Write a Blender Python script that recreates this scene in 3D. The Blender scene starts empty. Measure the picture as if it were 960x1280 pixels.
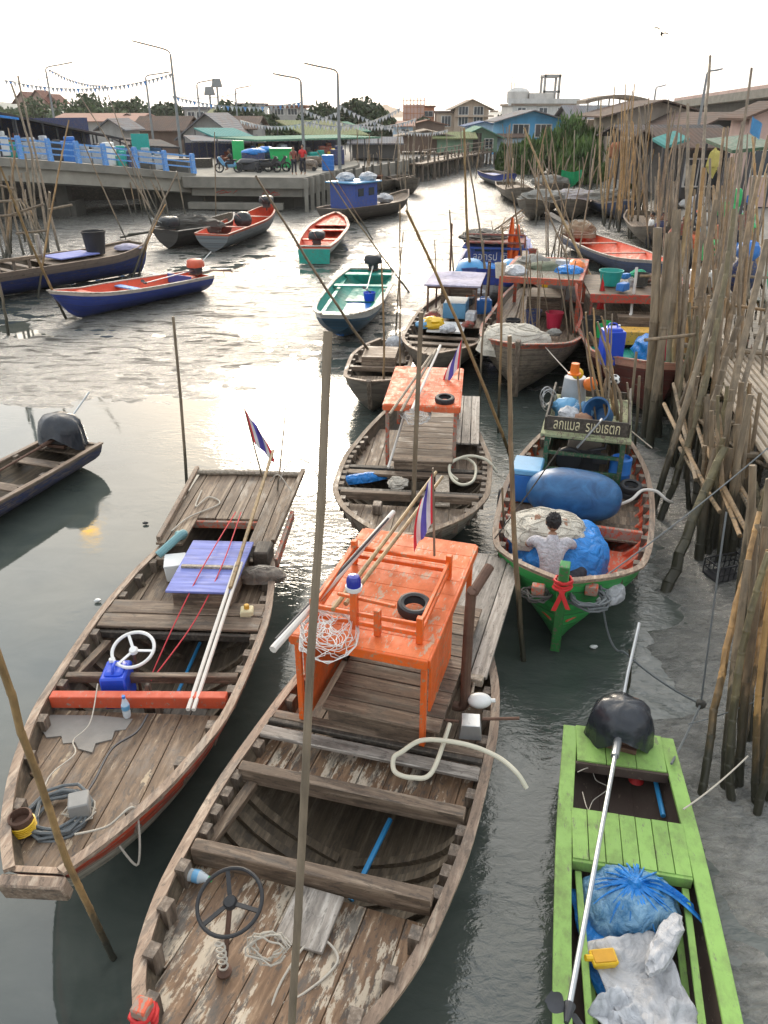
import bpy, bmesh, math, random
import numpy as np
from mathutils import Vector, Matrix, noise as mn
SC = bpy.context.scene
COL = SC.collection
R = math.radians
random.seed(7)
# ---------------------------------------------------------------- camera
CAMH, PITCH, FPX = 5.6, R(27.3), 970.0
cd = bpy.data.cameras.new('camera'); cam = bpy.data.objects.new('camera', cd); COL.objects.link(cam)
cam.location = (0, 0, CAMH); cam.rotation_euler = (R(90) - PITCH, 0, 0)
cd.sensor_fit = 'VERTICAL'; cd.sensor_height = 36.0; cd.lens = 36.0 * FPX / 1280.0
cd.clip_start = .05; cd.clip_end = 6000
SC.camera = cam
# ---------------------------------------------------------------- world, sun, exposure
SUN_EL, SUN_AZ = R(17), R(-5)          # low sun ahead behind thin cloud, azimuth from +Y towards +X
wd = bpy.data.worlds.new('World'); SC.world = wd; wd.use_nodes = True
wn = wd.node_tree; wn.nodes.clear()
sky = wn.nodes.new('ShaderNodeTexSky'); sky.sky_type = 'NISHITA'; sky.sun_disc = False
sky.sun_elevation = SUN_EL; sky.sun_rotation = SUN_AZ; sky.dust_density = 4.0; sky.air_density = 1.4; sky.ozone_density = 1.0
tcw = wn.nodes.new('ShaderNodeTexCoord')
nz = wn.nodes.new('ShaderNodeTexNoise'); nz.inputs['Scale'].default_value = 2.2; nz.inputs['Detail'].default_value = 5; nz.inputs['Roughness'].default_value = .55
mpw = wn.nodes.new('ShaderNodeMapping'); mpw.inputs['Scale'].default_value = (1, 1, 2.6)
wn.links.new(tcw.outputs['Generated'], mpw.inputs['Vector']); wn.links.new(mpw.outputs['Vector'], nz.inputs['Vector'])
rpw = wn.nodes.new('ShaderNodeValToRGB'); rpw.color_ramp.elements[0].position = .3; rpw.color_ramp.elements[1].position = .72
rpw.color_ramp.elements[0].color = (7.0, 8.4, 10.4, 1); rpw.color_ramp.elements[1].color = (15.5, 15.3, 14.6, 1)
wn.links.new(nz.outputs['Fac'], rpw.inputs['Fac'])
mxw = wn.nodes.new('ShaderNodeMix'); mxw.data_type = 'RGBA'; mxw.inputs[0].default_value = .78
wn.links.new(sky.outputs['Color'], mxw.inputs[6]); wn.links.new(rpw.outputs['Color'], mxw.inputs[7])
# brighter cloud in front of the hidden sun
gd = wn.nodes.new('ShaderNodeVectorMath'); gd.operation = 'DOT_PRODUCT'; ga, ge = R(-9), R(27)
gd.inputs[1].default_value = (math.sin(ga) * math.cos(ge), math.cos(ga) * math.cos(ge), math.sin(ge))
nrmw = wn.nodes.new('ShaderNodeVectorMath'); nrmw.operation = 'NORMALIZE'; wn.links.new(tcw.outputs['Generated'], nrmw.inputs[0]); wn.links.new(nrmw.outputs[0], gd.inputs[0])
gr = wn.nodes.new('ShaderNodeValToRGB'); wn.links.new(gd.outputs['Value'], gr.inputs['Fac']); gr.color_ramp.interpolation = 'EASE'
gr.color_ramp.elements[0].position = .62; gr.color_ramp.elements[0].color = (1, 1, 1, 1); gr.color_ramp.elements[1].position = .99; gr.color_ramp.elements[1].color = (2.4, 2.27, 2.1, 1)
gm = wn.nodes.new('ShaderNodeMix'); gm.data_type = 'RGBA'; gm.blend_type = 'MULTIPLY'; gm.inputs[0].default_value = 1; wn.links.new(mxw.outputs[2], gm.inputs[6]); wn.links.new(gr.outputs['Color'], gm.inputs[7]); mxw = gm
bgw = wn.nodes.new('ShaderNodeBackground'); bgw.inputs['Strength'].default_value = .082
wo = wn.nodes.new('ShaderNodeOutputWorld')
wn.links.new(mxw.outputs[2], bgw.inputs['Color']); wn.links.new(bgw.outputs['Background'], wo.inputs['Surface'])
sl = bpy.data.lights.new('sun', 'SUN'); sl.energy = 1.3; sl.angle = R(14); sl.color = (1.0, .9, .76)
so = bpy.data.objects.new('sun', sl); COL.objects.link(so)
so.rotation_euler = Vector((math.sin(SUN_AZ) * math.cos(SUN_EL), math.cos(SUN_AZ) * math.cos(SUN_EL), math.sin(SUN_EL))).to_track_quat('Z', 'Y').to_euler()
vs = SC.view_settings; vs.view_transform = 'Standard'; vs.look = 'None'; vs.gamma = 1.0; vs.exposure = .55; vs.use_curve_mapping = False
HAZE = .00022
SC.cycles.volume_bounces = 0; SC.cycles.max_bounces = 6; SC.cycles.diffuse_bounces = 3; SC.cycles.glossy_bounces = 3; SC.cycles.transparent_max_bounces = 10
SC.cycles.caustics_reflective = False; SC.cycles.caustics_refractive = False
SC.cycles.use_denoising = True

# ---------------------------------------------------------------- placing from the photo's own measurements (real world points)
_c, _s = math.cos(PITCH), math.sin(PITCH)
def ray(px, py):
    u = (px - 480) / FPX; v = (640 - py) / FPX
    return (u, _c + v * _s, -_s + v * _c)
def G(px, py, z=0.0):
    d = ray(px, py); t = (z - CAMH) / d[2]; return Vector((d[0] * t, d[1] * t, z))
def PY(px, py, y):
    d = ray(px, py); t = y / d[1]; return Vector((d[0] * t, y, CAMH + d[2] * t))

# ---------------------------------------------------------------- material helpers
class NT:
    def __init__(s, name, rough=.7, metal=0.0):
        s.m = bpy.data.materials.new(name); s.m.use_nodes = True; s.t = s.m.node_tree
        s.b = s.t.nodes['Principled BSDF']; s.b.inputs['Roughness'].default_value = rough; s.b.inputs['Metallic'].default_value = metal
        s._co = None
    def n(s, ty, ins=None, **pr):
        o = s.t.nodes.new(ty)
        for k, v in pr.items(): setattr(o, k, v)
        for k, v in (ins or {}).items(): s.set(o.inputs[k], v)
        return o
    def set(s, sock, v):
        if isinstance(v, bpy.types.NodeSocket): s.t.links.new(v, sock)
        elif isinstance(v, (tuple, list)) and len(v) == 3 and sock.type == 'RGBA': sock.default_value = (*v, 1)
        else: sock.default_value = v
    def co(s, kind='Object'): return s.n('ShaderNodeTexCoord').outputs[kind]
    def pos(s): return s.n('ShaderNodeNewGeometry').outputs['Position']
    def isl(s): return s.n('ShaderNodeNewGeometry').outputs['Random Per Island']
    def orand(s): return s.n('ShaderNodeObjectInfo').outputs['Random']
    def mp(s, v, sc=(1, 1, 1), rot=(0, 0, 0)): return s.n('ShaderNodeMapping', {'Vector': v, 'Scale': sc, 'Rotation': rot}).outputs[0]
    def noise(s, v, sc=5, det=4, ro=.55, dist=0): return s.n('ShaderNodeTexNoise', {'Vector': v, 'Scale': sc, 'Detail': det, 'Roughness': ro, 'Distortion': dist}).outputs['Fac']
    def ramp(s, f, st):
        o = s.n('ShaderNodeValToRGB', {'Fac': f}); e = o.color_ramp.elements
        while len(e) < len(st): e.new(.5)
        for i, (p, c) in enumerate(st):
            e[i].position = p; e[i].color = (c, c, c, 1) if isinstance(c, (int, float)) else (*c, 1)
        return o.outputs[0]
    def mix(s, f, a, b, bl='MIX'):
        o = s.n('ShaderNodeMix', data_type='RGBA', blend_type=bl); s.set(o.inputs[0], f); s.set(o.inputs[6], a); s.set(o.inputs[7], b); return o.outputs[2]
    def ma(s, op, a, b=0.0, c=None):
        o = s.n('ShaderNodeMath', operation=op); s.set(o.inputs[0], a); s.set(o.inputs[1], b)
        if c is not None: s.set(o.inputs[2], c)
        return o.outputs[0]
    def sep(s, v):
        o = s.n('ShaderNodeSeparateXYZ', {0: v}); return o.outputs
    def bump(s, h, st=.4, d=.02, nrm=None):
        i = {'Height': h, 'Strength': st, 'Distance': d}
        if nrm is not None: i['Normal'] = nrm
        return s.n('ShaderNodeBump', i).outputs[0]
    def out(s, col=None, rough=None, nrm=None, **kw):
        if col is not None: s.set(s.b.inputs['Base Color'], col)
        if rough is not None: s.set(s.b.inputs['Roughness'], rough)
        if nrm is not None: s.set(s.b.inputs['Normal'], nrm)
        for k, v in kw.items(): s.set(s.b.inputs[k.replace('_', ' ')], v)
        return s.m
def dk(c, f): return tuple(x * f for x in c)

def wood(name, a, b, ax='x', stain=.6, paint=None, cover=.5, rough=.72, vary=.5, sc=1.0, stc=(.035, .028, .022), bmp=.5, flake=.5):
    t = NT(name, rough); co = t.co()
    k = {'x': (1.3, 24, 24), 'y': (24, 1.3, 24), 'z': (24, 24, 1.3)}[ax]
    isl = t.isl()
    off = t.n('ShaderNodeVectorMath', {0: co, 1: t.n('ShaderNodeCombineXYZ', {0: t.ma('MULTIPLY', isl, 7.3), 1: t.ma('MULTIPLY', isl, 3.1)}).outputs[0]}, operation='ADD').outputs[0]
    g = t.noise(t.mp(off, tuple(q * sc for q in k)), 1, 6, .62, .25)
    c = t.ramp(g, [(.3, dk(a, .62)), (.5, a), (.72, b)])
    k2 = {'x': (1.5, 5, 5), 'y': (5, 1.5, 5), 'z': (5, 5, 1.5)}[ax]
    if paint is not None:
        pn = t.noise(t.mp(co, k2), 1.3, 7, .72)
        pm = t.ramp(t.ma('ADD', pn, t.ma('MULTIPLY', t.ma('SUBTRACT', g, .5), .35)), [(1 - cover - .012 if cover < 1 else 0, 0.0), (1 - cover + .02, 1.0)])
        pc = t.mix(t.noise(co, 9, 4), dk(paint, .78), dk(paint, 1.12))
        c = t.mix(pm, c, pc)
    sn = t.noise(t.mp(off, tuple(q * .8 for q in k2)), 1.6, 6, .68)
    c = t.mix(t.ma('MULTIPLY', t.ramp(sn, [(.52, 0.0), (.63, 1.0)]), stain), c, stc)
    fl_ = t.noise(t.mp(off, tuple(q * 3.2 for q in k2)), 1.4, 8, .75, .4)
    c = t.mix(t.ma('MULTIPLY', t.ramp(fl_, [(.54, 0.0), (.585, 1.0)]), flake), c, stc)
    c = t.mix(t.ma('MULTIPLY', t.ramp(fl_, [(.36, 1.0), (.42, 0.0)]), flake * .45), c, dk(b, 1.25))
    br = t.ma('ADD', t.ma('MULTIPLY', isl, vary), 1 - vary * .5)
    c = t.n('ShaderNodeVectorMath', {0: c, 'Scale': br}, operation='SCALE').outputs[0]
    nr = t.bump(t.ma('ADD', g, t.ma('MULTIPLY', t.noise(co, 40, 3), .3)), bmp, .006)
    ro = t.ramp(sn, [(.5, rough), (.68, rough * .62)])
    return t.out(c, ro, nr)

def paint(name, c, rough=.45, chip=.12, under=(.16, .12, .085), dirt=.35, vary=.12):
    t = NT(name, rough); co = t.co()
    base = t.mix(t.noise(co, 3.5, 5, .6), dk(c, .72), dk(c, 1.1))
    d = t.noise(t.mp(co, (2.2, 3, 1.2)), 2.3, 8, .74)
    base = t.mix(t.ma('MULTIPLY', t.ramp(d, [(.46, 0.0), (.68, 1.0)]), dirt), base, (.11, .09, .07))
    if chip > 0:
        e = t.noise(t.mp(co, (3, 9, 9)), 2.2, 8, .75)
        base = t.mix(t.ramp(e, [(.66 - chip, 0.0), (.68 - chip, 1.0)]), base, under)
    base = t.n('ShaderNodeVectorMath', {0: base, 'Scale': t.ma('ADD', t.ma('MULTIPLY', t.isl(), vary), 1 - vary / 2)}, operation='SCALE').outputs[0]
    return t.out(base, t.ramp(d, [(.4, rough), (.65, min(1, rough + .3))]), t.bump(t.noise(t.mp(co, (4, 20, 20)), 2, 5), .25, .004))

def plain(name, c, rough=.6, metal=0.0, var=.18, bmp=.15, sc=8, **kw):
    t = NT(name, rough, metal); co = t.co()
    n = t.noise(co, sc, 5, .6)
    return t.out(t.mix(n, dk(c, 1 - var * 1.6), dk(c, 1 + var)), None, t.bump(t.noise(co, sc * 4, 4), bmp, .01), **kw)

def film(name, c, rough=.35, crease=.8, sc=5, trans=0.0, c2=None):
    """plastic sheet, sacks, cloth with creases"""
    t = NT(name, rough); co = t.co()
    w = t.noise(co, sc, 6, .62, 1.6)
    v = t.n('ShaderNodeTexVoronoi', {'Vector': t.mp(co, (1, 1, 1)), 'Scale': sc * 1.3}, feature='DISTANCE_TO_EDGE').outputs[0]
    col = t.mix(t.ramp(w, [(.35, 0.0), (.7, 1.0)]), dk(c, .68), c2 or dk(c, 1.2))
    h = t.ma('ADD', w, t.ma('MULTIPLY', t.ma('MINIMUM', v, .2), 1.2))
    return t.out(col, None, t.bump(h, crease, .05), Transmission_Weight=trans)

def net(name, c, rough=.8, sc=40):
    t = NT(name, rough); co = t.co()
    a = t.noise(t.mp(co, (1, 1, 1)), 6, 6, .7, 2.0)
    b = t.noise(t.mp(co, (sc, sc * .3, sc)), 1, 4, .7, 3.0)
    col = t.mix(t.ramp(b, [(.36, 0.0), (.6, 1.0)]), dk(c, .6), dk(c, 1.12))
    col = t.mix(t.ma('MULTIPLY', t.ramp(a, [(.5, 0.0), (.7, 1.0)]), .5), col, dk(c, .5))
    return t.out(col, None, t.bump(t.ma('ADD', b, a), .8, .02))

def hullmat(name, base, stripes=(), chip=.12, under=(.17, .13, .095), planks=6, dirt=.4, rough=.6, seam=.75, dark=(.03, .027, .022)):
    t = NT(name, rough); uv = t.co('UV'); co = t.co(); u, v, _ = t.sep(uv)
    isw = t.noise(t.mp(uv, (1.1, 16, 1)), 1.6, 6, .65, .3)
    pid = t.ma('FLOOR', t.ma('MULTIPLY', v, planks))
    pr = t.n('ShaderNodeTexWhiteNoise', {'W': pid}, noise_dimensions='1D').outputs[0]
    col = t.mix(isw, dk(base, .6), dk(base, 1.25))
    for lo, hi, sc_ in stripes:
        m = t.ma('MULTIPLY', t.ma('GREATER_THAN', v, lo), t.ma('LESS_THAN', v, hi))
        col = t.mix(m, col, t.mix(isw, dk(sc_, .8), dk(sc_, 1.1)))
    ch = t.noise(t.mp(uv, (1.6, 9, 1)), 2.4, 8, .74)
    col = t.mix(t.ramp(ch, [(.66 - chip, 0.0), (.685 - chip, 1.0)]), col, t.mix(isw, dk(under, .6), dk(under, 1.3)))
    col = t.n('ShaderNodeVectorMath', {0: col, 'Scale': t.ma('ADD', t.ma('MULTIPLY', pr, .35), .82)}, operation='SCALE').outputs[0]
    dn = t.noise(t.mp(uv, (2.2, 5, 1)), 1.5, 7, .7)
    col = t.mix(t.ma('MULTIPLY', t.ramp(dn, [(.5, 0.0), (.66, 1.0)]), dirt), col, dark)
    wz = t.sep(t.pos())[2]
    low = t.ramp(t.ma('ADD', wz, t.ma('MULTIPLY', t.ma('SUBTRACT', dn, .5), .3)), [(.03, 1.0), (.14, 0.0)])
    col = t.mix(t.ma('MULTIPLY', low, .75), col, (.06, .06, .05))
    fr = t.ma('FRACT', t.ma('MULTIPLY', v, planks))
    sm = t.ramp(t.ma('ABSOLUTE', t.ma('SUBTRACT', fr, .5)), [(.455, 1.0), (.49, 0.0)])
    col = t.mix(t.ma('MULTIPLY', t.ma('SUBTRACT', 1.0, sm), seam), col, dark)
    h = t.ma('ADD', t.ma('MULTIPLY', sm, 1.0), t.ma('MULTIPLY', isw, .35))
    return t.out(col, None, t.bump(h, .6, .012))

def bamboo(name, a, b, wet=True):
    t = NT(name, .55); co = t.co(); r = t.orand()
    z = t.sep(t.pos())[2]
    n = t.noise(t.mp(t.pos(), (14, 14, 2.2)), 1, 5, .6)
    c = t.mix(r, a, b)
    c = t.mix(t.ramp(n, [(.35, 0.0), (.7, 1.0)]), t.n('ShaderNodeVectorMath', {0: c, 'Scale': .5}, operation='SCALE').outputs[0], c)
    if wet:
        f = t.ramp(t.ma('ADD', z, t.ma('MULTIPLY', t.ma('SUBTRACT', n, .5), .9)), [(.35, 1.0), (.95, .55), (1.45, 0.0)])
        c = t.mix(t.ma('MULTIPLY', t.ramp(t.noise(t.pos(), 3.0, 4), [(.4, 0.0), (.65, 1.0)]), .35), c, (.07, .055, .04)); c = t.mix(f, c, (.045, .042, .027))
    return t.out(c, None, t.bump(n, .4, .01))

M = {}
GREY1, GREY2 = (.24, .195, .155), (.40, .345, .28)
M['wx'] = wood('weathered wood', (.16, .11, .072), (.345, .265, .185), 'x')
M['wy'] = wood('weathered cross plank', (.165, .115, .078), (.365, .28, .2), 'y', stain=.6)
M['wz'] = wood('weathered upright wood', (.16, .12, .088), (.33, .27, .21), 'z')
M['pale'] = wood('pale sun bleached wood', (.27, .235, .20), (.46, .42, .37), 'x', stain=.45)
M['paley'] = wood('pale cross plank', (.27, .235, .20), (.46, .42, .37), 'y', stain=.45)
M['palez'] = wood('pale post', (.3, .25, .19), (.5, .44, .36), 'z', stain=.4)
M['rail'] = wood('gunwale wood', (.27, .19, .135), (.46, .37, .28), 'x', stain=.55)
M['deckA'] = wood('brown peeling deck', (.165, .108, .066), (.29, .205, .132), 'x', paint=(.43, .335, .225), cover=.40, stain=.4, vary=.12, flake=.8, stc=(.07, .055, .045))
M['deckB'] = wood('tan peeling deck', (.18, .105, .058), (.34, .225, .138), 'x', paint=(.50, .42, .32), cover=.47, stain=.8, stc=(.05, .045, .04), vary=.22, flake=.75)
M['hold'] = wood('dark wet hold', (.12, .09, .058), (.235, .18, .122), 'x', stain=.6, stc=(.05, .04, .03))
M['dark'] = wood('dark wet timber', (.055, .045, .035), (.13, .105, .08), 'x', stain=.5)
M['or'] = paint('orange paint', (.82, .14, .018), .4, .09, (.4, .22, .12), dirt=.28)
M['or_y'] = paint('faded orange paint', (.80, .18, .045), .5, .1, (.5, .33, .22), dirt=.3)
M['red'] = paint('red paint', (.55, .05, .025), .5, .15)
M['redor'] = paint('red orange paint', (.62, .1, .04), .5, .2, (.3, .22, .17), dirt=.3)
M['dred'] = paint('dark red paint', (.3, .045, .03), .5, .15)
M['blue'] = paint('blue paint', (.035, .09, .38), .45, .1)
M['navy'] = paint('navy paint', (.03, .05, .16), .5, .12)
M['bblue'] = paint('bright blue paint', (.13, .36, .78), .5, .1, (.5, .52, .55), .3)
M['violet'] = wood('violet blue painted board', (.17, .2, .5), (.27, .31, .66), 'y', stain=.12, bmp=.25, vary=.1, flake=.08)
M['lime'] = paint('lime green paint', (.25, .44, .10), .55, .06, (.16, .2, .09), dirt=.5)
M['green'] = paint('green paint', (.04, .25, .06), .45, .1)
M['dgreen'] = paint('dark green paint', (.02, .10, .045), .5, .12)
M['olive'] = paint('olive paint', (.33, .36, .2), .6, .12)
M['teal'] = paint('teal paint', (.02, .36, .28), .42, .06)
M['white'] = paint('white paint', (.75, .74, .7), .5, .05)
M['yel'] = paint('yellow paint', (.75, .42, .06), .5, .08)
M['steel'] = plain('galvanised steel', (.55, .56, .56), .35, .8)
M['dsteel'] = plain('dark steel', (.08, .08, .085), .45, .6)
M['rust'] = plain('rusty iron', (.14, .075, .05), .75, .2, .4, .5)
M['black'] = plain('black rubber', (.022, .022, .024), .6, 0, .3)
M['gloss'] = film('black shiny plastic', (.028, .032, .04), .24, .22, 3.2)
M['motor'] = film('black vinyl cover', (.022, .024, .027), .4, .3, 5)
M['whitep'] = plain('white plastic', (.78, .78, .75), .4, 0, .06)
M['pvc'] = plain('old white pipe', (.68, .64, .58), .45, 0, .12)
M['pvcb'] = plain('blue pipe', (.04, .3, .62), .4, 0, .1)
M['hose'] = plain('cream hose', (.62, .58, .45), .45, 0, .12)
M['rope'] = plain('pale rope', (.55, .5, .42), .85, 0, .2, .6, 60)
M['ropeg'] = plain('grey blue rope', (.17, .185, .19), .8, 0, .25, .8, 60)
M['roped'] = plain('dark rope', (.09, .085, .075), .85, 0, .2, .6, 60)
M['ropr'] = plain('red cord', (.6, .05, .06), .7)
M['jerry'] = plain('blue jerrycan', (.02, .08, .62), .35, 0, .1)
M['drum'] = film('blue drum plastic', (.022, .10, .25), .42, .12, 3, c2=(.035, .15, .33))
M['tarpb'] = film('bright blue tarp', (.02, .24, .68), .38, .9, 5)
M['sack'] = film('blue mesh sack', (.06, .25, .5), .45, .9, 6, c2=(.26, .44, .58))
M['wsack'] = film('white woven sack', (.55, .56, .58), .6, .9, 5)
M['wsheet'] = film('dirty white sheet', (.5, .5, .51), .6, .8, 4)
M['netc'] = net('pale fishing net', (.74, .68, .57), sc=55)
M['netg'] = net('grey fishing net', (.3, .29, .26))
M['netp'] = net('grey lilac net', (.55, .5, .5))
M['netd'] = net('dark net', (.07, .065, .055))
M['netgr'] = net('green net', (.03, .42, .22))
M['fr'] = plain('flag red', (.72, .04, .06), .8); M['fw'] = plain('flag white', (.75, .73, .72), .8); M['fb'] = plain('flag blue', (.11, .09, .42), .8)
M['forange'] = plain('orange flag cloth', (.9, .17, .03), .7)
M['rrib'] = plain('red ribbon', (.65, .03, .03), .6)
M['skin'] = plain('skin', (.32, .17, .1), .6, 0, .08)
M['hair'] = plain('black hair', (.015, .012, .012), .6, 0, .3, .6, 40)
M['shirt'] = film('pale striped shirt', (.52, .5, .53), .8, .5, 12)
M['trous'] = film('dark trousers', (.03, .03, .04), .8, .5, 9)
M['conc'] = plain('stained concrete', (.26, .24, .20), .85, 0, .35, .5, 1.3)
M['concd'] = plain('damp and shaded concrete', (.10, .093, .078), .85, 0, .4, .5, 1.2)  # damp footings; also shade under decks and slabs put into the colour
M['bam'] = bamboo('bamboo', (.42, .26, .12), (.32, .25, .17))
M['bamg'] = bamboo('grey weathered bamboo', (.29, .21, .135), (.37, .29, .2))
M['bamo'] = bamboo('fresh orange bamboo', (.55, .3, .1), (.48, .33, .16))
M['bamt'] = bamboo('green brown bamboo', (.19, .165, .075), (.27, .215, .12))
M['post'] = bamboo('timber post', (.29, .2, .115), (.36, .285, .19))
M['greenp'] = plain('green plastic', (.02, .45, .12), .4); M['tealp'] = plain('teal plastic', (.02, .35, .3), .4)
M['redp'] = plain('red plastic', (.6, .03, .08), .4); M['yelp'] = plain('yellow plastic', (.8, .5, .02), .4); M['orp'] = plain('orange plastic', (.85, .2, .02), .4)
M['grayp'] = plain('grey plastic', (.4, .43, .46), .5); M['cool'] = plain('light blue cooler', (.14, .36, .58), .45); M['bluep'] = plain('blue plastic', (.03, .18, .55), .4)
M['letter'] = plain('yellow white letters', (.72, .64, .4), .7); M['letw'] = plain('white letters', (.75, .75, .75), .7)
t_ = NT('clear plastic', .12); M['clear'] = t_.out((.75, .82, .85), Alpha=.55)
M['amber'] = plain('dark blue lamp glass', (.02, .03, .3), .15)
M['glass'] = plain('dark window glass', (.05, .06, .07), .15)

# ---------------------------------------------------------------- mesh helpers
class MB:
    def __init__(s): s.v = []; s.f = []; s.mi = []; s.uv = None
    def add(s, vs_, fs, mi=0):
        k = len(s.v); s.v += [tuple(q) for q in vs_]; s.f += [tuple(i + k for i in f) for f in fs]; s.mi += [mi] * len(fs); return s
    def box(s, c, d, rz=0, rx=0, ry=0, mi=0, tap=1.0):
        h = [q / 2 for q in d]; m = Matrix.Translation(c) @ Matrix.Rotation(rz, 4, 'Z') @ Matrix.Rotation(ry, 4, 'Y') @ Matrix.Rotation(rx, 4, 'X')
        vs_ = [m @ Vector((sx * h[0] * (tap if sz > 0 else 1), sy * h[1] * (tap if sz > 0 else 1), sz * h[2])) for sz in (-1, 1) for sx, sy in ((-1, -1), (1, -1), (1, 1), (-1, 1))]
        return s.add(vs_, [(3, 2, 1, 0), (4, 5, 6, 7), (0, 1, 5, 4), (1, 2, 6, 5), (2, 3, 7, 6), (3, 0, 4, 7)], mi)
    def bar(s, a, b, w, h, mi=0, up=(0, 0, 1)):
        a, b = Vector(a), Vector(b); d = (b - a)
        if d.length < 1e-6: return s
        d.normalize(); up = Vector(up)
        if abs(d.dot(up)) > .98: up = Vector((1, 0, 0))
        sd = d.cross(up).normalized(); u2 = sd.cross(d)
        vs_ = [p + sd * x * w / 2 + u2 * y * h / 2 for p in (a, b) for x, y in ((-1, -1), (1, -1), (1, 1), (-1, 1))]
        return s.add(vs_, [(3, 2, 1, 0), (4, 5, 6, 7), (0, 1, 5, 4), (1, 2, 6, 5), (2, 3, 7, 6), (3, 0, 4, 7)], mi)
    def tube(s, pts, r, n=8, mi=0, cap=True, close=False):
        P = [Vector(p) for p in pts]; m = len(P); rr = r if isinstance(r, (list, tuple)) else [r] * m
        rings = []; nrm = None
        for i in range(m):
            if close: d = P[(i + 1) % m] - P[i - 1]
            else: d = P[min(i + 1, m - 1)] - P[max(i - 1, 0)]
            if d.length < 1e-9: d = Vector((0, 0, 1))
            d.normalize()
            if nrm is None: nrm = d.orthogonal().normalized()
            else:
                nrm = nrm - d * nrm.dot(d)
                nrm = nrm.normalized() if nrm.length > 1e-6 else d.orthogonal().normalized()
            bn = d.cross(nrm)
            rings += [P[i] + (nrm * math.cos(2 * math.pi * k / n) + bn * math.sin(2 * math.pi * k / n)) * rr[i] for k in range(n)]
        fs = []
        for i in range(m if close else m - 1):
            j = (i + 1) % m
            for k in range(n):
                fs.append((i * n + k, i * n + (k + 1) % n, j * n + (k + 1) % n, j * n + k))
        if cap and not close: fs += [tuple(range(n - 1, -1, -1)), tuple((m - 1) * n + k for k in range(n))]
        return s.add(rings, fs, mi)
    def lathe(s, prof, c=(0, 0, 0), n=16, mi=0, mat=None, sx=1, sy=1):
        vs_ = []; m = len(prof)
        for r, z in prof:
            for k in range(n):
                a = 2 * math.pi * k / n; q = Vector((r * math.cos(a) * sx, r * math.sin(a) * sy, z))
                if mat: q = mat @ q
                vs_.append(q + Vector(c))
        fs = [(i * n + k, i * n + (k + 1) % n, (i + 1) * n + (k + 1) % n, (i + 1) * n + k) for i in range(m - 1) for k in range(n)]
        if prof[0][0] > 1e-4: fs.append(tuple(range(n - 1, -1, -1)))
        if prof[-1][0] > 1e-4: fs.append(tuple((m - 1) * n + k for k in range(n)))
        return s.add(vs_, fs, mi)
    def blob(s, c, rad, amp=.1, fr=2.0, n=20, m=12, zlo=-1.0, seed=0, mi=0, p=1.0, rz=0):
        """lumpy ellipsoid"""
        vs_ = []; cr, sr = math.cos(rz), math.sin(rz)
        for j in range(m + 1):
            th = -math.pi / 2 + math.pi * j / m
            for i in range(n):
                a = 2 * math.pi * i / n
                d = Vector((math.cos(th) * math.cos(a), math.cos(th) * math.sin(a), math.sin(th)))
                k = 1 + amp * mn.fractal(d * fr + Vector((seed * 3.7, seed, 0)), 1.0, 2.0, 4)
                q = [math.copysign(abs(x) ** p, x) for x in d]
                x, y, z = q[0] * rad[0] * k, q[1] * rad[1] * k, max(q[2], zlo) * rad[2] * k
                vs_.append((c[0] + x * cr - y * sr, c[1] + x * sr + y * cr, c[2] + z))
        fs = [(j * n + i, j * n + (i + 1) % n, (j + 1) * n + (i + 1) % n, (j + 1) * n + i) for j in range(m) for i in range(n)]
        return s.add(vs_, fs, mi)
    def sheet(s, nx, ny, fn, th=0.0, mi=0):
        vs_ = [fn(i / nx, j / ny) for j in range(ny + 1) for i in range(nx + 1)]
        w = nx + 1; k = len(vs_)
        top = [(j * w + i, j * w + i + 1, (j + 1) * w + i + 1, (j + 1) * w + i) for j in range(ny) for i in range(nx)]
        if th:
            vs_ = vs_ + [(q[0], q[1], q[2] - th) for q in vs_]
            fs = top + [tuple(x + k for x in reversed(f)) for f in top]
            bd = [i for i in range(w)] + [j * w + nx for j in range(1, ny + 1)] + [ny * w + i for i in range(nx - 1, -1, -1)] + [j * w for j in range(ny - 1, 0, -1)]
            fs += [(bd[(i + 1) % len(bd)], bd[i], bd[i] + k, bd[(i + 1) % len(bd)] + k) for i in range(len(bd))]
        else: fs = top
        return s.add(vs_, fs, mi)
    def prism(s, pts, z0, z1, mi=0):
        n = len(pts); vs_ = [(x, y, z0) for x, y in pts] + [(x, y, z1) for x, y in pts]
        return s.add(vs_, [tuple(range(n - 1, -1, -1)), tuple(range(n, 2 * n))] + [(i, (i + 1) % n, n + (i + 1) % n, n + i) for i in range(n)], mi)
    def mesh(s, name, mats, smooth=.6):
        me = bpy.data.meshes.new(name); me.from_pydata(s.v, [], s.f); 
        for m in (mats if isinstance(mats, (list, tuple)) else [mats]): me.materials.append(M[m] if isinstance(m, str) else m)
        me.polygons.foreach_set('material_index', s.mi)
        if s.uv is not None:
            ul = me.uv_layers.new(name='UVMap'); li = np.empty(len(me.loops), np.int32); me.loops.foreach_get('vertex_index', li)
            ul.data.foreach_set('uv', np.array(s.uv, np.float32)[li].ravel())
        me.polygons.foreach_set('use_smooth', [True] * len(s.f))
        me.set_sharp_from_angle(angle=smooth)
        me.update(); return me

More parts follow.
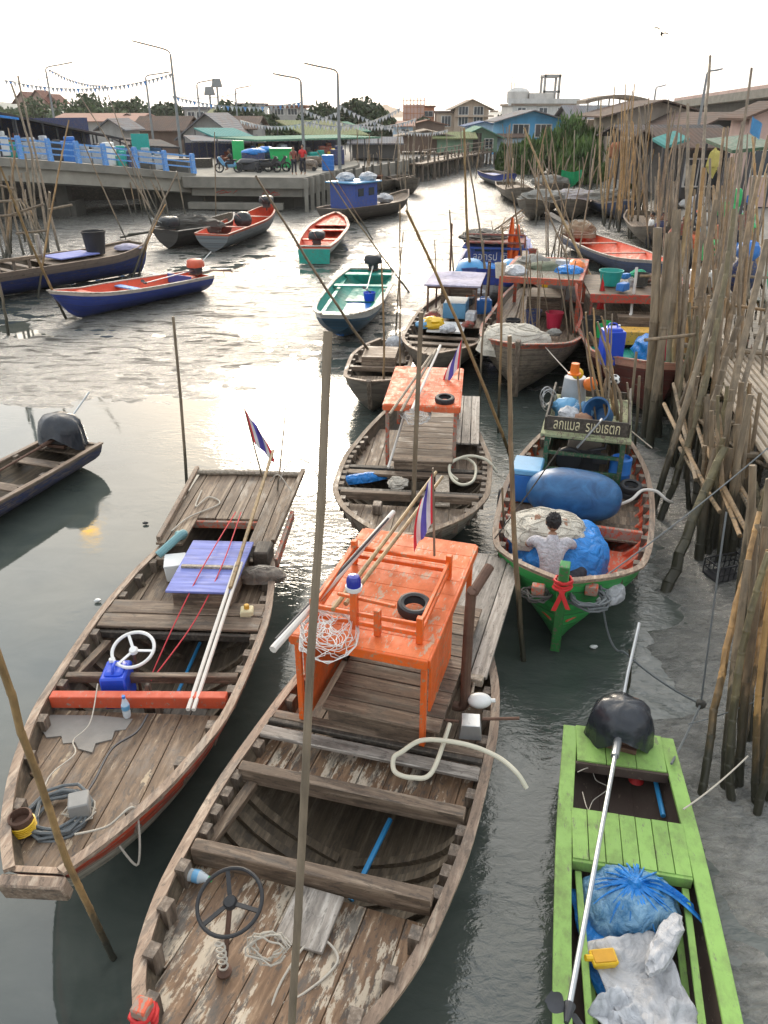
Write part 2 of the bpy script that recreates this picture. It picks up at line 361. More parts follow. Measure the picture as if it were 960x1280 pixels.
def obj(name, mb, mats, parent=None, bev=0, label=None, smooth=.6, loc=None):
    me = mb.mesh(name, mats, smooth) if isinstance(mb, MB) else mb
    o = bpy.data.objects.new(name, me); COL.objects.link(o)
    if parent: o.parent = parent
    if loc: o.location = loc
    if bev:
        b = o.modifiers.new('bevel', 'BEVEL'); b.width = bev; b.segments = 1; b.limit_method = 'ANGLE'; b.angle_limit = .7
    if label: o['label'] = label
    return o
def tag(o, label, cat, group=None):
    o['label'] = label; o['category'] = cat
    if group: o['group'] = group
    return o
def thing(name, label, cat, loc=(0, 0, 0), rz=0, group=None):
    o = bpy.data.objects.new(name, None); COL.objects.link(o); o.location = loc; o.rotation_euler = (0, 0, rz); o.empty_display_size = .2
    return tag(o, label, cat, group)
def struct(o, kind='structure'): o['kind'] = kind; return o
def kids(o): return [c for c in COL.objects if c.parent == o]
def dup(o, loc=None, rz=None, label=None, parent=None):
    c = o.copy(); COL.objects.link(c)
    if parent: c.parent = parent
    if loc is not None: c.location = loc
    if rz is not None: c.rotation_euler = (0, 0, rz)
    if label: c['label'] = label
    for ch in kids(o): dup(ch, parent=c)
    return c
def herm(pts):
    xs = [p[0] for p in pts]; ys = [p[1] for p in pts]; n = len(xs)
    sl_ = [(ys[i + 1] - ys[i]) / (xs[i + 1] - xs[i]) for i in range(n - 1)]
    m = [sl_[0]] + [0 if sl_[i - 1] * sl_[i] <= 0 else 2 * sl_[i - 1] * sl_[i] / (sl_[i - 1] + sl_[i]) for i in range(1, n - 1)] + [sl_[-1]]
    def f(x):
        x = min(max(x, xs[0]), xs[-1])
        for i in range(n - 1):
            if x <= xs[i + 1]: break
        h = xs[i + 1] - xs[i]; t = (x - xs[i]) / h
        return (2 * t**3 - 3 * t**2 + 1) * ys[i] + (t**3 - 2 * t**2 + t) * h * m[i] + (-2 * t**3 + 3 * t**2) * ys[i + 1] + (t**3 - t**2) * h * m[i + 1]
    return f
def rnd(a, b): return random.uniform(a, b)
def coil(c, r, turns, th, dz=.012, n=14, jit=.015, seed=1, ov=0):
    rg = random.Random(seed); pts = []
    for i in range(int(turns * n)):
        a = 2 * math.pi * i / n; rr = r * (1 - .35 * ((i / n * .37) % 1)) + rg.uniform(-jit, jit)
        pts.append((c[0] + rr * math.cos(a), c[1] + rr * math.sin(a) * (1 - ov), c[2] + (i / n) * dz + rg.uniform(0, jit * .5)))
    return MB().tube(pts, th, 6)
def curve_pts(P, n=8):
    """catmull-rom through P"""
    P = [Vector(p) for p in P]; Q = [P[0]] + P + [P[-1]]; out = []
    for i in range(1, len(Q) - 2):
        for k in range(n):
            t = k / n
            out.append(.5 * ((2 * Q[i]) + (Q[i + 1] - Q[i - 1]) * t + (2 * Q[i - 1] - 5 * Q[i] + 4 * Q[i + 1] - Q[i + 2]) * t * t + (3 * Q[i] - Q[i - 1] - 3 * Q[i + 1] + Q[i + 2]) * t**3))
    out.append(P[-1]); return out
def sag(a, b, d, n=12):
    a, b = Vector(a), Vector(b)
    return [a.lerp(b, i / n) - Vector((0, 0, d * 4 * (i / n) * (1 - i / n))) for i in range(n + 1)]
# ================================================================ ground (river mud and banks) and water
def bankR(y):  # x of the right bank's edge
    return np.interp(y, [-20, 4, 12, 20, 33, 45, 62, 76, 88, 100, 112, 118, 2000], [4.6, 5.0, 7.2, 9.6, 13.0, 16.4, 19.5, 19.5, 15.5, 17.0, 18.0, 8, 8])
def bankL(y):
    return np.interp(y, [-20, 20, 40, 60, 62.5, 75, 97, 112, 118, 2000], [-60, -42, -30, -26, -2.2, 2.4, 10.4, 10.5, 18, 18])
def vnoise(X, Y, fx, fy, seed, oct=4):
    out = np.zeros_like(X); amp = 1.0; rs = np.random.RandomState(seed); tot = 0
    for o in range(oct):
        T = rs.rand(64, 64); x = X * fx * 2**o + rs.rand() * 50; y = Y * fy * 2**o + rs.rand() * 50
        xi = np.floor(x).astype(int); yi = np.floor(y).astype(int); fx_ = x - xi; fy_ = y - yi
        fx_ = fx_**2 * (3 - 2 * fx_); fy_ = fy_**2 * (3 - 2 * fy_)
        a = T[xi % 64, yi % 64]; b = T[(xi + 1) % 64, yi % 64]; c = T[xi % 64, (yi + 1) % 64]; d = T[(xi + 1) % 64, (yi + 1) % 64]
        out += amp * ((a * (1 - fx_) + b * fx_) * (1 - fy_) + (c * (1 - fx_) + d * fx_) * fy_); tot += amp; amp *= .55
    return out / tot - .5
def gz(X, Y):
    L = bankL(Y); Rr = bankR(Y)
    ins = np.minimum(X - L, Rr - X)            # >0 inside the channel
    wob = vnoise(X, Y, .35, .35, 3) * 2.2
    bank = 1 / (1 + np.exp((ins + wob - .2) * 3.0)) * 1.25
    # mud level in the channel: shallow banks left of the middle, right side, and far up the creek
    g = lambda cx, cy, sx, sy: np.exp(-((X - cx) / sx)**2 - ((Y - cy) / sy)**2)
    m = -.12 + .075 * np.clip((Y - 14) / 5, 0, 1) * np.clip((Y - 6 + X * .8) / 4, 0, 1) + .085 * g(-8.5, 18.5, 5, 3.4) + .085 * g(-4.5, 26, 5, 3.2) + .15 * g(3.2, 4.4, 1.3, 4.4) + .14 * g(4.6, 9.5, 1.3, 5) \
        + 0 * X + .075 * np.clip((Y - 30) / 22, 0, 1) * (1 - .55 * g(-4, 38, 3, 6)) + .1 * g(-14, 44, 6, 7) + .09 * g(7, 17, 2, 6) + .08 * g(-.3, 12.5, .5, 2.6) + .07 * g(3, 13, 1.5, 2.5)
    nr_ = np.clip((Y - 9) / 7, 0, 1)
    n1 = vnoise(X, Y + X * .5, .35, .8, 5, 5) * (.17 - .07 * nr_)
    n2 = vnoise(X, Y + X * .35, 1.3, 3.2, 9, 4) * (.055 + .085 * nr_)
    z = m + n1 + n2 + .035 * nr_
    z = np.where(z > .012, .012 + (z - .012) * .45, z); z = np.minimum(z, .07)
    z = np.where(ins < 3, z + np.clip(1 - ins / 2.0, 0, 1) * .12, z)
    far = np.clip((Y - 120) / 300, 0, 1)
    return z * (1 - np.clip(bank, 0, 1)) + bank + vnoise(X, Y, .8, .8, 11) * .08 * np.clip(bank, 0, 1) + far * .6
def axis(lo, hi, a, b, nin, nout):
    mid = np.linspace(a, b, nin); k = np.linspace(0, 1, nout)[1:]**2.6
    return np.concatenate([(a - (a - lo) * k)[::-1], mid, b + (hi - b) * k])
xs = axis(-1500, 1500, -11, 11, 300, 90)
yy = np.concatenate([np.linspace(-30, 1.5, 10)[:-1], 1.5 * np.exp(np.linspace(0, math.log(120 / 1.5), 430)), 120 + 2900 * np.linspace(0, 1, 40)[1:]**2.4])
X, Y = np.meshgrid(xs, yy); Z = gz(X, Y)
# keep hulls afloat: press the mud down a little under the boats' hulls is done by the min() above
nx, ny = len(xs), len(yy)
vv = np.stack([X, Y, Z], -1).reshape(-1, 3)
ii = np.arange(nx * ny).reshape(ny, nx)
ff = np.stack([ii[:-1, :-1], ii[:-1, 1:], ii[1:, 1:], ii[1:, :-1]], -1).reshape(-1, 4)
me = bpy.data.meshes.new('ground'); me.from_pydata(vv.tolist(), [], ff.tolist()); me.polygons.foreach_set('use_smooth', [True] * len(ff))
t = NT('river mud', .3); p = t.pos(); pz = t.sep(p)[2]
flow = t.mp(p, (1.0, 1.9, 1.0), (0, 0, R(18)))
n1 = t.noise(flow, 1.7, 8, .66, .9); n2 = t.noise(flow, 7.0, 6, .7, .8); n3 = t.noise(p, 30, 4, .6)
mudc = t.mix(t.ramp(n1, [(.35, 0.0), (.65, 1.0)]), (.15, .148, .13), (.245, .238, .21))
mudc = t.mix(t.ramp(n2, [(.42, 0.0), (.68, 1.0)]), mudc, (.06, .06, .053))
land = t.mix(n1, (.17, .145, .11), (.34, .31, .27))
up = t.ramp(t.ma('ADD', pz, t.ma('MULTIPLY', n1, .2)), [(.35, 0.0), (.8, 1.0)])
col = t.mix(up, mudc, land)
rg = t.ramp(t.ma('ADD', t.ma('MULTIPLY', n2, .6), t.ma('MULTIPLY', n1, .4)), [(.38, .07), (.62, .34)])
rgh = t.ma('ADD', rg, t.ma('MULTIPLY', up, .55))
n4 = t.noise(flow, 3.2, 7, .72, 1.6); hh = t.ma('ADD', t.ma('ADD', n2, t.ma('MULTIPLY', n4, 1.7)), t.ma('MULTIPLY', n3, .12))
ypos = t.sep(p)[1]
stk = t.ramp(t.noise(t.mp(p, (.55, 2.3, 1.0), (0, 0, R(14))), 1.25, 8, .76, 1.3), [(.515, 0.0), (.57, 1.0)])
far_ = t.ramp(t.ma('MULTIPLY', ypos, .01), [(.10, 0.0), (.2, 1.0)])
stk = t.ma('MULTIPLY', stk, t.ma('MULTIPLY', far_, t.ma('SUBTRACT', 1.0, up)))
col = t.mix(stk, col, (.045, .043, .038)); rgh = t.ma('ADD', rgh, t.ma('MULTIPLY', stk, .45))
bs = t.ramp(t.ma('MULTIPLY', ypos, .01), [(.05, .5), (.17, .5)])
M['mud'] = t.out(col, rgh, None, IOR=1.55, Specular_IOR_Level=t.ma('SUBTRACT', .95, t.ma('MULTIPLY', stk, .88)))
t.set(t.b.inputs['Normal'], t.n('ShaderNodeBump', {'Height': hh, 'Strength': bs, 'Distance': .08}).outputs[0])
near_ = t.ramp(t.ma('MULTIPLY', ypos, .01), [(.09, 1.0), (.16, 0.0)])
t.set(t.b.inputs['Coat Weight'], t.ma('MULTIPLY', near_, t.ma('SUBTRACT', 1.0, up))); t.b.inputs['Coat Roughness'].default_value = .06; t.b.inputs['Coat IOR'].default_value = 1.6
n5 = t.noise(flow, 9.0, 5, .6, 1.0); t.set(t.b.inputs['Coat Normal'], t.n('ShaderNodeBump', {'Height': t.ma('ADD', n5, t.ma('MULTIPLY', n4, 1.6)), 'Strength': .9, 'Distance': .09}).outputs[0])
me.materials.append(M['mud']); go = bpy.data.objects.new('ground', me); COL.objects.link(go); struct(go)
# water
t = NT('creek water', .035); p = t.pos()
fl = t.mp(p, (1.0, 1.8, 1.0), (0, 0, R(20)))
w1 = t.noise(fl, 1.2, 5, .6, .6); w2 = t.noise(fl, 6, 4, .6, .5); patch = t.noise(p, .22, 4, .6, .6)
px_, py_, _z = t.sep(p)
calm = t.ramp(t.ma('ADD', t.ma('ADD', patch, t.ma('MULTIPLY', px_, .055)), t.ma('MULTIPLY', py_, .008)), [(.35, .015), (.75, .5)])
wc = t.mix(t.ramp(w1, [(.35, 0.0), (.7, 1.0)]), (.055, .068, .06), (.085, .097, .085))
t.out(wc, t.ma('ADD', .03, t.ma('MULTIPLY', calm, .14)), None, IOR=1.5, Specular_IOR_Level=.75)
bn = t.n('ShaderNodeBump', {'Height': t.ma('ADD', w1, t.ma('MULTIPLY', w2, .5)), 'Strength': calm, 'Distance': .05})
t.set(t.b.inputs['Normal'], bn.outputs[0]); M['water'] = t.m
wb = MB().sheet(8, 12, lambda u, v: (-80 + 160 * u, -30 + 180 * v, 0.0))
struct(obj('water', wb, 'water'))

# ================================================================ bamboo poles
def pole_mesh(name, nodes, bend, seed, taper=.6, n=7):
    rg = random.Random(seed); pts = []; rr = []
    ph = rg.uniform(0, 6.28); zs = [0.0]
    for i in range(nodes): zs.append(zs[-1] + rg.uniform(.8, 1.2))
    tot = zs[-1]
    for i, z in enumerate(zs):
        z /= tot; f = 1 - (1 - taper) * z
        b = math.sin(z * math.pi) * bend; q = (b * math.cos(ph) + rg.uniform(-.2, .2), b * math.sin(ph) + rg.uniform(-.2, .2))
        if 0 < i < nodes:
            for dz, k in ((-.006, 1.0), (-.002, 1.07), (.002, 1.07), (.006, .98)):
                pts.append((*q, z + dz)); rr.append(k * f)
        else: pts.append((*q, z)); rr.append(f)
    m = len(pts); vs_ = [(p[0] + q * math.cos(6.2832 * k / n), p[1] + q * math.sin(6.2832 * k / n), p[2]) for p, q in zip(pts, rr) for k in range(n)]
    fs = [(i * n + k, i * n + (k + 1) % n, (i + 1) * n + (k + 1) % n, (i + 1) * n + k) for i in range(m - 1) for k in range(n)] + [tuple(range(n - 1, -1, -1)), tuple((m - 1) * n + k for k in range(n))]
    return MB().add(vs_, fs).mesh(name, 'bam', 1.2)
PM = {}
for k in range(6): PM['bam', k] = pole_mesh('bamboo_pole', 11 + k, 1.5 + k * .5, k + 1)
for k in range(3):
    PM['post', k] = pole_mesh('mooring_post', 3, .9, k + 30, .8, 9)
for key in ('bamg', 'bamo', 'bamt', 'post'):
    for k in range(6):
        src = PM['post', k % 3] if key == 'post' else PM['bam', k]
        c = src.copy(); c.materials.clear(); c.materials.append(M[key]); PM[key + '_', k] = c
for k in range(6): PM['bam_', k] = PM['bam', k]
def pole(a, b, r, label, mat='bam', name='bamboo_pole', cat='pole', group=None, parent=None, sink=.35, k=None):
    a, b = Vector(a), Vector(b); d = (b - a).normalized(); 
    if sink and not parent: a = a - d * sink
    L = (b - a).length
    o = bpy.data.objects.new(name, PM[mat + '_', random.randrange(6) if k is None else k]); COL.objects.link(o)
    o.location = a; q = Vector((0, 0, 1)).rotation_difference(d); o.rotation_mode = 'QUATERNION'; o.rotation_quaternion = q @ Matrix.Rotation(rnd(0, 6.28), 3, 'Z').to_quaternion()
    o.scale = (r, r, L)
    if parent: o.parent = parent
    elif label: tag(o, label, cat, group)
    return o
def ppx(foot, top, r, label, dy=0.0, z0=0.0, **kw):
    """pole from a foot on the mud to a top seen at a photo point, dy = how far it leans away"""
    a = G(*foot, z0); b = PY(*top, a.y + dy); return pole(a, b, r, label, **kw)

def ranked(made):
    for i, (x, o) in enumerate(sorted(made, key=lambda q: q[0])):
        w = ('leftmost', 'second', 'third', 'fourth', 'fifth', 'sixth', 'seventh', 'eighth', 'ninth', 'tenth')[i] if i < 10 else '%dth' % (i + 1)
        if i % 10 < 3 and i > 12: w = '%d%s' % (i + 1, ('st', 'nd', 'rd')[i % 10])
        o['label'] = ' '.join(o['label'].split()[:11]) + (', leftmost top' if i == 0 else ', top %s from left' % w)
# ================================================================ boats
class Hull:
    """t runs 0 at the bow to 1 at the stern; local +x aft, +y to port-of-picture, z up from the water"""
    def __init__(s, bow, stern, hw, zs, zk=((0, .3), (.18, -.03), (.82, -.03), (1, .2)), rb=.45, rs=.2, th=.045, p=2.5, fl=.28, name='fishing_boat', label='', cat='boat', group=None):
        b, e = Vector(bow[:2]), Vector(stern[:2]); s.L = (e - b).length; s.rz = math.atan2((e - b).y, (e - b).x); mid = (b + e) / 2
        s.hw, s.zs, s.zk = herm(hw), herm(zs), herm(zk); s.rb, s.rs, s.th, s.p, s.fl = rb, rs, th, p, fl
        s.o = thing(name, label, cat, (mid.x, mid.y, 0), s.rz, group)
        s.M = Matrix.Translation((mid.x, mid.y, 0)) @ Matrix.Rotation(s.rz, 4, 'Z')
    def X(s, t, u=1.0): return (t - .5) * s.L + s.rb * (1 - u) * max(0, 1 - t / .3)**2 - s.rs * (1 - u) * max(0, 1 - (1 - t) / .3)**2
    def S(s, t, u, inn=0.0):
        w = max(s.hw(t) - inn * s.th, .004); zk, zs = s.zk(t), s.zs(t)
        y = w * ((1 - s.fl) * (1 - (1 - u)**s.p) + s.fl * u)
        return Vector((s.X(t, u), y, zk + (zs - zk) * u + inn * .09 * (1 - u)))
    def wat(s, t, z, inn=1.0):
        zk, zs = s.zk(t) + inn * .09, s.zs(t); u = min(1, max(0, (z - zk) / (zs - zk)))
        return s.S(t, u, inn).y
    def T(s, x): return x / s.L + .5
    def W(s, x, y, z): return s.M @ Vector((x, y, z))
    def build(s, outer, inner='hold', rim='rail', nt=30, nu=9, cap=(.07, .035), capmat='rail', name='hull'):
        mb = MB(); mb.uv = []
        def grid(inn, mi):
            k0 = len(mb.v); e = s.th * 1.2 / s.L if inn else 0
            for i in range(nt + 1):
                t = e + (1 - 2 * e) * i / nt; ring = []
                for sd in (1, -1):
                    us = [j / nu for j in range(nu, -1, -1)] if sd > 0 else [j / nu for j in range(1, nu + 1)]
                    for u in us:
                        q = s.S(t, u, inn); mb.v.append((q.x, q.y * sd, q.z)); mb.uv.append((q.x, u))
            w = 2 * nu + 1
            for i in range(nt):
                for j in range(w - 1):
                    f = (k0 + i * w + j, k0 + i * w + j + 1, k0 + (i + 1) * w + j + 1, k0 + (i + 1) * w + j)
                    mb.f.append(f if inn else f[::-1]); mb.mi.append(mi)
            return k0, w
        a, w = grid(0, 0); b, _ = grid(1, 1)
        for i in range(nt):
            mb.f.append((a + i * w, a + (i + 1) * w, b + (i + 1) * w, b + i * w)); mb.mi.append(2)
            mb.f.append((a + (i + 1) * w + w - 1, a + i * w + w - 1, b + i * w + w - 1, b + (i + 1) * w + w - 1)); mb.mi.append(2)
        for i, fl in ((0, 0), (nt, 1)):
            for k, mi in ((a, 0), (b, 1)):
                f = tuple(k + i * w + j for j in range(w)); mb.f.append(f if (fl ^ (k == b)) else f[::-1]); mb.mi.append(mi)
            f = (a + i * w, b + i * w, b + i * w + w - 1, a + i * w + w - 1); mb.f.append(f); mb.mi.append(2)
        h = obj(name, mb, [outer, inner, rim], s.o, smooth=.9)
        if cap:
            g = MB()
            for sd in (1, -1):
                pr = []
                for i in range(nt + 1):
                    q = s.S(i / nt, 1); pr.append(Vector((q.x, (q.y - s.th * .3) * sd, q.z)))
                vs_ = []
                for i, q in enumerate(pr):
                    d = (pr[min(i + 1, nt)] - pr[max(i - 1, 0)]).normalized(); nn = Vector((-d.y, d.x, 0)).normalized()
                    for a_, c_ in ((-1, .003), (1, .003), (1, cap[1]), (-1, cap[1])): vs_.append(q + nn * a_ * cap[0] / 2 + Vector((0, 0, c_)))
                fs = [(i * 4 + j, i * 4 + (j + 1) % 4, (i + 1) * 4 + (j + 1) % 4, (i + 1) * 4 + j) for i in range(nt) for j in range(4)] + [(3, 2, 1, 0), tuple(nt * 4 + j for j in range(4))]
                g.add(vs_, fs)
            obj('gunwale', g, capmat, s.o, smooth=.5)
        return s
    def transom(s, t, mat='wy', th=.05, over=.0):
        q = s.zs(t); w = s.hw(t)
        obj('transom_rail', MB().box((s.X(t), 0, q + .02 + over), (th, w * 2 + .04, .05)), mat, s.o, .005)
    def ribs(s, ts, mat='hold', stub='wz', w=.055, d=.05, stubh=.0, u0=.12, sw=.10, sd=.075):
        for t in ts:
            for sg in (1, -1):
                mb = MB(); pr = [s.S(t, u0 + (1 - u0) * k / 6, 1) for k in range(7)]
                if u0 < 1:
                    vs_ = []
                    for k, q in enumerate(pr):
                        for dx, dy in ((-w / 2, .004), (w / 2, .004), (w / 2, -d), (-w / 2, -d)): vs_.append((q.x + dx, max(q.y + dy, .005) * sg, q.z + (.02 if dy < 0 else 0)))
                    mb.add(vs_, [(k * 4 + j, k * 4 + (j + 1) % 4, (k + 1) * 4 + (j + 1) % 4, (k + 1) * 4 + j) for k in range(6) for j in range(4)] + [(3, 2, 1, 0), (24, 25, 26, 27)], 0)
                if stub:
                    q = pr[-1]; mb.box((q.x, (q.y - sd / 2 - .005) * sg, q.z - .08 + stubh / 2), (sw, sd, .2 + stubh), rz=rnd(-.08, .08), rx=.0, mi=1)
                obj('rib', mb, [mat, stub or mat], s.o)
    def deck(s, t0, t1, dz=-.1, mat='wx', pw=.18, across=False, th=.03, gap=.005, name='deck', z=None, jit=.004, inset=.01, seed=1, label=None):
        rg = random.Random(seed); mb = MB(); x0, x1 = (t0 - .5) * s.L, (t1 - .5) * s.L
        zz = lambda t: (s.zs(t) + dz) if z is None else z
        if across:
            x = x0
            while x < x1 - .02:
                w_ = min(pw * rg.uniform(.8, 1.2), x1 - x); a, b = x + gap / 2, x + w_ - gap / 2
                ta, tb = s.T(a), s.T(b); ya = s.wat(ta, zz(ta)) - inset; yb = s.wat(tb, zz(tb)) - inset; j = rg.uniform(-jit, jit); za, zb = zz(ta) + j, zz(tb) + j
                P = [(a, -ya), (b, -yb), (b, yb), (a, ya)]; Zs = [za, zb, zb, za]
                vs_ = [(P[k][0], P[k][1], Zs[k] - th) for k in range(4)] + [(P[k][0], P[k][1], Zs[k]) for k in range(4)]
                mb.add(vs_, [(3, 2, 1, 0), (4, 5, 6, 7), (0, 1, 5, 4), (1, 2, 6, 5), (2, 3, 7, 6), (3, 0, 4, 7)]); x += w_
        else:
            n = max(6, int((x1 - x0) / .12)); wm = max(s.hw(t0 + (t1 - t0) * i / n) for i in range(n + 1)); y = -wm
            while y < wm:
                w_ = pw * rg.uniform(.85, 1.15); ylo, yhi = y + gap / 2, y + w_ - gap / 2; j = rg.uniform(-jit, jit); run = []
                for i in range(n + 1):
                    x = x0 + (x1 - x0) * i / n; t = s.T(x); W_ = s.wat(t, zz(t)) - inset
                    a, b = max(ylo, -W_), min(yhi, W_)
                    if b - a > .012: run.append((x, a, b, zz(t) + j))
                    elif run: break
                if len(run) > 1:
                    vs_ = []
                    for x, a, b, q in run: vs_ += [(x, a, q - th), (x, b, q - th), (x, b, q), (x, a, q)]
                    m = len(run)
                    mb.add(vs_, [(i * 4 + k, (i + 1) * 4 + k, (i + 1) * 4 + (k + 1) % 4, i * 4 + (k + 1) % 4) for i in range(m - 1) for k in range(4)] + [(0, 1, 2, 3), tuple(m * 4 - 4 + k for k in (3, 2, 1, 0))])
                y += w_
        return obj(name, mb, mat, s.o, .004, label)
    def beam(s, t, dz=-.05, w=.09, h=.12, mat='wy', skew=0.0, name='beam', ext=0.0, label=None, bev=.008):
        ta, tb = t - skew / 2, t + skew / 2
        za, zb = s.zs(ta) + dz, s.zs(tb) + dz
        a = Vector((s.X(ta), s.wat(ta, za - h / 2) - .012 + ext, za)); b = Vector((s.X(tb), -s.wat(tb, zb - h / 2) + .012 - ext, zb))
        return obj(name, MB().bar(a, b, w, h), mat, s.o, bev, label)
    def part(s, name, mb, mat, **k): return obj(name, mb, mat, s.o, **k)
    def stempost(s, h=.2, w=.09, mat='wz', top='wz'):
        q = s.zs(0)
        mb = MB().bar((s.X(0, .05) + .02, 0, s.zk(0) - .02), (s.X(0) - .03, 0, q + h), w, w * 1.2, up=(1, 0, 0))
        return obj('stem_post', mb, mat, s.o, .01)

def motor(M4, cover='motor', kind='bag', label='', shaft=2.6, sdir=1, tilt=.12, group=None, col='dsteel', rz=0, r=.26, propmat='dsteel', shaftmat='steel'):
    """longtail engine: engine on a pivot, long shaft with propeller lying inboard, tiller arm outboard"""
    loc = M4.to_translation(); ang = math.atan2(M4[1][0], M4[0][0]) + rz
    o = thing('longtail_motor', label, 'boat motor', loc, ang, group)
    b = MB().box((0, 0, .16), (.34, .3, .22)).box((.05, 0, .3), (.2, .24, .12)).lathe([(.1, 0), (.12, .02), (.12, .1), (.09, .12)], (0.02, .17, .2), 12, mat=Matrix.Rotation(R(90), 3, 'X')).tube([(-.1, -.16, .1), (.1, -.18, .12), (.18, -.1, .25)], .025, 6)
    obj('engine', b, 'rust' if col == 'rust' else col, o, .012)
    obj('engine_mount', MB().box((0, 0, .03), (.42, .34, .05)).tube([(0, 0, .05), (0, 0, -.14)], .04, 8), 'rust', o, .006)
    if kind == 'bag':
        c = MB().blob((.02, 0, .22), (r * 1.0, r * 1.15, r * 1.0), .11, 1.5, 36, 24, -.75, seed=int(abs(loc.x) * 7), p=.86)
        obj('engine_cover', c, cover, o)
    elif kind == 'drape':
        prof = [(.02, 1.02), (.35, 1.0), (.68, .93), (.9, .76), (1.0, .5), (1.04, .22), (1.08, 0.0)]; n_ = 48; vs_ = []
        for i, (pr, pz_) in enumerate(prof):
            f = i / 6
            for k in range(n_):
                a = 2 * math.pi * k / n_; op = max(0, math.cos(a - math.pi - .25))**6
                q = r * pr * (1 + .045 * f * math.sin(7 * a + 1.3) + .03 * f * math.sin(11 * a) + .05 * mn.noise(Vector((math.cos(a) * 2, math.sin(a) * 2, f * 2))))
                vs_.append((q * math.cos(a) * 1.0, q * math.sin(a) * 1.12, -.04 + r * 1.75 * (pz_ + (1 - pz_) * .5 * op * f) * .98 + .02 * f * math.sin(5 * a)))
        c = MB().add(vs_, [(i * n_ + k, i * n_ + (k + 1) % n_, (i + 1) * n_ + (k + 1) % n_, (i + 1) * n_ + k) for i in range(6) for k in range(n_)] + [tuple(range(n_))])
        obj('engine_cover', c, cover, o, smooth=2)
    elif kind == 'tub':
        c = MB().lathe([(r * .72, .40), (r * .85, .38), (r * 1.02, .2), (r * 1.06, .0), (r * 1.1, -.01), (r * 1.06, .02), (.9 * r, .36)], (0, 0, .12), 24)
        obj('engine_cover', c, cover, o)
    elif kind == 'cap':
        c = MB().blob((0, 0, .34), (r * .9, r * .8, r * .55), .1, 2, 18, 10, -.5, seed=3, p=.7); obj('engine_cover', c, cover, o)
    if shaft:
        a = Vector((-.15, 0, .16)); b_ = Vector((-.15 - shaft, 0, .16 + shaft * tilt))
        obj('drive_shaft', MB().tube([a, a.lerp(b_, .12)], .035, 8).tube([a.lerp(b_, .1), b_], .019, 8), shaftmat, o)
        pm = MB().tube([b_, b_ + Vector((-.12, 0, .01))], [.04, .015], 10)
        for k in range(2):
            a0 = k * math.pi + .6
            def bl(u, v, a0=a0):
                rr = .03 + .13 * u; wv = (v - .5) * .13 * math.sin(min(1, u + .12) * math.pi * .82); aa = a0 + wv * 5
                return (b_.x - .05 + wv * .8, b_.y + rr * math.cos(aa), b_.z + rr * math.sin(aa))
            pm.sheet(8, 5, bl)
        obj('propeller', pm, propmat, o)
    obj('tiller_arm', MB().tube([(.1, .02, .2), (.45, .02, .38), (.95, .0, .62)], .016, 7), 'steel', o)
    return o

def steering(hull, x, y, z, r=.2, h=.45, mat='black', tilt=-.3, spokes=3, zb=None, lean=(0, 0), colmat='rust', rt=.013):
    o = bpy.data.objects.new('steering_wheel', None); COL.objects.link(o); o.parent = hull.o; o.location = (x, y, z)
    mt = Matrix.Rotation(tilt, 3, 'Y')
    rim = [mt @ Vector((r * math.cos(a), r * math.sin(a), 0)) for a in [2 * math.pi * i / 32 for i in range(32)]]
    obj('wheel_rim', MB().tube(rim, rt, 8, close=True), mat, o)
    sp = MB()
    for k in range(spokes):
        a = 2 * math.pi * k / spokes + .5; sp.bar(mt @ Vector((0, 0, -.015)), mt @ Vector((r * math.cos(a), r * math.sin(a), 0)), .028, .01)
    sp.lathe([(.001, .012), (.035, .01), (.045, -.01), (.045, -.03), (.001, -.03)], n=14, mat=mt); obj('spoke', sp, mat, o)
    obj('steering_column', MB().tube([(0, 0, -.02), (lean[0], lean[1], -h)], .017, 8).lathe([(.05, 0), (.05, .012), (.02, .03)], (lean[0], lean[1], -h), 10), colmat, o)
    return o

def flag(base, top, label, cloth=(.28, .5), side=(1, 0), drape=1.0, kind='thai', r=.012, grp=None, polemat='bam'):
    base, top = Vector(base), Vector(top); L = (top - base).length
    o = thing('flag', label, 'flag', base, 0, grp)
    d = (top - base) / L
    obj('flagpole', MB().tube([(0, 0, 0), (top - base) * .5, top - base], [r, r * .95, r * .7], 8), 'post' if polemat == 'dark' else 'bamg', o)
    sd = Vector((side[0], side[1], 0)).normalized(); W_, H_ = cloth
    mb = MB(); NX, NY = 20, 20; vs_ = []
    for j in range(NY + 1):
        for i in range(NX + 1):
            u, v = i / NX, j / NY       # u: from the pole across the fly, v: down the hoist
            k = u * W_ * (.45 + .75 * v - .45 * v * v)
            q = d * (L * .97 - v * H_ - u * W_ * 1.2) + sd * k + Vector((-sd.y, sd.x, 0)) * (.035 * math.sin(u * 11 + v * 2.5) * min(1, u * 2))
            vs_.append(q)
    fs, mi = [], []
    for j in range(NY):
        for i in range(NX):
            fs.append((j * 21 + i, j * 21 + i + 1, (j + 1) * 21 + i + 1, (j + 1) * 21 + i))
            a = (i + .5) / NX
            mi.append(0 if kind != 'thai' else (0 if a < .167 or a > .833 else 1 if a < .333 or a > .667 else 2))
    mb.v = vs_; mb.f = fs; mb.mi = mi
    obj('flag_cloth', mb, ['fr', 'fw', 'fb'] if kind == 'thai' else [kind], o, smooth=2)
    return o
